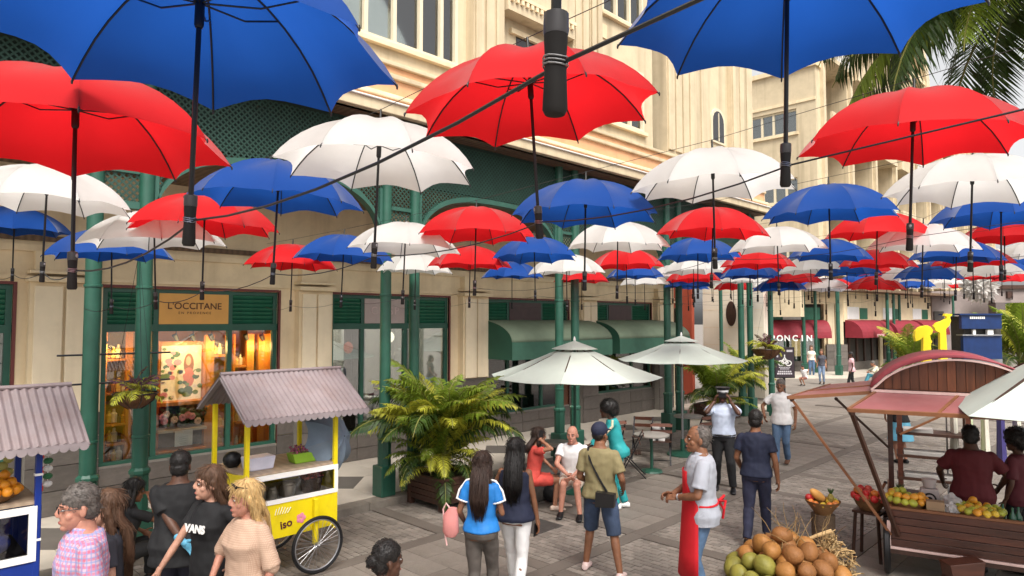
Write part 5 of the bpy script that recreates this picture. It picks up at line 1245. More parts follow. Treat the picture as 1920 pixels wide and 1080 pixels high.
BMS = [bm_.mesh('bottle', m, True) for m in BOT]
def product(u, v, X, k_, s, lab): o = inst('bottle', BMS[k_], None, onx(u, v, X), (0, 0, 0), (s, s, s)); tag(o, lab, 'bottle', 'bottles on the orange shop shelves')
for v in (672, 735, 793, 829, 864):
    for i, u in enumerate(range(204, 278, 9)):
        if 234 < u < 250: continue
        product(u, v - 1, -12.55, (i + v) % 4, 1.0 + 0.3 * ((i * 7 + v) % 3), 'small jar or bottle on the shelf behind the left pane of the orange shop')
for v in (665, 742, 800, 832):
    for i, u in enumerate((404, 412, 420)): product(u, v - 1, -12.55, (i + v) % 4, 1.1 + 0.3 * (i % 2), 'small bottle on the narrow shelf beside the poster')
for v in (685, 745, 790, 833):
    for i, u in enumerate((443, 450, 457)): product(u, v - 1, -12.55, (i + v) % 3, 1.1 + 0.3 * (i % 2), 'small bottle on the shelf behind the right pane of the orange shop')
for i, (u, v) in enumerate(((196, 640), (330, 634), (362, 634), (397, 634), (462, 633), (492, 634))):
    q = onx(u, v, -12.42); e = empty('spot_light', q, 0, 'black ceiling spot light glowing inside the orange shop window', 'spot light', 'spot lights in the orange shop')
    MB().lathe([(0.035, -0.05), (0.045, 0.07)], 10).build('lamp_head', BLACK, e, rot=(0.5, 0.3, 0)); MB().tube([(0, 0, 0.05), (0, 0, 3.4 - q.z)], 0.008, 5).build('stem', BLACK, e)
    MB().lathe([(0.03, -0.052), (0.03, -0.05)], 10).build('bulb', mat('warm_bulb', (1.0, 0.7, 0.35), 0.5, 0, emit=8), e, rot=(0.5, 0.3, 0))
    ld = bpy.data.lights.new('spot_lamp', 'POINT'); ld.energy = 8; ld.color = (1.0, 0.60, 0.24); ld.shadow_soft_size = 0.12
    lo = bpy.data.objects.new('spot_lamp', ld); COL.objects.link(lo); lo.parent = e; lo.location = (0.16, 0.05, -0.16)
# second shop: curtains, a white desk, lamp globe, rail of dark clothes
CURT = mat('white_curtain', (0.62, 0.62, 0.62), 0.8, 0.05, trans=0.2)
def curtain(u0, u1, X, label, m=CURT):
    y0 = onx(u0, 700, X).y; y1 = onx(u1, 700, X).y; n = 40; vs = []
    for i in range(n + 1):
        y = y0 + (y1 - y0) * i / n; x = 0.035 * math.sin(i * 1.1)
        vs += [(x, y - y0, 0), (x, y - y0, 2.35)]
    o = MB().add(vs, [(2 * i, 2 * i + 1, 2 * i + 3, 2 * i + 2) for i in range(n)]).build('curtain', m, None, True, loc=(X, y0, 0.45), fix=False); return tag(o, label, 'curtain')
curtain(752, 772, -12.6, 'white curtain gathered beside the column in the second shop window'); curtain(672, 684, -12.5, 'narrow white curtain left of the second shop mullion'); curtain(644, 672, -12.75, 'dark grey curtain behind the left pane of the second shop', mat('grey_curtain', (0.12, 0.11, 0.105), 0.8))
ib('reception_desk', WHITE, 694, 760, 742, 800, -12.7, 0.5, label='white reception desk inside the second shop', cat='desk')
gl = tag(MB().ell((0, 0, 0), 0.14, 14, 8).build('globe_lamp', mat('warm_globe', (0.9, 0.75, 0.55), 0.5, 0, emit=2.0), None, True, loc=onx(728, 632, -12.8)), 'glowing globe lamp in the second shop', 'lamp')
tag(MB().ell((0, 0, 0), (0.1, 0.1, 0.13), 12, 8).build('red_lantern', mat('red_lantern', (0.6, 0.10, 0.04), 0.5, emit=0.3), None, True, loc=onx(653, 652, -12.6)), 'small red lantern behind the left pane of the second shop', 'lantern')
for (x, y, e_, c) in ((-13.4, 8.4, 35, (1, .92, .8)), (-13.2, 12.6, 40, (1, .9, .75)), (-13.2, 17.0, 45, (1, .8, .5))):
    e = empty('ceiling_lamp', (x, y, 3.35), 0, {8: 'lit ceiling lamp inside the second shop', 12: 'lit ceiling lamp inside the third shop', 17: 'lit ceiling lamp inside the fourth shop'}[int(y)], 'lamp')
    MB().lathe([(0.15, -0.04), (0.16, 0)], 14).build('lamp_disc', mat('warm_globe', (0, 0, 0)), e); ld = bpy.data.lights.new('lamp', 'POINT'); ld.energy = e_; ld.color = c; ld.shadow_soft_size = 0.1
    lo = bpy.data.objects.new('lamp', ld); COL.objects.link(lo); lo.parent = e; lo.location = (0.1, 0, -0.2)
# third and fourth shop displays
ib('display_plinth', WHITE, 966, 1028, 715, 768, -12.5, 0.4, label='white display plinth behind the glass of the third shop', cat='plinth')
rnd = random.Random(4)
for i in range(14):
    q = onx(968 + i * 4.2, 712, -12.6); tag(MB().ell((0, 0, 0.06), (0.05, rnd.uniform(.04, .07), rnd.uniform(.05, .1)), 8, 6).build('shoe', [BLACK, WOODD, WHITE, INTD][i % 4], None, True, loc=q), 'small shoe on the white plinth of the third shop', 'shoe', 'shoes in the third shop')
ib('warm_panel', mat('amber_panel', (0.55, 0.28, 0.06), 0.5, emit=0.4), 1030, 1042, 705, 765, -12.7, 0.05, label='amber lit panel right of the white plinth in the third shop', cat='panel')
ib('wood_door', mat('brown_door', (0.13, 0.05, 0.025), 0.5), 1056, 1068, 600, 800, -12.02, 0.05, label='brown wooden door edge between the third shop columns', cat='door')
for u0, u1, v0, v1, lab in ((1122, 1138, 712, 735, 'amber display box at the left of the fourth shop window'), (1162, 1192, 708, 733, 'wide amber display box in the middle of the fourth shop window'), (1200, 1216, 706, 730, 'amber display box at the right of the fourth shop window')):
    ib('display_box', mat('amber_box', (0.50, 0.24, 0.05), 0.5, 0.3, 12, emit=0.35), u0, u1, v0, v1, -12.6, 0.1, label=lab, cat='box')
# board sign on its post
BS = empty('board_sign', onz(1472, 752, 0), YAW, 'black upright board sign with white drawing on a post in the street', 'sign')
bt = (BS.location - Vector((0, 0, CAMH))).dot(FWD); k = bt / FPX; zc = CAMH + (600 - 680) * k
MB().box(-19 * k, 19 * k, -0.03, 0.03, zc - 29 * k, zc + 29 * k).build('panel', BLACK, BS, bev=0.01); MB().box(-0.04, 0.04, 0.031, 0.09, 0, zc).build('post', DARKM, BS)
MB().box(-17.5 * k, 17.5 * k, -0.034, -0.031, zc - 27 * k, zc + 27.5 * k).build('face', mat('dark_brown_board', (0.035, 0.022, 0.03), 0.5), BS)
em = MB()
for s in (-1, 1): em.tube([(s * 7 * k + 5.4 * k * math.cos(a * PI / 8), -0.037, zc - 1 * k + 4.5 * k * math.sin(a * PI / 8)) for a in range(17)], 0.022, 5)
for a, b in (((-7, -1), (0, 10)), ((0, 10), (7, -1)), ((-5, 5), (5, 5)), ((0, -1), (-5, 5)), ((0, -1), (5, 5)), ((0, 10), (0, 15)), ((-7, -1), (7, -1))): em.bar((a[0] * k, -0.037, zc + a[1] * k), (b[0] * k, -0.037, zc + b[1] * k), 0.035, 0.006, (0, 1, 0))
em.build('emblem', WHITE, BS)
pr = MB()
for j, (w, z) in enumerate(((11, -9.5), (9, -12.5), (13, -18), (14.5, -22))):
    for i in range(7): pr.box((-w + i * 2 * w / 7) * k, (-w + (i + .75) * 2 * w / 7) * k, -0.037, -0.035, zc + z * k, zc + (z + (1.6 if j < 2 else 2.8)) * k)
pr.box(4 * k, 15 * k, -.037, -.035, zc + 20 * k, zc + 24 * k); pr.box(-15 * k, -12 * k, -.037, -.035, zc + 10 * k, zc + 24 * k); tag(pr.build('print', mat('grey_print', (0.55, 0.52, 0.55), 0.6), BS), kind='stuff')
# ================================================================== wooden fruit stall on the right
SP = Vector((-2.38, 8.76, 0)); SA = R(15.4); SX = Vector((math.cos(SA), math.sin(SA), 0)); SY = Vector((-math.sin(SA), math.cos(SA), 0))
def sl(p): d = Vector(p) - SP; return Vector((d.dot(SX), d.dot(SY), d.z))
def sw_(x, y, z): return SP + SX * x + SY * y + Vector((0, 0, z))
ST = empty('fruit_stall', SP, SA, 'reddish wooden fruit stall on wheels with a maroon barrel roof and open flaps', 'stall')
SLn, SD = 1.75, 1.5
EDGE = mat('worn_pink_edge', (0.62, 0.44, 0.40), 0.5, 0.12, 6); OAK = mat('light_brown_edge', (0.20, 0.08, 0.033), 0.5, 0.2, 4)
for i in range(5):
    z0 = 0.37 + i * 0.085
    MB().box(-0.05, SLn, -0.015, 0.015, z0 + 0.003, z0 + 0.082).build('plank', WOODR, ST, bev=0.004); MB().box(-0.065, -0.035, 0.016, SD, z0 + 0.003, z0 + 0.082).build('plank', WOODR, ST, bev=0.004)
MB().box(-0.07, SLn, -0.03, 0.03, 0.795, 0.825).build('top_rail', OAK, ST, bev=0.006); MB().box(-0.08, -0.03, 0.031, SD, 0.795, 0.825).build('top_rail', OAK, ST, bev=0.006)
MB().box(-0.085, SLn, -0.035, 0.01, 0.34, 0.368).build('bottom_rail', EDGE, ST, bev=0.006); MB().box(-0.09, -0.052, -0.034, -0.016, 0.37, 0.66).build('corner_strip', EDGE, ST); MB().box(-0.07, SLn, -0.03, 0.03, 0.29, 0.338).build('chassis', WOODD, ST)
MB().box(-0.03, SLn, 0.02, SD, 0.34, 0.365).build('floor', WOODD, ST); MB().box(-0.03, SLn, 0.02, 0.45, 0.70, 0.72).build('counter', WOODD, ST); MB().box(-0.03, 0.4, 0.46, SD, 0.70, 0.72).build('counter', WOODD, ST)
for y in (0.18, 1.35):
    hw = MB().lathe([(0.24, -0.03), (0.30, -0.035), (0.315, -0.02), (0.315, 0.02), (0.30, 0.035), (0.24, 0.03)], 26).xf(Matrix.Rotation(R(90), 4, 'Y')).build('wheel', BLACK, ST, True, loc=(-0.005 - 0.09, y, 0.316))
    for i in range(8): a = i * PI / 4; MB().bar((0, 0, 0), (0, 0.25 * math.cos(a), 0.25 * math.sin(a)), 0.02, 0.02).build('spoke', WOODR, hw)
for x, y in ((-0.03, 0.95), (-0.03, 1.42), (SLn - .05, 0.1), (SLn - .05, 1.42)): MB().box(x - 0.03, x + 0.03, y - 0.03, y + 0.03, 0.34, 2.13).build('post', WOODR, ST, bev=0.004); MB().box(x - 0.032, x - 0.0305, y - 0.015, y + 0.025, 0.84, 2.1).build('post_edge', EDGE, ST)
XA, XBb = -0.18, 1.48; XC = (XA + XBb) / 2; HS = (XBb - XA) / 2
def archz(x): t = max(0, 1 - ((x - XC) / HS) ** 2); return 2.17 + 0.385 * t ** 0.7
n = 18; w = (XBb - XA) / n
for i in range(n):
    x0 = XA + i * w + 0.003; x1 = x0 + w - 0.006; MB().prism([(x0, 2.172), (x1, 2.172), (x1, archz(x1) - .012), (x0, archz(x0) - .012)], 'y', 0.20, 0.22).build('gable_plank', WOODV, ST)
MB().prism([(XA, 2.172), (XBb, 2.172)] + [(XBb - (XBb - XA) * q / 12, archz(XBb - (XBb - XA) * q / 12) - .014) for q in range(13)], 'y', 0.221, 0.235).build('gable_back', WOODD, ST)
RM = mat('maroon_roof_sheet', (0.26, 0.042, 0.055), 0.5, 0.12, 4, 0.1, 30, stain=0.2, stain_col=(0.42, 0.16, 0.16)); FM = mat('sheen_faded_maroon_board', (0.28, 0.095, 0.095), 0.45, 0.12, 3, stain=0.3, stain_col=(0.45, 0.26, 0.24), coat=0.2)  # flap boards: sheen and wear are both worked into the pinkish colour
xs = [XA - .04 + (XBb - XA + .08) * i / 24 for i in range(25)]
mb = MB(); vs = []
for x in xs: vs += [(x, 0.12, archz(x) + .01), (x, 2.1, archz(x) + .01)]
rf = mb.add(vs, [(2 * i, 2 * i + 1, 2 * i + 3, 2 * i + 2) for i in range(24)]).build('barrel_roof', RM, ST, True, fix=False); sd = rf.modifiers.new('s', 'SOLIDIFY'); sd.thickness = 0.02
tr = MB()
for i in range(24): tr.bar((xs[i], 0.11, archz(xs[i]) - .012), (xs[i + 1], 0.11, archz(xs[i + 1]) - .012), 0.02, 0.035, (0, 1, 0))
tr.build('arch_trim', EDGE, ST); MB().box(XA - .04, XBb + .04, 0.13, 0.235, 2.12, 2.168).build('lintel', WOODR, ST); MB().box(XA - .04, XBb + .04, 0.10, 0.128, 2.135, 2.165).build('lintel_edge', EDGE, ST)
def flap(name, p, edges):               # p: hinge a, hinge b, outer b, outer a
    p = [Vector(q) for q in p]; nrm = (p[1] - p[0]).cross(p[3] - p[0]).normalized()
    if nrm.z < 0: nrm = -nrm
    m = MB(); m.add([q + nrm * .012 for q in p] + [q - nrm * .012 for q in p], [(0, 1, 2, 3), (7, 6, 5, 4), (0, 1, 5, 4), (1, 2, 6, 5), (2, 3, 7, 6), (3, 0, 4, 7)])
    f_ = m.build(name, FM, ST)
    for a, b in edges: MB().bar(p[a] + nrm * .002, p[b] + nrm * .002, 0.035, 0.04, nrm).build('edge', OAK, f_)
    MB().bar(p[0].lerp(p[1], .5) + nrm * .016, p[3].lerp(p[2], .42) + nrm * .016, 0.03, 0.012, nrm).build('batten', OAK, f_); return f_
fl_ = sl(onz(1591, 769, 2.0)); fr_ = Vector((XBb + .1, fl_.y + .12, 2.0))
flap('front_flap', [(XA, 0.10, 2.12), (XBb, 0.10, 2.12), fr_, fl_], ((3, 2), (0, 3)))
ln_ = sl(onz(1478, 746, 2.02)); lf_ = sl(onz(1556, 722, 2.02))
flap('side_flap', [(XA - .03, 0.16, 2.12), (XA - .03, 1.95, 2.12), lf_, ln_], ((0, 3), (3, 2)))
def strut(a, b, w=0.035, m=WOODD):
    s_ = MB().bar(a, b, w, w * .7).build('strut', m, ST, bev=.003); MB().ell(a, (w * .75,) * 3, 8, 6).build('knuckle', WOODD, s_)
strut(Vector((ln_.x + .04, ln_.y + .03, 2.0)), Vector((-0.05, -0.02, 0.5)), 0.042, OAK); strut(Vector((fl_.x + .03, fl_.y + .03, 1.97)), Vector((0.02, -0.045, 0.5)), 0.048, WOODD); strut(sl(onz(1568, 748, 2.02)), Vector((-0.05, 0.9, 1.35)), 0.03, WOODD); strut(Vector((-.1, .9, .9)), Vector((-.3, .6, .55)), .03, OAK)
pc = sw_(1.71, -0.31, 0); parasol(pc.x, pc.y, 2.08, 2.86, 1.54, 'pale green parasol at the right edge over the fruit stall', 4, SA)
MANGO = [mat('yellow_mango', (0.62, 0.42, 0.04), 0.4, 0.25, 5), mat('green_mango', (0.38, 0.40, 0.05), 0.4, 0.25, 5), mat('orange_mango', (0.68, 0.30, 0.03), 0.4, 0.25, 5)]
APPLE = [mat('red_apple', (0.52, 0.03, 0.03), 0.3, 0.4, 4), mat('pink_apple', (0.62, 0.10, 0.07), 0.3, 0.4, 4), mat('orange_apple', (0.65, 0.2, 0.04), 0.3, 0.4, 4)]
bq = sw_(0.12, 0.22, 0.72); bowl('fruit_basket', bq, 0.21, 0.13, WICK, 'wicker basket of yellow mangoes on the stall counter left'); heap(bq + Vector((0, 0, 0.16)), 0.21, 0.042, 32, MANGO, 'mango', 'mango heaped in the left wicker basket of the fruit stall', 'mangoes at the stall left', (1, 1, 1.12), 3)
bq = sw_(0.84, 0.20, 0.72); bowl('fruit_basket', bq, 0.23, 0.11, WICK, 'wicker basket of yellow fruit in front of the vendor'); heap(bq + Vector((0, 0, 0.14)), 0.22, 0.042, 26, MANGO, 'mango', 'yellow fruit in the wicker basket in front of the vendor', 'mangoes before the vendor', (1, 1, 1.1), 4)
bq = sw_(-0.28, 0.62, 0.60); bowl('fruit_basket', bq, 0.20, 0.16, WICK, 'basket of red apples hung outside the left end of the stall'); heap(bq + Vector((0, 0, 0.17)), 0.20, 0.045, 26, APPLE, 'apple', 'red apple in the basket at the stall left end', 'apples', (1, 1, .92), 5)
e = empty('apple_stand', (bq.x, bq.y, 0), 0, 'dark wooden stand under the basket of red apples', 'stand'); MB().box(-.16, .16, -.16, .16, .57, .6).build('top', WOODD, e)
for sx in (-1, 1):
    for sy in (-1, 1): MB().bar((sx * .13, sy * .13, .57), (sx * .16, sy * .16, 0), .03, .03).build('leg', WOODD, e)
o = MB().box(-.09, .09, -.06, .06, 0, .2).build('cardboard_box', mat('cardboard', (0.33, 0.22, 0.13), 0.8, 0.1), None, bev=.005, loc=sw_(0.40, 0.10, .72), rot=(0, 0, SA)); tag(o, 'upright brown cardboard box on the stall counter', 'box')
jm = empty('juicer', sw_(0.36, 0.42, .72), SA, 'grey-white juicing machine with a round dial on the stall', 'juicer'); JM = mat('off_white_plastic', (0.42, 0.37, 0.36), 0.4)
MB().prism([(-.1, 0), (.1, 0), (.12, .12), (.09, .27), (-.09, .27), (-.12, .12)], 'y', -.07, .07).build('body', JM, jm, bev=.01); MB().lathe([(.06, 0), (.08, .1)], 14, (0, 0, .28)).build('hopper', JM, jm, True)
for r_1, m_ in ((.07, DARKM), (.05, JM), (.028, DARKM)): MB().lathe([(r_1, 0), (r_1, .01)], 20).xf(Matrix.Rotation(R(90), 4, 'X')).build('dial', m_, jm, loc=(0, -.07 - .012 * (1 - r_1 * 10), .16))
PB = mat('white_plastic_bag', (0.66, 0.63, 0.62), 0.35, 0.1, trans=0.3)
def bag(loc, s, label, seed, m=PB, cat='bag'):
    rnd = random.Random(seed); bm = bmesh.new(); bmesh.ops.create_icosphere(bm, subdivisions=3, radius=1)
    for v in bm.verts:
        n_ = 1 + 0.16 * math.sin(v.co.x * 5 + seed) * math.sin(v.co.y * 6 + 1) + 0.12 * math.sin(v.co.z * 9 + v.co.x * 7) + rnd.uniform(-.05, .05); v.co = Vector((v.co.x * s[0] * n_, v.co.y * s[1] * n_, (v.co.z * n_ + .95) * s[2]))
    me = bpy.data.meshes.new('plastic_bag'); bm.to_mesh(me); bm.free(); me.materials.append(m); return tag(inst('plastic_bag', me, None, loc), label, cat)
bag(sw_(0.58, 0.30, .72), (.10, .09, .13), 'crumpled white plastic bag beside the juicing machine', 1); bag(sw_(0.56, 0.12, .72), (.07, .06, .10), 'torn white plastic bag hanging over the stall counter', 2); bag(sw_(0.20, 0.55, .72), (.12, .09, .07), 'flat white plastic bag behind the mango basket', 3)
pa = empty('pineapple', sw_(0.06, 0.5, .72), 0, 'yellow-green pineapple standing on the stall counter', 'pineapple'); PINE = mat('pineapple_skin', (0.30, 0.24, 0.05), 0.6, 0.3, 30, 0.6, 60)
MB().ell((0, 0, .09), (.05, .05, .095), 12, 8).build('fruit', PINE, pa, True); lf = MB()
for i in range(12): a = i * 2.4; lf.tube([(0, 0, .17), (.03 * math.cos(a), .03 * math.sin(a), .22), (.05 * math.cos(a), .05 * math.sin(a), .27)], [.01, .008, .001], 4)
lf.build('crown', mat('pineapple_leaf', (0.05, 0.10, 0.03), 0.5), pa)
for i, (x, y) in enumerate(((1.12, .1), (1.18, .16), (1.05, .24))): tag(MB().lathe([(.032, 0), (.033, .12), (.012, .17), (.012, .22)], 12).build('green_bottle', mat('green_glass', (0.015, 0.09, 0.05), 0.12, spec=.6), None, True, loc=sw_(x, y, .72)), 'dark green glass bottle at the right of the stall counter', 'bottle', 'green bottles')
o = MB().prism([(-.16, 0), (.16, 0), (.19, .2), (-.19, .16)], 'y', -.1, .1).build('wooden_crate', WOODR, None, bev=.006, loc=sw_(0.62, -0.22, 0.02), rot=(0, 0, SA + .5)); tag(o, 'dark wooden crate on a step in front of the stall panel', 'crate'); o.location.z = 0.2
e = empty('step_stool', sw_(0.62, -0.22, 0), SA + .5, 'low dark step stool carrying the crate in front of the stall', 'stool'); MB().box(-.17, .17, -.1, .1, .17, .2).build('seat', WOODD, e)
for sx in (-1, 1):
    for sy in (-1, 1): MB().box(sx * .15 - .02, sx * .15 + .02, sy * .08 - .02, sy * .08 + .02, 0, .17).build('leg', WOODD, e)
# stall furniture behind: crate shelf and garment rack
e = empty('wooden_rack', sw_(0.55, 3.4, 0), SA, 'dark wooden market rack with white trays behind the fruit stall', 'rack')
for x in (-.45, .45):
    for y in (-.2, .2): MB().box(x - .035, x + .035, y - .035, y + .035, 0, 1.75).build('post', WOODR, e)
for z in (.5, .85, 1.2): MB().box(-.5, .5, -.24, .24, z, z + .04).build('shelf', WOODD, e); MB().box(-.4, .0 if z > 1 else .3, -.2, .1, z + .042, z + .09).build('tray', mat('grey_tray', (0.35, 0.33, 0.31), 0.6), e)
MB().bar((-.45, -.24, 1.2), (.4, -.24, 1.7), .05, .03).build('brace', OAK, e)
e = empty('garment_rack', sw_(1.35, 3.6, 0), SA, 'rail of pale garments with a leaf print behind the vendor', 'rack'); MB().tube([(-.6, 0, 0), (-.6, 0, 1.75), (.6, 0, 1.75), (.6, 0, 0)], .015, 6).build('rail', STEEL, e)
for i in range(6):
    m_ = [mat('pale_cloth', (0.66, 0.62, 0.52), 0.8), mat('leaf_print_cloth', (0.45, 0.5, 0.32), 0.8, 0.6, 14), mat('pale_cloth', (0, 0, 0)), mat('indigo_cloth', (0.05, 0.04, 0.16), 0.8)][i % 4]
    MB().loft([((-.5 + i * .2, 0, 1.68), (.05, 0, 0), (0, .16, 0)), ((-.5 + i * .2, 0, 1.3), (.05, 0, 0), (0, .2, 0)), ((-.5 + i * .2, 0, .7), (.07, 0, 0), (0, .27, 0))], 10).build('garment', m_, e)
# coconut heap, stump with the fruit bowl, straw
COCO = [mat('brown_coconut', (0.24, 0.10, 0.028), 0.65, 0.3, 4, 0.5, 30, stain=.5, stain_col=(.12, .05, .02), sscale=6), mat('orange_coconut', (0.34, 0.15, 0.036), 0.6, 0.3, 4, 0.4, 30, stain=.4, stain_col=(.16, .07, .02), sscale=6)]
GCOC = [mat('green_coconut', (0.22, 0.20, 0.035), 0.55, 0.3, 4, 0.3, 25, stain=.3, stain_col=(.35, .25, .05), sscale=5)]
bc = empty('heap_base', (-3.18, 7.58, 0), 0, 'low wooden pallet under the coconut heap', 'pallet')
for i in range(6): MB().box(-.55 + i * .19, -.40 + i * .19, -.5, .5, .06, .085).build('slat', WOODD, bc)
for y in (-.4, .4): MB().box(-.55, .55, y - .04, y + .04, 0, .058).build('bearer', WOODD, bc)
rnd = random.Random(21); n = 0
cpos = []
for lay, (R0, z) in enumerate(((.56, .19), (.42, .33), (.25, .45), (.06, .55))):
    rr = R0; r = .1
    while rr > -.01:
        m_ = max(1, int(2 * PI * rr / .205)) if rr > .05 else 1
        for i in range(m_):
            a = 2 * PI * i / m_ + lay * .9; cpos.append((rr * math.cos(a), rr * math.sin(a), z + rnd.uniform(-.012, .012), lay))
        rr -= .205
for x, y, z, lay in cpos:
    lowfront = (x * SX.x - y * .6 - x * .6) > 0.1
    wv = Vector((x, y, 0)); left = -wv.dot(RGT) - wv.dot(FWD) * 0.35 + rnd.uniform(-.1, .1)
    green = left > 0.30 and lay < 2
    fruit(Vector((-3.18 + x, 7.58 + y, z)), rnd.choice((.092, .1, .108)), GCOC[0] if green else rnd.choice(COCO), 'coconut', 'green coconut in the lower left of the coconut heap' if green else 'orange-brown coconut in the upper part of the coconut heap', 'green coconuts' if green else 'brown coconuts', (1, 1, 1.14))
tw = MB(); TWIG = mat('dry_twig', (0.24, 0.15, 0.06), 0.8, 0.3)
for i in range(26):
    a = rnd.uniform(0, 6.28); p = Vector((rnd.uniform(-.25, .4), rnd.uniform(-.1, .4), .42)); pts = [p]
    d = Vector((math.cos(a) * .6, math.sin(a) * .6, 1)).normalized()
    for j in range(4): d = (d + Vector((rnd.uniform(-.4, .4), rnd.uniform(-.4, .4), rnd.uniform(-.3, .1)))).normalized(); pts.append(pts[-1] + d * .11)
    tw.tube(pts, [.006, .005, .004, .003, .002], 4)
tag(tw.build('twigs', TWIG, None, loc=(-3.18, 7.58, 0)), 'dry coconut twigs sticking out of the coconut heap', 'twigs', kind='stuff')
sh = MB()
for i in range(420):
    a = rnd.uniform(0, 6.28); r = rnd.uniform(0, .27) ; p = Vector((r * math.cos(a), r * math.sin(a) , rnd.uniform(.02, .62 - r * 1.2))); d = Vector((rnd.uniform(-1, 1), rnd.uniform(-1, 1), rnd.uniform(-.7, .7))).normalized() * rnd.uniform(.04, .11)
    sh.tube([p - d, p + Vector((0, 0, .015)), p + d], [.006, .009, .004], 4)
tag(sh.build('straw_husks', mat('straw_husk', (0.36, 0.24, 0.11), 0.85, 0.4, 10, island=.4), None, loc=(-2.86, 8.02, 0)), 'pile of dry straw coloured husk strips beside the coconuts', 'straw', kind='stuff')
tag(MB().tube([(0, 0, 0), (.1, .05, .06), (.24, .1, .13)], [.018, .02, .024], 8).build('husk_stalk', mat('pale_stalk', (0.62, 0.42, 0.2), 0.7), None, True, loc=(-3.05, 7.85, .50)), 'pale cut stalk lying across the coconut heap', 'stalk')
sp_ = onz(1545, 1052, 0); e = empty('tree_stump', sp_, 0, 'round dark wooden stump carrying the bowl of fruit', 'stump'); MB().lathe([(.15, 0), (.135, .3), (.14, .58)], 16).build('trunk', mat('stump_bark', (0.10, 0.065, 0.04), 0.9, 0.3, 8, .8, 25), e, True)
bz = Vector((sp_.x, sp_.y, .58)); tag(MB().lathe([(.09, 0), (.11, .03), (.2, .15), (.21, .17), (.19, .165), (.1, .05)], 22).build('fruit_bowl', WICK, None, True, loc=bz), 'wide wicker bowl with papaya and pineapple on the stump', 'bowl')
heap(bz + Vector((0, -.0, .15)), .17, .038, 13, [MANGO[0], MANGO[1], MANGO[2], APPLE[2]], 'mango', 'small round fruit in the wicker bowl on the stump', 'fruit on the stump', (1, 1, 1), 8)
o = MB().ell((0, 0, 0), (.055, .055, .12), 16, 10).build('papaya', mat('papaya_flesh', (0.75, 0.38, 0.10), 0.4, 0.2), None, True, loc=bz + Vector((-.06, .0, .22)), rot=(.9, .2, -.8)); tag(o, 'orange papaya half leaning in the wicker bowl', 'papaya')
MB().ell((.0, -.03, 0), (.02, .03, .07), 10, 6).build('seeds', mat('papaya_seed', (0.10, 0.035, 0.015), 0.5), o)
pa2 = copy_tree(pa); pa2.location = bz + Vector((.08, .05, .13)); pa2.scale = (.8, .8, .7); tag(pa2, 'small pineapple in the bowl on the stump', 'pineapple')
for i in range(3): fruit(bz + Vector((-.15 + .02 * i, -.06 + .05 * i, .19)), .042, APPLE[0], 'apple', 'red apple at the left rim of the bowl on the stump', 'apples on the stump')
# ================================================================== people
from mathutils import noise
def remesh(mb, vox, smooth=3, folds=0.0, fscale=9.0, seed=0):
    me = bpy.data.meshes.new('t'); me.from_pydata(mb.v, [], mb.f)
    bm = bmesh.new(); bm.from_mesh(me); bmesh.ops.recalc_face_normals(bm, faces=bm.faces); bm.to_mesh(me); bm.free()
    o = bpy.data.objects.new('t', me)
    r = o.modifiers.new('r', 'REMESH'); r.mode = 'VOXEL'; r.voxel_size = vox; r.use_smooth_shade = True
    if smooth: s = o.modifiers.new('s', 'SMOOTH'); s.iterations = smooth; s.factor = 0.5
    out = evaluated(o)
    if folds:
        n = len(out.vertices); co = np.empty(n * 3, np.float32); no = np.empty(n * 3, np.float32)
        out.vertices.foreach_get('co', co); out.vertices.foreach_get('normal', no); co = co.reshape(-1, 3); no = no.reshape(-1, 3)
        off = Vector((seed * 3.1, seed * 1.7, 0))
        d = np.array([noise.noise(Vector((c[0] * 1.2, c[1] * 1.2, c[2] * .8 + .5 * c[0])) * fscale + off) + .5 * noise.noise(Vector(c) * fscale * 2.1 + off) for c in co.tolist()], np.float32)
        co += no * (d * folds)[:, None]; out.vertices.foreach_set('co', co.ravel())
    out.polygons.foreach_set('use_smooth', [True] * len(out.polygons)); out.update(); return out
def join_meshes(name, ms, m):
    bm = bmesh.new()
    for k_ in ms: bm.from_mesh(k_); bpy.data.meshes.remove(k_)
    me = bpy.data.meshes.new(name); bm.to_mesh(me); bm.free(); me.materials.clear(); me.materials.append(m)
    me.polygons.foreach_set('use_smooth', [True] * len(me.polygons)); return me
def cone(mb, a, b, ra, rb, caps=True, n=14):
    a = Vector(a); b = Vector(b); x, y, d = frame_to(b - a, Vector((0.13, 0.2, 1)))
    mb.loft([(a.lerp(b, t), x * (ra + (rb - ra) * t), y * (ra + (rb - ra) * t)) for t in (0, .25, .5, .75, 1)], n)
    if caps: mb.ell(a, ra * 0.995, n, 8); mb.ell(b, rb * 0.995, n, 8)
def ik(a, t, l1, l2, hint):
    a = Vector(a); t = Vector(t); d = t - a; L = min(d.length, (l1 + l2) * 0.998); d.normalize(); t = a + d * L
    c = (l1 * l1 + L * L - l2 * l2) / (2 * L); h = math.sqrt(max(0, l1 * l1 - c * c)); hv = Vector(hint); hv = hv - d * hv.dot(d); hv.normalize()
    return a + d * c + hv * h, t
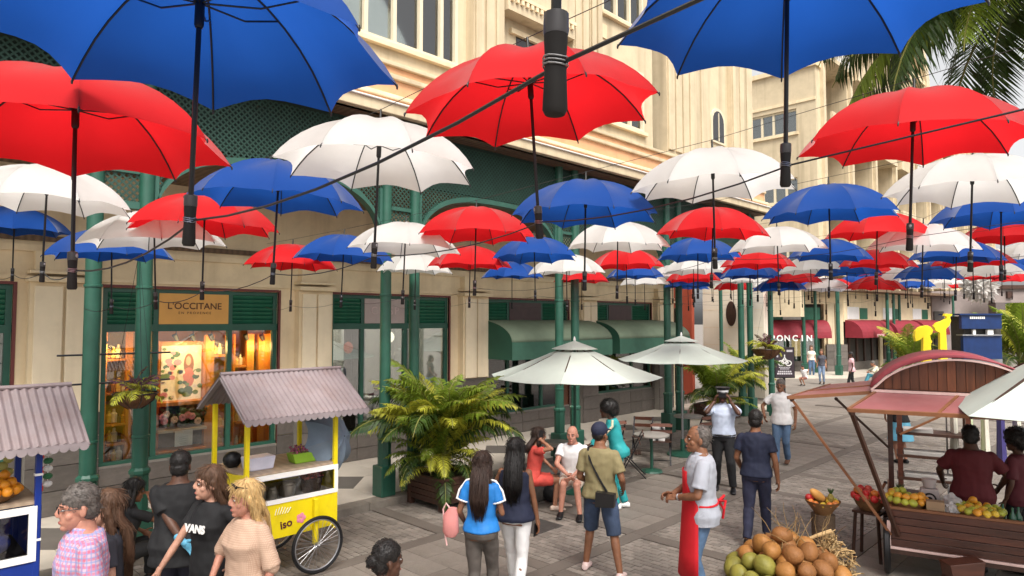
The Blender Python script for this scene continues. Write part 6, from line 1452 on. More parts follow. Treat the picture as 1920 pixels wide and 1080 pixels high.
def make_hand(mb, w, d, n, t, curl=0.35, inf=0.0, s=1.0, spread=0.12):
    d = Vector(d).normalized(); n = (Vector(n) - d * Vector(n).dot(d)).normalized(); t_ = d.cross(n); t_ = t_ if t_.dot(Vector(t)) > 0 else -t_
    M = Matrix((t_, n, d)).transposed()
    mb.ell(w + d * .048 * s, ((.040 + inf) * s, (.0165 + inf) * s, (.052 + inf) * s), 14, 9, M); cone(mb, w - d * .015 * s, w + d * .03 * s, (.026 + inf) * s, (.027 + inf) * s)
    for i, L in enumerate((.072, .081, .075, .060)):
        b = w + d * .085 * s + t_ * (.029 - .0195 * i) * s; dd = (d + t_ * (1.2 - .8 * i) * spread).normalized(); q = b - dd * .02 * s; k_ = 0.0
        cone(mb, q, b, (.0098 + inf) * s, (.0096 + inf) * s)
        for j, f in enumerate((.42, .32, .26)):
            k_ += curl * (.8 + .25 * j); v = dd * math.cos(k_) + n * math.sin(k_); e = b + v * L * f * s
            cone(mb, b, e, (.0094 - .0008 * j + inf) * s, (.0088 - .0008 * j + inf) * s, n=10); b = e
    b = w + d * .028 * s + t_ * .028 * s; v = (d * .62 + t_ * .72 + n * .25).normalized()
    for L, r in ((.045, .0125), (.034, .0105)): e = b + v * L * s; cone(mb, b, e, (r + inf) * s, (r * .9 + inf) * s, n=10); b = e; v = (v + d * .35 + n * .2).normalized()
SKIN = {}
def skin(k_, c): SKIN[k_] = mat('skin_' + k_, c, 0.5, 0.16, 22, 0.12, 160, spec=0.35, stain=0.25, stain_col=tuple(q * m_ for q, m_ in zip(c, (.85, .62, .55))), sscale=9); MATS['skin_' + k_].node_tree.nodes['Principled BSDF'].inputs['Subsurface Weight'].default_value = 0.08; MATS['skin_' + k_].node_tree.nodes['Principled BSDF'].inputs['Subsurface Radius'].default_value = (0.03, 0.012, 0.006)
skin('dark', (0.085, 0.038, 0.022)); skin('brown', (0.20, 0.088, 0.045)); skin('tan', (0.34, 0.16, 0.095)); skin('fair', (0.46, 0.25, 0.175)); skin('rosy', (0.46, 0.215, 0.15))
HAIRM = {'black': mat('black_hair', (0.010, 0.008, 0.007), 0.45, 0.3, 20, 0.3, 120), 'brown': mat('brown_hair', (0.085, 0.042, 0.022), 0.5, 0.35, 16, 0.35, 110, stretch=(3, 3, .4)), 'blonde': mat('blonde_hair', (0.55, 0.36, 0.15), 0.5, 0.3, 16, 0.35, 110, stretch=(3, 3, .4)),
         'grey': mat('greying_hair', (0.10, 0.085, 0.075), 0.55, 0.4, 30, 0.3, 110), 'dkbrown': mat('dark_brown_hair', (0.035, 0.018, 0.012), 0.5, 0.3, 16, 0.35, 110, stretch=(3, 3, .4))}
EYEW = mat('eye_white', (0.42, 0.39, 0.37), 0.3, 0); IRIS = mat('eye_iris', (0.02, 0.012, 0.01), 0.2, 0); LIPS = mat('lips', (0.34, 0.11, 0.09), 0.45, 0.05)
def cloth(name, c, **k_): k_.setdefault('rough', 0.8); k_.setdefault('var', 0.12); k_.setdefault('bump', 0.12); k_.setdefault('bscale', 140); return mat(name, c, **k_)
PN = 0
def person(label, u, v, H=1.72, face=180, sk='brown', hair=('short', 'black'), top=None, bottom=None, shoes=None, female=False, arms=None, legs=None, lean=0.0, pel=None, head=(0, 0), lod=0, facial=True, wide=1.0, pos=None, curl=(.35, .35), glove=None, hands=None, group=None):
    """arms / legs: dict L,R -> (target, hint) in the body frame of a 1.75 m figure facing +y."""
    global PN; PN += 1
    s = H / 1.75; vb, vh, vd, vc = [(.012, .0065, .0048, .0105), (.018, .010, .008, .015), (.03, .018, .018, .024)][lod]
    seat = pel is not None
    hz = (1.75 if not seat else 1.75 - .93 + pel) * s
    P = Vector(pos) if pos else onz(u, v, hz); P = Vector((P.x, P.y, 0))
    base = P.normalized(); rt = Vector((base.y, -base.x, 0)); a = R(face); fd = base * math.cos(a) + rt * math.sin(a); rz = math.atan2(-fd.x, fd.y)
    fm = female; S = lambda p: Vector(p) * s
    pz = pel if seat else .93
    Lr = Matrix.Rotation(-lean, 3, 'X')
    def sp(x, y, z): return Vector((0, 0, pz)) + Lr @ Vector((x, y, z - .93))     # spine frame, z as when standing
    w = wide
    rings = [(.84, .15, .105, -.005), (.92, .168, .12, -.012), (1.0, .155, .112, 0), (1.08, .136, .10, .004), (1.18, .148, .108, .004), (1.30, .168, .116, .004), (1.39, .168, .10, -.004), (1.435, .146, .085, -.01), (1.465, .098, .072, -.01), (1.49, .064, .062, -.008), (1.56, .054, .058, .006)]
    if fm: rings = [(.84, .155, .108, -.01), (.92, .172, .125, -.018), (1.0, .152, .108, -.004), (1.08, .122, .092, .004), (1.18, .13, .098, .006), (1.29, .148, .118, .016), (1.38, .146, .09, -.002), (1.425, .125, .076, -.008), (1.455, .082, .064, -.008), (1.48, .055, .056, -.006), (1.56, .046, .05, .006)]
    def torso(mb, z0, z1, inf, w_=1.0, flare=0.0, n=20):
        zs = sorted([z0, z1] + [r[0] for r in rings if z0 < r[0] < z1]); rs = []
        for z in zs:
            for i in range(len(rings) - 1):
                if rings[i][0] <= z <= rings[i + 1][0] or (i == 0 and z < rings[0][0]):
                    t = (z - rings[i][0]) / (rings[i + 1][0] - rings[i][0]); t = max(-0.8, min(1, t)); q = [rings[i][k_] + (rings[i + 1][k_] - rings[i][k_]) * (t if t > 0 else 0) for k_ in (1, 2, 3)]; break
            f = flare * max(0, (1.2 - z) / .35)
            rs.append((sp(0, q[2], z), Lr @ Vector((q[0] * w_ + inf + f, 0, 0)), Lr @ Vector((0, q[1] * w_ + inf + f, 0))))
        mb.loft(rs, n)
    sh = .172 if not fm else .15; sh *= (1 + (w - 1) * .7)
    A = {'L': ((-.25, .05, .88), (-.4, -1, 0)), 'R': ((.25, .05, .88), (.4, -1, 0))}
    if fm: A = {'L': ((-.22, .05, .88), (-.4, -1, 0)), 'R': ((.22, .05, .88), (.4, -1, 0))}
    A.update(arms or {})
    Lg = {'L': ((-.09, -.02, .085), (0, 1, 0)), 'R': ((.09, -.02, .085), (0, 1, 0))}; Lg.update(legs or {})
    J = {}
    for k_, sg in (('L', -1), ('R', 1)):
        S0 = sp(sg * sh * .97, -.008, 1.395); e, wr = ik(S0, A[k_][0], .285, .255, A[k_][1]); J['a' + k_] = (S0, e, wr)
        H0 = Vector((sg * .088, 0, pz - .02)); kn, an = ik(H0, Lg[k_][0], .43, .42, Lg[k_][1]); J['l' + k_] = (H0, kn, an)
    aw = (.84 if fm else 1.0) * (1 + (w - 1) * .5)
    mb = MB(); torso(mb, .84, 1.56, 0, w)
    for k_, sg in (('L', -1), ('R', 1)):
        S0, e, wr = J['a' + k_]; mb.ell(S0, .056 * aw); cone(mb, S0, e, .05 * aw, .038 * aw); m_ = e.lerp(wr, .3); cone(mb, e, m_, .037 * aw, .039 * aw); cone(mb, m_, wr, .039 * aw, .026 * aw)
        H0, kn, an = J['l' + k_]; cone(mb, H0, kn, .088 * w, .054); c_ = kn.lerp(an, .3); back = (Vector((0, -1, 0)) * .012); cone(mb, kn, c_ + back, .052, .054); cone(mb, c_ + back, an, .053, .036)
        fdir = Vector((0, 1, 0)); mb.loft([(an + Vector((0, -.06, -.045)), (.032, 0, 0), (0, 0, .03)), (an + Vector((0, 0, -.035)), (.036, 0, 0), (0, 0, .045)), (an + Vector((0, .09, -.055)), (.044, 0, 0), (0, 0, .026)), (an + Vector((sg * .008, .165, -.065)), (.036, 0, 0), (0, 0, .014))], 12); mb.ell(an + Vector((0, -.03, -.04)), .038)
    mb.v = [tuple(Vector(p) * s) for p in mb.v]; parts = [remesh(mb, vb, 3)]
    # head
    c = sp(0, .028, 1.622); hy, hp = head; HM = Matrix.Rotation(R(-hy), 3, 'Z') @ Matrix.Rotation(-lean * .6 - R(hp), 3, 'X')
    HSC = 1.12; HM = HM * HSC
    def hp_(x, y, z): return c + HM @ Vector((x, y, z))
    mb = MB(); cone(mb, sp(0, -.004, 1.47), hp_(0, -.02, -.05), .055 if not fm else .047, .053 if not fm else .045)
    mb.ell(hp_(0, -.008, .03), (.074, .094, .096), 20, 14, HM); mb.ell(hp_(0, .022, -.045), (.057, .066, .072), 18, 12, HM); mb.ell(hp_(0, .062, -.095), (.026, .024, .02), 12, 8, HM); mb.ell(hp_(0, .07, .026), (.052, .022, .014), 12, 8, HM)
    for sg in (-1, 1): mb.ell(hp_(sg * .04, .048, -.028), (.023, .022, .024), 10, 8, HM); mb.ell(hp_(sg * .076, -.012, -.008), (.009, .02, .032), 10, 8, HM @ Matrix.Rotation(sg * .35, 3, 'Z'))
    mb.loft([(hp_(0, .086, .022), HM @ Vector((.008, 0, 0)), HM @ Vector((0, .008, 0))), (hp_(0, .098, -.012), HM @ Vector((.012, 0, 0)), HM @ Vector((0, .016, 0))), (hp_(0, .092, -.034), HM @ Vector((.017, 0, 0)), HM @ Vector((0, .014, 0)))], 10)
    mb.ell(hp_(0, .078, -.066), (.024, .014, .012), 10, 8, HM)
    mb.v = [tuple(Vector(p) * s) for p in mb.v]; parts.append(remesh(mb, vh, 2))
    gl = MB(); hm_ = MB()
    for i, (k_, sg) in enumerate((('L', -1), ('R', 1))):
        S0, e, wr = J['a' + k_]; d = (wr - e).normalized(); n_ = Vector((-sg, -.25, 0)); t_ = Vector((0, 1, .2))
        if hands and k_ in hands: d, n_, t_ = [Vector(q) for q in hands[k_]]
        make_hand(hm_, wr, d, n_, t_, curl[i], 0, .92 if fm else 1.0)
        if glove and k_ in glove: make_hand(gl, wr, d, n_, t_, curl[i], .003, 1.0); cone(gl, wr - d * .06, wr, .034, .03)
    hm_.v = [tuple(Vector(p) * s) for p in hm_.v]; parts.append(remesh(hm_, vd, 1))
    o = inst('person', join_meshes('person', parts, SKIN[sk]), None, P, (0, 0, rz)); tag(o, label, 'person', group)
    def dress(name, mb, m, vox=None, folds=.008, smooth=3, fs=8.0):
        mb.v = [tuple(Vector(p) * s) for p in mb.v]; me = remesh(mb, vox or vc, smooth, folds, fs, PN); me.materials.clear(); me.materials.append(m); return inst(name, me, o)
    if gl.v: dress('glove', gl, mat('blue_glove', (0.10, 0.33, 0.48), 0.4), vd, 0, 1)
    # top: kind, material, hem z, sleeve share of the arm (0..2), looseness
    if top:
        kind, m, hem, slv, loose = top; mb = MB(); torso(mb, hem, 1.475 if kind != 'tank' else 1.42, .018 + loose * .5, w, loose)
        for k_, sg in (('L', -1), ('R', 1)):
            S0, e, wr = J['a' + k_]
            if slv > 0:
                mb.ell(S0, .060 * aw + .006); q = S0.lerp(e, min(1, slv)); cone(mb, S0, q, .059 * aw + .006, .058 * aw + .010 + loose * .35, caps=False)
                if slv > 1: mb.ell(e, .05 * aw + .012); cone(mb, e, e.lerp(wr, slv - 1), .05 * aw + .012, .042 * aw + .010, caps=False)
            elif kind == 'tank': cone(mb, sp(sg * .075, -.01, 1.40), sp(sg * .06, -.008, 1.475), .03, .028)
        if kind in ('shirt', 'polo'): mb.loft([(sp(0, -.006, 1.455), Lr @ Vector((.082, 0, 0)), Lr @ Vector((0, .078, 0))), (sp(0, -.002, 1.505), Lr @ Vector((.07, 0, 0)), Lr @ Vector((0, .07, .012)))], 16)
        dress({'dress': 'dress', 'jacket': 'jacket'}.get(kind, 'shirt'), mb, m, None, .009 + loose * .07)
    if bottom:
        kind, m, end, loose = bottom; mb = MB()
        if kind == 'skirt':
            n_ = 24; mb.loft([(Vector((0, -.005, pz + .10)), (.145, 0, 0), (0, .115, 0)), (Vector((0, -.01, pz)), (.19, 0, 0), (0, .15, 0)), (Vector((0, 0, (pz + end) / 2)), (.205 + loose, 0, 0), (0, .175 + loose, 0)), (Vector((0, 0, end)), (.225 + loose * 1.6, 0, 0), (0, .20 + loose * 1.6, 0))], n_)
        else:
            torso(mb, .86, 1.02, .014, w); mb.ell(Vector((0, -.008, pz - .03)), (.168 * w, .125 * w, .10))
            for k_, sg in (('L', -1), ('R', 1)):
                H0, kn, an = J['l' + k_]
                if kind == 'shorts': q = H0.lerp(kn, end); cone(mb, H0, q, .098 * w + .004, .078 + loose, caps=False); mb.ell(H0, .098 * w)
                else:
                    cone(mb, H0, kn, .096 * w + .002, .066 + loose); q = kn.lerp(an, end); cone(mb, kn, q, .066 + loose, .052 + loose, caps=False)
        dress('trousers' if kind == 'pants' else kind, mb, m, None, .009)
    if shoes:
        for k_, sg in (('L', -1), ('R', 1)):
            H0, kn, an = J['l' + k_]; mb = MB(); i_ = .008
            mb.loft([(an + Vector((0, -.075, -.045)), (.036, 0, 0), (0, 0, .036)), (an + Vector((0, -.01, -.03)), (.044, 0, 0), (0, 0, .054)), (an + Vector((0, .09, -.050)), (.052, 0, 0), (0, 0, .034)), (an + Vector((sg * .008, .18, -.064)), (.042, 0, 0), (0, 0, .02))], 14)
            dress('shoe', mb, shoes, max(.008, vd * 1.4), 0, 1)
    st, hc = hair; hmt = HAIRM[hc] if hc in HAIRM else hc; mb = MB()
    if st in ('short', 'long', 'bob', 'pony', 'tied', 'receding'):
        k_ = 1.0 if st != 'receding' else .985
        mb.ell(hp_(0, -.011 if st != 'receding' else -.034, .052 if st != 'receding' else .042), (.082 * k_, .096 * k_, .091 * k_), 20, 12, HM); mb.ell(hp_(0, -.05, -.005), (.072, .058, .07), 16, 10, HM)
    if st in ('long', 'bob', 'pony'):
        dn = Vector((0, -.02, -1)); L = {'long': .36, 'bob': .1, 'pony': .34}[st]; ww = {'long': .088, 'bob': .085, 'pony': .045}[st]
        a0 = hp_(0, -.075, .0); nb = sp(0, -.11, 1.47); nb.y = min(nb.y, a0.y - .005); tip = sp(0, -.135, 1.47 - L); mid = nb.lerp(tip, .5) + Vector((0, -.012, 0))
        mb.loft([(hp_(0, -.05, .03), (.075, 0, 0), (0, .05, 0)), (a0 + Vector((0, 0, -.05)), (ww, 0, 0), (0, .045, 0)), (nb, (ww, 0, 0), (0, .042, 0)), (mid, (ww * .95, 0, 0), (0, .036, 0)), (tip, (ww * .45, 0, 0), (0, .015, 0))], 14)
        if st != 'pony':
            for sg in (-1, 1): q0 = hp_(sg * .072, -.01, .02); q1 = sp(sg * .085, -.03, 1.47) if st == 'long' else hp_(sg * .08, .0, -.1); q2 = sp(sg * .10, -.03, 1.36) if st == 'long' else q1; cone(mb, q0, q1, .026, .03); cone(mb, q1, q2, .03, .012)
        if lod == 0:
            stm = MB(); rs_ = random.Random(PN)
            for q in range(170 if st != 'pony' else 70):
                an = rs_.uniform(PI * .95, PI * 2.05); ca, sa = math.cos(an), math.sin(an); wv = ww * rs_.uniform(.9, 1.12); k2 = rs_.uniform(.6, 1.05); jx = rs_.uniform(-.02, .02)
                p0 = hp_(.06 * ca, -.03 + .055 * sa, .06 + rs_.uniform(-.04, .03)); p1 = a0 + Vector((wv * ca, .05 * sa, -.05)); p2 = nb + Vector((wv * ca * 1.02 + jx * .5, .047 * sa, 0)); p3 = mid + Vector((wv * ca + jx, .042 * sa - .004, 0)); p4 = nb.lerp(tip, k2) + Vector((wv * ca * (1.15 - .6 * k2) + jx, .03 * sa - .006, rs_.uniform(-.05, 0)))
                stm.tube([p0 * s, p1 * s, p2 * s, p3 * s, p4 * s] if k2 > .55 else [p0 * s, p1 * s, p2 * s, p4 * s], [.003 * s, .004 * s, .004 * s, .0035 * s, .001], 3)
            tag(stm.build('hair_strands', hmt, o, 'all', fix=False), kind='stuff')
    if st == 'tied': mb.ell(hp_(0, -.105, .02), .045)
    if st == 'afro': mb.ell(hp_(0, -.035, .06), (.125, .135, .115), 20, 12, HM); mb.ell(hp_(0, -.09, .0), (.10, .08, .09), 14, 10, HM)
    if mb.v:
        ho = dress('hair', mb, hmt, vh * 1.25, .012 if st == 'afro' else .005, 2, 26.0 if st != 'afro' else 18.0)
        if lod == 0 or st == 'afro':      # loose strands over the mass
            rs_ = random.Random(PN * 7); stm = MB(); vv = ho.data.vertices; lg = st in ('long', 'bob', 'pony')
            for q in range(1100 if lg else 650):
                vx = vv[rs_.randrange(len(vv))]; p_ = vx.co.copy(); n_ = vx.normal.copy()
                if lg: d_ = Vector((rs_.uniform(-.25, .25), rs_.uniform(-.25, .25), -1)); Ls = rs_.uniform(.05, .11)
                elif st == 'afro': d_ = Vector((rs_.uniform(-1, 1), rs_.uniform(-1, 1), rs_.uniform(-1, 1))); Ls = rs_.uniform(.03, .05)
                else: d_ = Vector((rs_.uniform(-.5, .5), rs_.uniform(-.9, .1), rs_.uniform(-.8, .1))); Ls = rs_.uniform(.014, .028)
                d_ = (d_ - n_ * d_.dot(n_)); d_ = (d_.normalized() if d_.length > .05 else n_) ; lift = rs_.uniform(.05, .28) if lg else rs_.uniform(.2, .7)
                p_ -= n_ * .002; m_ = p_ + (d_ * .55 + n_ * lift * .6) * Ls * s; e_ = p_ + (d_ + n_ * lift * .35) * Ls * s
                stm.tube([p_, m_, e_], [.0026 * s, .0022 * s, .0007], 3, caps=False)
            tag(stm.build('hair_strands', hmt, o, 'all', fix=False), kind='stuff')
    if st == 'cap' or st == 'police':
        mb = MB(); mb.ell(hp_(0, -.05, -.0), (.07, .05, .06), 14, 8, HM); dress('hair', mb, HAIRM['black'], vh, 0, 1)
        if st == 'cap':
            mb = MB(); mb.ell(hp_(0, -.014, .052), (.085, .105, .088), 20, 12, HM); mb.loft([(hp_(0, .05, .05), HM @ Vector((.075, 0, 0)), HM @ Vector((0, .004, .012))), (hp_(0, .155, .038), HM @ Vector((.05, 0, 0)), HM @ Vector((0, .004, .008)))], 14); dress('cap', mb, hmt, vh, 0, 2)
        else:
            for nm, z0, z1, r0, r1, mm in (('cap_band', .05, .085, .094, .096, mat('white_band', (0.7, 0.7, 0.7), 0.5)), ('cap_top', .085, .125, .10, .125, BLACK)):
                m2 = MB(); m2.loft([(hp_(0, -.01, z0), HM @ Vector((r0 * .9, 0, 0)), HM @ Vector((0, r0 * 1.08, 0))), (hp_(0, -.005, z1), HM @ Vector((r1 * .9, 0, 0)), HM @ Vector((0, r1 * 1.08, 0)))], 20); m2.v = [tuple(Vector(q) * s) for q in m2.v]; m2.build(nm, mm, o, True)
            m2 = MB(); m2.loft([(hp_(0, .07, .055), HM @ Vector((.07, 0, 0)), HM @ Vector((0, .004, .006))), (hp_(0, .135, .035), HM @ Vector((.05, 0, 0)), HM @ Vector((0, .004, .005)))], 14); m2.v = [tuple(Vector(q) * s) for q in m2.v]; m2.build('visor', BLACK, o, True)
    if facial and lod < 2:
        for sg in (-1, 1):
            m2 = MB().ell(hp_(sg * .031, .0765, .006) * s, (.0125 * s, .008 * s, .0052 * s), 10, 8, HM); ey = m2.build('eye', EYEW, o, True)
            MB().ell(hp_(sg * .031, .0835, .006) * s, (.0058 * s, .0032 * s, .005 * s), 8, 6, HM).build('iris', IRIS, ey, True)
            MB().bar(hp_(sg * .014, .0895, .028) * s, hp_(sg * .048, .078, .03) * s, .006 * s, .006 * s).build('eyebrow', HAIRM['black'] if hc != 'blonde' else HAIRM['brown'], o)
        MB().ell(hp_(0, .0885, -.064) * s, (.021 * s, .006 * s, .0075 * s), 12, 6, HM).build('mouth', LIPS, o, True)
    def at_(x, y, z): return sp(x, y, z) * s
    o_info = dict(o=o, J={k_: tuple(q * s for q in v_) for k_, v_ in J.items()}, sp=at_, hp=lambda x, y, z: hp_(x, y, z) * s, HM=HM, s=s, P=P, rz=rz, M=Matrix.Translation(P) @ Matrix.Rotation(rz, 4, 'Z'), Lr=Lr)
    return o_info
def part(I, name, mb, m, smooth=True): return mb.build(name, m, I['o'], smooth)
def held(I, name, mb, m, label, cat, loc, smooth=False, rot=(0, 0, 0)):
    o = mb.build(name, m, None, smooth); o.matrix_world = I['M'] @ Matrix.Translation(loc) @ Euler(rot).to_matrix().to_4x4(); return tag(o, label, cat)
DENIM = cloth('blue_denim', (0.075, 0.13, 0.22), var=.35, nscale=3); NAVY = cloth('navy_cloth', (0.012, 0.016, 0.038)); BLK = cloth('black_cloth', (0.010, 0.010, 0.011)); WHT = cloth('white_cloth', (0.68, 0.67, 0.66), var=.05)
def check_mat(name, base, c1, c2, sc=26):
    m = mat(name, base, 0.8, 0.04); nt_ = m.node_tree; n = nt_.nodes; l = nt_.links; tc = n.new('ShaderNodeTexCoord'); prev = n['Principled BSDF'].inputs['Base Color'].links[0].from_socket
    for ax, c, f in (('X', c1, sc), ('Z', c2, sc * .9), ('Z', c1, sc * .55), ('Y', c2, sc)):
        w = n.new('ShaderNodeTexWave'); w.bands_direction = ax; w.inputs['Scale'].default_value = f / 6.28; l.new(tc.outputs['Object'], w.inputs[0]); r_ = n.new('ShaderNodeMapRange'); r_.inputs[1].default_value = .62; r_.inputs[2].default_value = .75; r_.inputs[4].default_value = .6; l.new(w.outputs['Fac'], r_.inputs[0])
        mx = n.new('ShaderNodeMixRGB'); mx.inputs[2].default_value = (*c, 1); l.new(r_.outputs[0], mx.inputs[0]); l.new(prev, mx.inputs[1]); prev = mx.outputs[0]
    l.new(prev, n['Principled BSDF'].inputs['Base Color']); return m
CHK = check_mat('pink_checked_cloth', (0.56, 0.40, 0.47), (0.58, 0.10, 0.17), (0.20, 0.28, 0.52), 80)
LACE = check_mat('beige_lace', (0.58, 0.42, 0.31), (0.42, 0.25, 0.17), (0.50, 0.34, 0.24), 240)
# --- front left group
I = person('man in a pink checked shirt and glasses walking at the lower left', 158, 913, 1.87, 262, 'rosy', ('short', 'grey'), ('shirt', CHK, .84, .62, .012), ('pants', cloth('khaki', (0.25, 0.2, 0.14)), .95, .004), BLACK, wide=1.12)
for sg in (-1, 1):
    part(I, 'spectacle_lens', MB().tube([I['hp'](sg * .032 + .019 * math.cos(a * PI / 6), .097, .006 + .014 * math.sin(a * PI / 6)) for a in range(13)], .002, 5), BLACK); part(I, 'spectacle_arm', MB().tube([I['hp'](sg * .052, .095, .01), I['hp'](sg * .078, -.02, .012)], .0025, 5), BLACK)
I = person('woman with long brown hair and a black top behind the man in the pink shirt', 205, 922, 1.71, 272, 'fair', ('long', 'brown'), ('tee', cloth('charcoal_cloth', (0.025, 0.026, 0.035)), .85, .6, .01), ('pants', BLK, .95, 0), BLACK, True, head=(0, -14))
I = person('woman in black sitting by the green column with a hand raised to her chin', 228, 902, 1.66, 60, 'brown', ('long', 'black'), ('tee', BLK, .84, .7, .01), ('pants', BLK, .95, .01), BLACK, True, pel=.48, head=(20, 4), lean=.18,
           arms={'R': ((.10, .30, 1.02), (.6, -.2, -1)), 'L': ((-.12, .34, .62), (-1, -.2, 0))}, legs={'L': ((-.12, .44, .085), (0, 1, .4)), 'R': ((.12, .50, .085), (0, 1, .4))})
e = empty('low_stool', I['P'], 0, 'dark low stool under the seated woman in black by the green column', 'stool'); MB().lathe([(.17, .36), (.18, .38), (.17, .40)], 16).build('seat', WOODD, e)
for i in range(4): a = i * PI / 2 + .4; MB().tube([(.12 * math.cos(a), .12 * math.sin(a), .36), (.16 * math.cos(a), .16 * math.sin(a), 0)], .015, 6).build('leg', DARKM, e)
I = person('big man in black seen from behind with one pale blue glove at his back', 338, 850, 1.74, 12, 'dark', ('short', 'black'), ('tee', BLK, .74, .75, .03), ('pants', cloth('dark_navy_track', (0.015, 0.016, 0.03)), .95, .012), BLACK, wide=1.22, facial=False,
           arms={'L': ((.09, -.235, .99), (-1, -.45, -.2)), 'R': ((.20, .22, 1.02), (1, -.5, 0))}, glove='L', hands={'L': ((.75, -.1, -.65), (-.25, -1, 0), (.2, 0, 1))}, curl=(.18, .4))
for sg in (-1, 1): part(I, 'side_stripe', MB().tube([I['J']['l' + 'LR'[sg > 0]][k_] + Vector((sg * (.10 if k_ == 0 else .078), 0, 0)) for k_ in (0, 1, 2)], .008, 5), WHITE)
I = person('girl in a black tee with white lettering and black shorts', 398, 876, 1.76, 226, 'fair', ('long', 'brown'), ('tee', BLK, .88, .55, .01), ('shorts', cloth('washed_black_denim', (0.018, 0.018, 0.02)), .8, .004), BLACK, True, head=(34, -4),
           arms={'R': ((.30, .30, .88), (.6, -1, 0)), 'L': ((-.26, -.02, .98), (-.8, -.8, 0))}, hands={'R': ((.1, .35, -.9), (-1, 0, 0), (0, 1, .3))})
text('lettering', 'VANS', .085, WHITE, I['o'], I['sp'](0, .168, 1.285), (R(84), 0, PI), .003, bold=.004)
part(I, 'ripped_patch', MB().ell(I['sp'](.05, .125, .86), (.035, .012, .016), 10, 6), SKIN['fair'])
w = I['J']['aR'][2]; held(I, 'paper_sheet', MB().box(-.075, .075, -.002, .002, -.11, .11), WHITE, 'white paper in the hand of the girl in the black tee', 'paper', w + Vector((0, .05, -.17)), rot=(.3, .3, .5))
I = person('blonde woman in a beige lace blouse with sunglasses on her head', 466, 903, 1.74, 236, 'rosy', ('long', 'blonde'), ('dress', LACE, .58, 1.15, .03), ('pants', WHT, .95, 0), BLACK, True, head=(20, 0), wide=1.08,
           arms={'R': ((.20, .18, 1.0), (.9, -.6, 0)), 'L': ((-.26, .06, .90), (-.6, -1, 0))})
for sg in (-1, 1): part(I, 'sunglass_lens', MB().ell(I['hp'](sg * .034, .072, .098), (.026, .01, .018), 12, 8, I['HM'] @ Matrix.Rotation(-.6, 3, 'X')), BLACK)
part(I, 'sunglass_bridge', MB().tube([I['hp'](-.074, -.01, .085), I['hp'](-.06, .06, .098), I['hp'](.06, .06, .098), I['hp'](.074, -.01, .085)], .004, 5), BLACK)
I = person('person with smooth black hair whose head shows at the lower edge', 720, 1020, 1.56, 65, 'dark', ('tied', 'black'), ('tee', cloth('dusty_pink_cloth', (0.42, 0.18, 0.17)), .86, .5, .01), ('pants', BLK, .95, 0), BLACK, True)
# --- middle group
TEEB = cloth('bright_blue_jersey', (0.012, 0.17, 0.50), rough=.6)
I = person('woman in a bright blue tee with white sleeve stripes walking away', 903, 850, 1.64, 14, 'brown', ('long', 'dkbrown'), ('tee', TEEB, .93, .55, .012), ('pants', cloth('grey_brown_denim', (0.085, 0.072, 0.062), var=.25), .97, .002), WHITE, True, wide=1.05, facial=False,
           arms={'R': ((.14, .22, 1.08), (.5, -1, -.2)), 'L': ((-.21, .12, .95), (-.4, -1, -.2))}, legs={'L': ((-.07, -.22, .12), (0, 1, 0)), 'R': ((.1, .20, .085), (0, 1, 0))})
for sg, k_ in ((-1, 'aL'), (1, 'aR')):
    S0, e_, w_ = I['J'][k_]; q = S0.lerp(e_, .55); up = Vector((0, 0, .07)); part(I, 'sleeve_stripe', MB().tube([I['sp'](sg * .07, -.02, 1.485), S0 + Vector((sg * .012, -.008, .062)), S0.lerp(e_, .25) + Vector((sg * .064, -.01, .03)), q + Vector((sg * .066, -.006, .012))], .011, 6), WHITE)
    d = (e_ - S0).normalized(); x_, y_, _ = frame_to(d); part(I, 'cuff', MB().tube([q + (x_ * math.cos(a * PI / 8) + y_ * math.sin(a * PI / 8)) * .064 for a in range(17)], .009, 5), WHITE)
held(I, 'pink_backpack', MB().loft([((0, 0, -.17), (.05, 0, 0), (0, .03, 0)), ((0, 0, -.12), (.085, 0, 0), (0, .05, 0)), ((0, 0, .04), (.08, 0, 0), (0, .05, 0)), ((.02, 0, .12), (.04, 0, 0), (0, .03, 0))], 14), cloth('pink_fabric', (0.62, 0.24, 0.22)), 'small pink backpack carried at the left of the woman in the blue tee', 'backpack', Vector((-.30, -.08, .98)), True)
held(I, 'backpack_strap', MB().tube([(.0, 0, .1), (-.05, 0, .16), (-.08, 0, .1), (-.07, 0, -.1), (-.04, 0, -.26)], .009, 6), cloth('pale_pink_strap', (0.70, 0.42, 0.40)), 'looped pale pink strap hanging from the pink backpack', 'strap', Vector((-.30, -.08, .98)))
I = person('woman in a navy sleeveless top and white trousers with long black hair', 966, 825, 1.70, 12, 'brown', ('long', 'black'), ('tank', NAVY, .88, 0, .022), ('pants', WHT, .98, .002), cloth('tan_leather', (0.22, 0.1, 0.06)), True, facial=False, wide=1.04,
           arms={'R': ((.25, .02, .86), (.6, -1, 0)), 'L': ((-.12, .26, 1.05), (-1, -.4, -.2))}, legs={'L': ((-.06, .22, .085), (0, 1, 0)), 'R': ((.08, -.24, .11), (0, 1, 0))})
held(I, 'phone', MB().box(-.035, .035, -.005, .005, -.07, .07), BLACK, 'dark phone in the hand of the woman in white trousers', 'phone', I['J']['aR'][2] + Vector((-.02, .01, -.09)), rot=(.1, 0, 1.2))
REDD = cloth('coral_red_cloth', (0.50, 0.06, 0.045), var=.3, nscale=5)
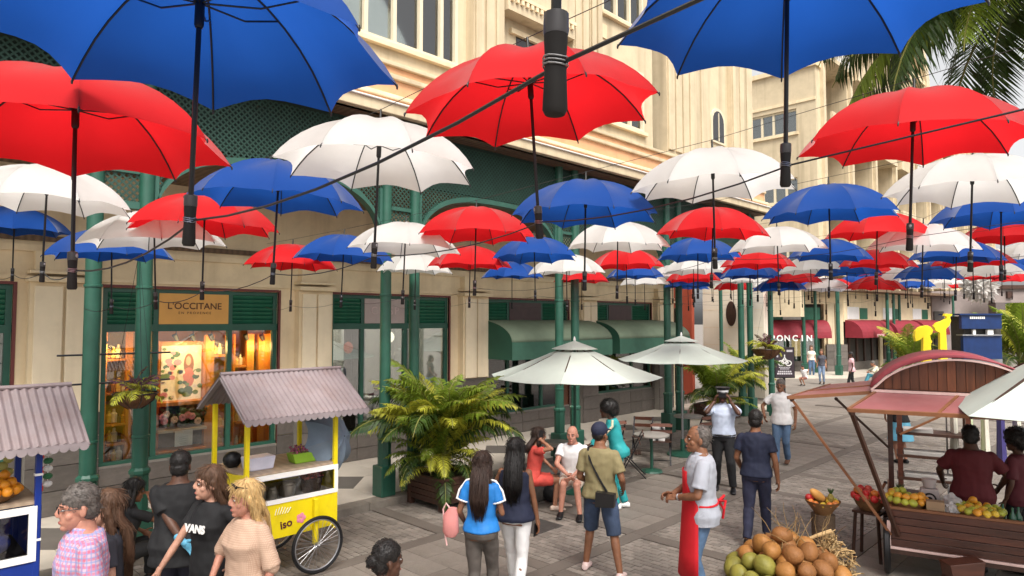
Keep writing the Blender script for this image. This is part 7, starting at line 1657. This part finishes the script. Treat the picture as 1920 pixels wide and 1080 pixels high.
I = person('woman in a coral red dress sitting on the bench and phoning', 998, 803, 1.66, 80, 'tan', ('bob', 'dkbrown'), ('dress', REDD, .88, .5, .012), ('shorts', REDD, .75, .012), cloth('pale_sandal', (0.55, 0.42, 0.34)), True, pel=.53, lean=.12, head=(10, -4),
           arms={'R': ((.13, .13, 1.17), (1, .6, -.9)), 'L': ((-.1, .36, .66), (-1, -.3, .2))}, legs={'L': ((-.10, .52, .085), (0, 1, .3)), 'R': ((.10, .36, .085), (0, 1, .3))})
BPX = I['P']
held(I, 'phone', MB().box(-.035, .035, -.005, .005, -.07, .07), BLACK, 'dark phone at the ear of the woman in the coral dress', 'phone', I['J']['aR'][2] + Vector((-.03, .0, .08)), rot=(0, .2, 1.5))
I = person('bald man in a white tee sitting on the bench with clasped hands', 1075, 797, 1.74, 188, 'rosy', ('none', 'grey'), ('tee', WHT, .88, .55, .015), ('shorts', cloth('beige_shorts', (0.5, 0.42, 0.34)), .75, .014), BLACK, pel=.52, lean=.14, wide=1.12, head=(8, -4),
           arms={'R': ((.05, .36, .64), (1, -.2, .1)), 'L': ((-.05, .37, .63), (-1, -.2, .1))}, legs={'L': ((-.16, .48, .085), (0, 1, .3)), 'R': ((.14, .42, .085), (0, 1, .3))})
BPY = I['P']
OLIVE = cloth('olive_tee', (0.21, 0.175, 0.085), var=.15, nscale=4)
I = person('man in an olive tee, navy cap and denim shorts walking away with a shoulder bag', 1124, 795, 1.76, 14, 'brown', ('cap', NAVY), ('tee', OLIVE, .90, .72, .016), ('shorts', cloth('dark_denim', (0.035, 0.055, 0.10), var=.5, nscale=3), 1.02, .01), cloth('pale_trainer', (0.6, 0.45, 0.42)), facial=False, wide=1.08,
           arms={'R': ((.24, .17, .98), (.45, -1, -.2)), 'L': ((-.18, .20, 1.02), (-.4, -1, -.2))}, legs={'L': ((-.20, .1, .085), (0, 1, 0)), 'R': ((.26, -.12, .085), (0, 1, 0))}, head=(18, 0))
part(I, 'bag_strap', MB().tube([I['sp'](-.10, .05, 1.485), I['sp'](-.125, -.06, 1.475), I['sp'](-.09, -.132, 1.36), I['sp'](.02, -.142, 1.15), I['sp'](.12, -.145, 1.0)], .013, 6), BLACK)
held(I, 'shoulder_bag', MB().prism([(-.11, -.09), (.11, -.08), (.12, .07), (-.10, .08)], 'y', -.05, .05), mat('black_leather', (0.012, 0.011, 0.011), .35), 'black leather shoulder bag at the hip of the man in the olive tee', 'bag', I['sp'](.11, -.20, .93))
TEALC = cloth('turquoise_tracksuit', (0.02, 0.30, 0.31), rough=.6)
I = person('woman in a turquoise tracksuit with big black hair leaning over a table', 1160, 752, 1.70, 268, 'dark', ('afro', 'black'), ('jacket', TEALC, .84, 1.85, .016), ('pants', TEALC, .97, .012), WHITE, True, lean=.24, lod=1, head=(0, -8),
           arms={'L': ((-.16, .52, .95), (-1, -.3, -.6)), 'R': ((.16, .50, .97), (1, -.3, -.6))}, legs={'L': ((-.08, .05, .085), (0, 1, 0)), 'R': ((.08, -.1, .085), (0, 1, 0))})
part(I, 'sleeve_panel', MB().tube([I['sp'](-.17, -.02, 1.47), I['J']['aL'][0] + Vector((-.07, .01, -.02)), I['J']['aL'][1] + Vector((-.062, .0, .0))], .02, 6), cloth('cream_panel', (0.6, 0.55, 0.38)))
# --- apron man
STRP = mat('pale_striped_cloth', (0.37, 0.385, 0.43), .8, .03, wave=(70, 'X', .12, 0.5))
I = person('man in a pale striped shirt and long red apron in profile', 1312, 800, 1.87, 264, 'brown', ('receding', 'grey'), ('shirt', STRP, .82, .78, .024), ('pants', DENIM, .97, .012), BLACK, wide=1.12, head=(-8, -4),
           arms={'L': ((-.10, .235, 1.075), (-1, -.5, -.6)), 'R': ((.03, .27, 1.07), (1, -.5, -.6))}, hands={'L': ((.35, .9, -.1), (.6, 0, -.8), (0, .3, 1)), 'R': ((-.2, .95, 0), (-.7, 0, -.7), (0, .3, 1))}, curl=(.7, .7))
APR = cloth('red_apron_cloth', (0.50, 0.008, 0.015), var=.06); mb = MB(); vs = []; W_ = 14
zs = [1.33, 1.22, 1.10, 1.02, .92, .75, .55, .32]
for z in zs:
    sp_an = .62 if z > 1.15 else (1.0 if z > 1.05 else 1.35); rx, ry = (.20, .165) if z > 1.05 else (.215 + (1.0 - z) * .05, .17 + (1.0 - z) * .07)
    for i in range(W_ + 1): a = (i / W_ * 2 - 1) * sp_an; vs.append(Vector((rx * math.sin(a), ry * math.cos(a) + .01, z)) * I['s'])
ap = mb.add(vs, [(r * (W_ + 1) + i, r * (W_ + 1) + i + 1, (r + 1) * (W_ + 1) + i + 1, (r + 1) * (W_ + 1) + i) for r in range(len(zs) - 1) for i in range(W_)]).build('apron', APR, I['o'], True, fix=False); sd = ap.modifiers.new('s', 'SOLIDIFY'); sd.thickness = .006
part(I, 'apron_tie', MB().tube([Vector((.21 * math.sin(a), .165 * math.cos(a), 1.03 + .012 * math.sin(a))) * I['s'] for a in [1.2 + k_ * .22 for k_ in range(18)]], .011, 6), APR)
for q in (((0, -.17, 1.03), (.06, -.23, 1.07), (.09, -.2, 1.0)), ((0, -.17, 1.03), (-.06, -.23, 1.05), (-.08, -.21, .98)), ((0, -.17, 1.03), (.0, -.22, .95), (.02, -.21, .86))): part(I, 'apron_bow', MB().tube([Vector(p) * I['s'] for p in q], .014, 6), APR)
w0, w1_ = I['J']['aL'][1], I['J']['aL'][2]; q = w1_.lerp(w0, .1); d = (w1_ - w0).normalized(); x_, y_, _ = frame_to(d); part(I, 'wrist_watch', MB().tube([q + (x_ * math.cos(a * PI / 8) + y_ * math.sin(a * PI / 8)) * .032 for a in range(17)], .009, 6), STEEL)
# --- further back
PSH = cloth('pale_blue_uniform', (0.48, 0.54, 0.66), var=.06)
I = person('policeman in a pale blue shirt and peaked cap with both hands at his face', 1355, 727, 1.80, 182, 'dark', ('police', 'black'), ('shirt', PSH, .93, .7, .012), ('pants', BLK, .96, .012), BLACK, lod=1, wide=1.12,
           arms={'L': ((-.13, .13, 1.53), (-.8, .5, -1.2)), 'R': ((.13, .13, 1.53), (.8, .5, -1.2))}, hands={'L': ((.3, .1, 1), (1, -.2, 0), (0, -1, 0)), 'R': ((-.3, .1, 1), (-1, -.2, 0), (0, -1, 0))}, legs={'L': ((-.15, .1, .085), (0, 1, 0)), 'R': ((.13, -.08, .085), (0, 1, 0))}, curl=(.6, .6))
part(I, 'belt', MB().tube([I['sp'](.168 * math.cos(a * PI / 10) * 1.16, .125 * math.sin(a * PI / 10) * 1.16, .955) for a in range(21)], .02, 6), BLACK); held(I, 'binoculars', MB().box(-.06, .06, 0, .05, -.025, .03), BLACK, 'black binoculars held before the face of the policeman', 'binoculars', I['hp'](0, .10, .005))
for sg in (-1, 1): part(I, 'shoulder_board', MB().box(-.05, .05, -.03, .03, 0, .008).xf(Matrix.Translation(I['J']['a' + 'LR'[sg > 0]][0] + Vector((-sg * .035, 0, .075))) @ Matrix.Rotation(sg * .25, 4, 'Y')), BLACK)
I = person('man in a navy polo shirt and dark trousers walking away', 1416, 772, 1.76, 8, 'brown', ('short', 'black'), ('polo', NAVY, .90, .6, .012), ('pants', cloth('dark_indigo_denim', (0.022, 0.024, 0.05), var=.3), .97, .006), BLACK, facial=False, wide=1.08,
           arms={'R': ((.27, .0, .87), (.6, -1, 0)), 'L': ((-.22, .18, .95), (-.4, -1, 0))}, legs={'L': ((-.10, -.20, .10), (0, 1, 0)), 'R': ((.09, .24, .085), (0, 1, 0))})
I = person('man in a white shirt and blue jeans walking towards the camera', 1464, 712, 1.76, 192, 'brown', ('short', 'grey'), ('shirt', WHT, .84, .65, .02), ('pants', DENIM, .97, .01), cloth('brown_shoe', (0.1, 0.045, 0.025)), lod=1, wide=1.06,
           arms={'R': ((.30, .16, 1.0), (1, -.5, 0)), 'L': ((-.26, -.02, .88), (-.8, -1, 0))}, legs={'L': ((-.07, -.18, .11), (0, 1, 0)), 'R': ((.08, .2, .085), (0, 1, 0))})
MAR = cloth('maroon_tee', (0.10, 0.012, 0.016))
V = sw_(0.82, 0.78, 0); I = person('vendor in a dark maroon tee inside the fruit stall, seen from behind', 0, 0, 1.70, 356, 'dark', ('short', 'black'), ('tee', MAR, .84, .75, .02), ('pants', BLK, .96, .01), BLACK, wide=1.22, facial=False, pos=V,
           arms={'L': ((-.30, .28, 1.0), (-1, -.4, -.3)), 'R': ((.3, .22, 1.0), (1, -.4, -.3))})
V = sw_(1.30, 0.95, 0); I = person('person in dark red with thick curly hair at the right edge of the stall', 0, 0, 1.66, 300, 'dark', ('afro', 'black'), ('tee', cloth('wine_cloth', (0.09, 0.014, 0.02)), .84, .8, .01), ('pants', BLK, .96, .01), BLACK, True, lod=1, pos=V)
V = onz(1690, 868, 0); I = person('woman in a pale blue skirt and black top behind the stall', 0, 0, 1.66, 330, 'tan', ('bob', 'dkbrown'), ('tee', BLK, .90, .5, .01), ('skirt', cloth('sky_blue_cloth', (0.12, 0.36, 0.50)), .50, .03), BLACK, True, lod=1, pos=V, facial=False, arms={'L': ((-.24, .16, .98), (-1, -.5, 0)), 'R': ((.22, .18, 1.0), (1, -.5, 0))})
# --- far figures
I = person('far woman in a cream top and jeans left of the pair by the column', 1521, 648, 1.66, 175, 'fair', ('long', 'brown'), ('tee', cloth('cream_top', (0.66, 0.6, 0.5)), .95, .5, .01), ('pants', DENIM, .97, 0), BLACK, True, lod=2)
I = person('far woman in a dark patterned top with a backpack and jeans', 1540, 655, 1.62, 190, 'tan', ('long', 'brown'), ('tee', cloth('dark_pattern', (0.06, 0.06, 0.075), var=.6, nscale=30), .92, .5, .01), ('pants', cloth('pale_denim', (0.16, 0.22, 0.32)), .97, 0), BLACK, True, lod=2)
part(I, 'backpack', MB().ell(I['sp'](0, -.18, 1.25), (.13, .09, .2)), BLK)
I = person('child in a white top crouching beside the far pair', 1509, 684, 1.25, 215, 'tan', ('short', 'black'), ('tee', WHT, .84, .5, .01), ('shorts', cloth('dusty_cloth', (0.2, 0.08, 0.06)), .9, .01), BLACK, lod=2, pel=.50, lean=.3, legs={'L': ((-.12, .25, .085), (0, 1, .5)), 'R': ((.12, .2, .085), (0, 1, .5))})
I = person('far woman with a pink and white top and black trousers walking alone', 1596, 660, 1.64, 265, 'dark', ('short', 'black'), ('tee', cloth('pink_white_top', (0.66, 0.40, 0.42), var=.4, nscale=4), .86, .5, .012), ('pants', BLK, .97, 0), BLACK, True, lod=2, legs={'L': ((-.06, .2, .085), (0, 1, 0)), 'R': ((.08, -.2, .1), (0, 1, 0))})
I = person('grey haired person in a pale top sitting on the far kerb', 1646, 676, 1.64, 255, 'tan', ('short', 'grey'), ('tee', cloth('pale_yellow_top', (0.6, 0.55, 0.42)), .86, 1.2, .02), ('pants', cloth('turquoise_cloth', (0.06, 0.25, 0.32)), .97, .01), BLACK, lod=2, pel=.36, lean=.3, legs={'L': ((-.12, .62, .085), (0, 1, .4)), 'R': ((.12, .58, .085), (0, 1, .4))}, arms={'L': ((-.14, .45, .6), (-1, 0, -.2)), 'R': ((.14, .45, .6), (1, 0, -.2))})
I = person('person sitting inside the second shop window', 706, 668, 1.68, 150, 'dark', ('short', 'black'), ('tee', cloth('plum_cloth', (0.10, 0.03, 0.05)), .86, .6, .01), ('pants', BLK, .97, 0), BLACK, lod=2, pel=.85, pos=onx(706, 720, -13.0), legs={'L': ((-.12, .44, .5), (0, 1, .4)), 'R': ((.12, .44, .5), (0, 1, .4))})
o = MB().ell((0, 0, .13), (.15, .12, .14), 14, 9).build('black_bag', mat('black_nylon', (0.015, 0.015, 0.017), .5, .2, 10, .4, 20), None, True, loc=onz(1033, 940, 0)); tag(o, 'round black bag on the ground at the feet of the woman in coral red', 'bag')
# ================================================================== tell the members of each heap and shelf apart
ORD = ['', 'first', 'second', 'third', 'fourth', 'fifth', 'sixth', 'seventh', 'eighth', 'ninth', 'tenth'] + ['%dth' % i for i in range(11, 60)]
def uof(o): d = o.location - Vector((0, 0, CAMH)); return d.dot(RGT) / d.dot(FWD)
def tell_apart(group, base, tol, what):
    ms = sorted([o for o in SC.objects if o.get('group') == group], key=lambda o: o.location.z); tiers = []
    for o in ms:
        if tiers and o.location.z - tiers[-1][0].location.z < tol: tiers[-1].append(o)
        else: tiers.append([o])
    for ti, t in enumerate(tiers):
        for i, o in enumerate(sorted(t, key=uof)):
            o['label'] = base + (', %s %s from below' % (ORD[ti + 1], what) if len(tiers) > 1 else '') + ', %s from the left' % ORD[i + 1]
tell_apart('brown coconuts', 'orange-brown coconut in the heap', .05, 'layer'); tell_apart('green coconuts', 'green coconut in the heap', .05, 'layer')
tell_apart('oranges on the kiosk', 'orange on the blue kiosk', .025, 'layer'); tell_apart('mangoes before the vendor', 'yellow fruit before the vendor', .025, 'layer')
tell_apart('mangoes at the stall left', 'mango in the left stall basket', .025, 'layer'); tell_apart('apples', 'red apple in the end basket', .025, 'layer')
tell_apart('fruit on the stump', 'small fruit in the bowl on the stump', .025, 'layer'); tell_apart('apples on the stump', 'red apple at the rim of the stump bowl', 1, 'layer')
tell_apart('bags in the kiosk window', 'bag of sweets behind the kiosk glass', 1, 'row'); tell_apart('hanging guavas', 'pale green fruit hanging in the blue kiosk', .03, 'place')
tell_apart('shoes in the third shop', 'small shoe on the white plinth in the third shop', 1, 'row'); tell_apart('green bottles', 'dark green bottle on the stall counter', 1, 'row')
tell_apart('garland blossoms', 'pink blossom below the poster', .03, 'row'); tell_apart('spot lights in the orange shop', 'black glowing spot light in the orange shop window', 1, 'row')
tell_apart('bottles on the orange shop shelves', 'small bottle in the orange shop', .12, 'shelf')
bpy.data.scenes.remove(TMP)
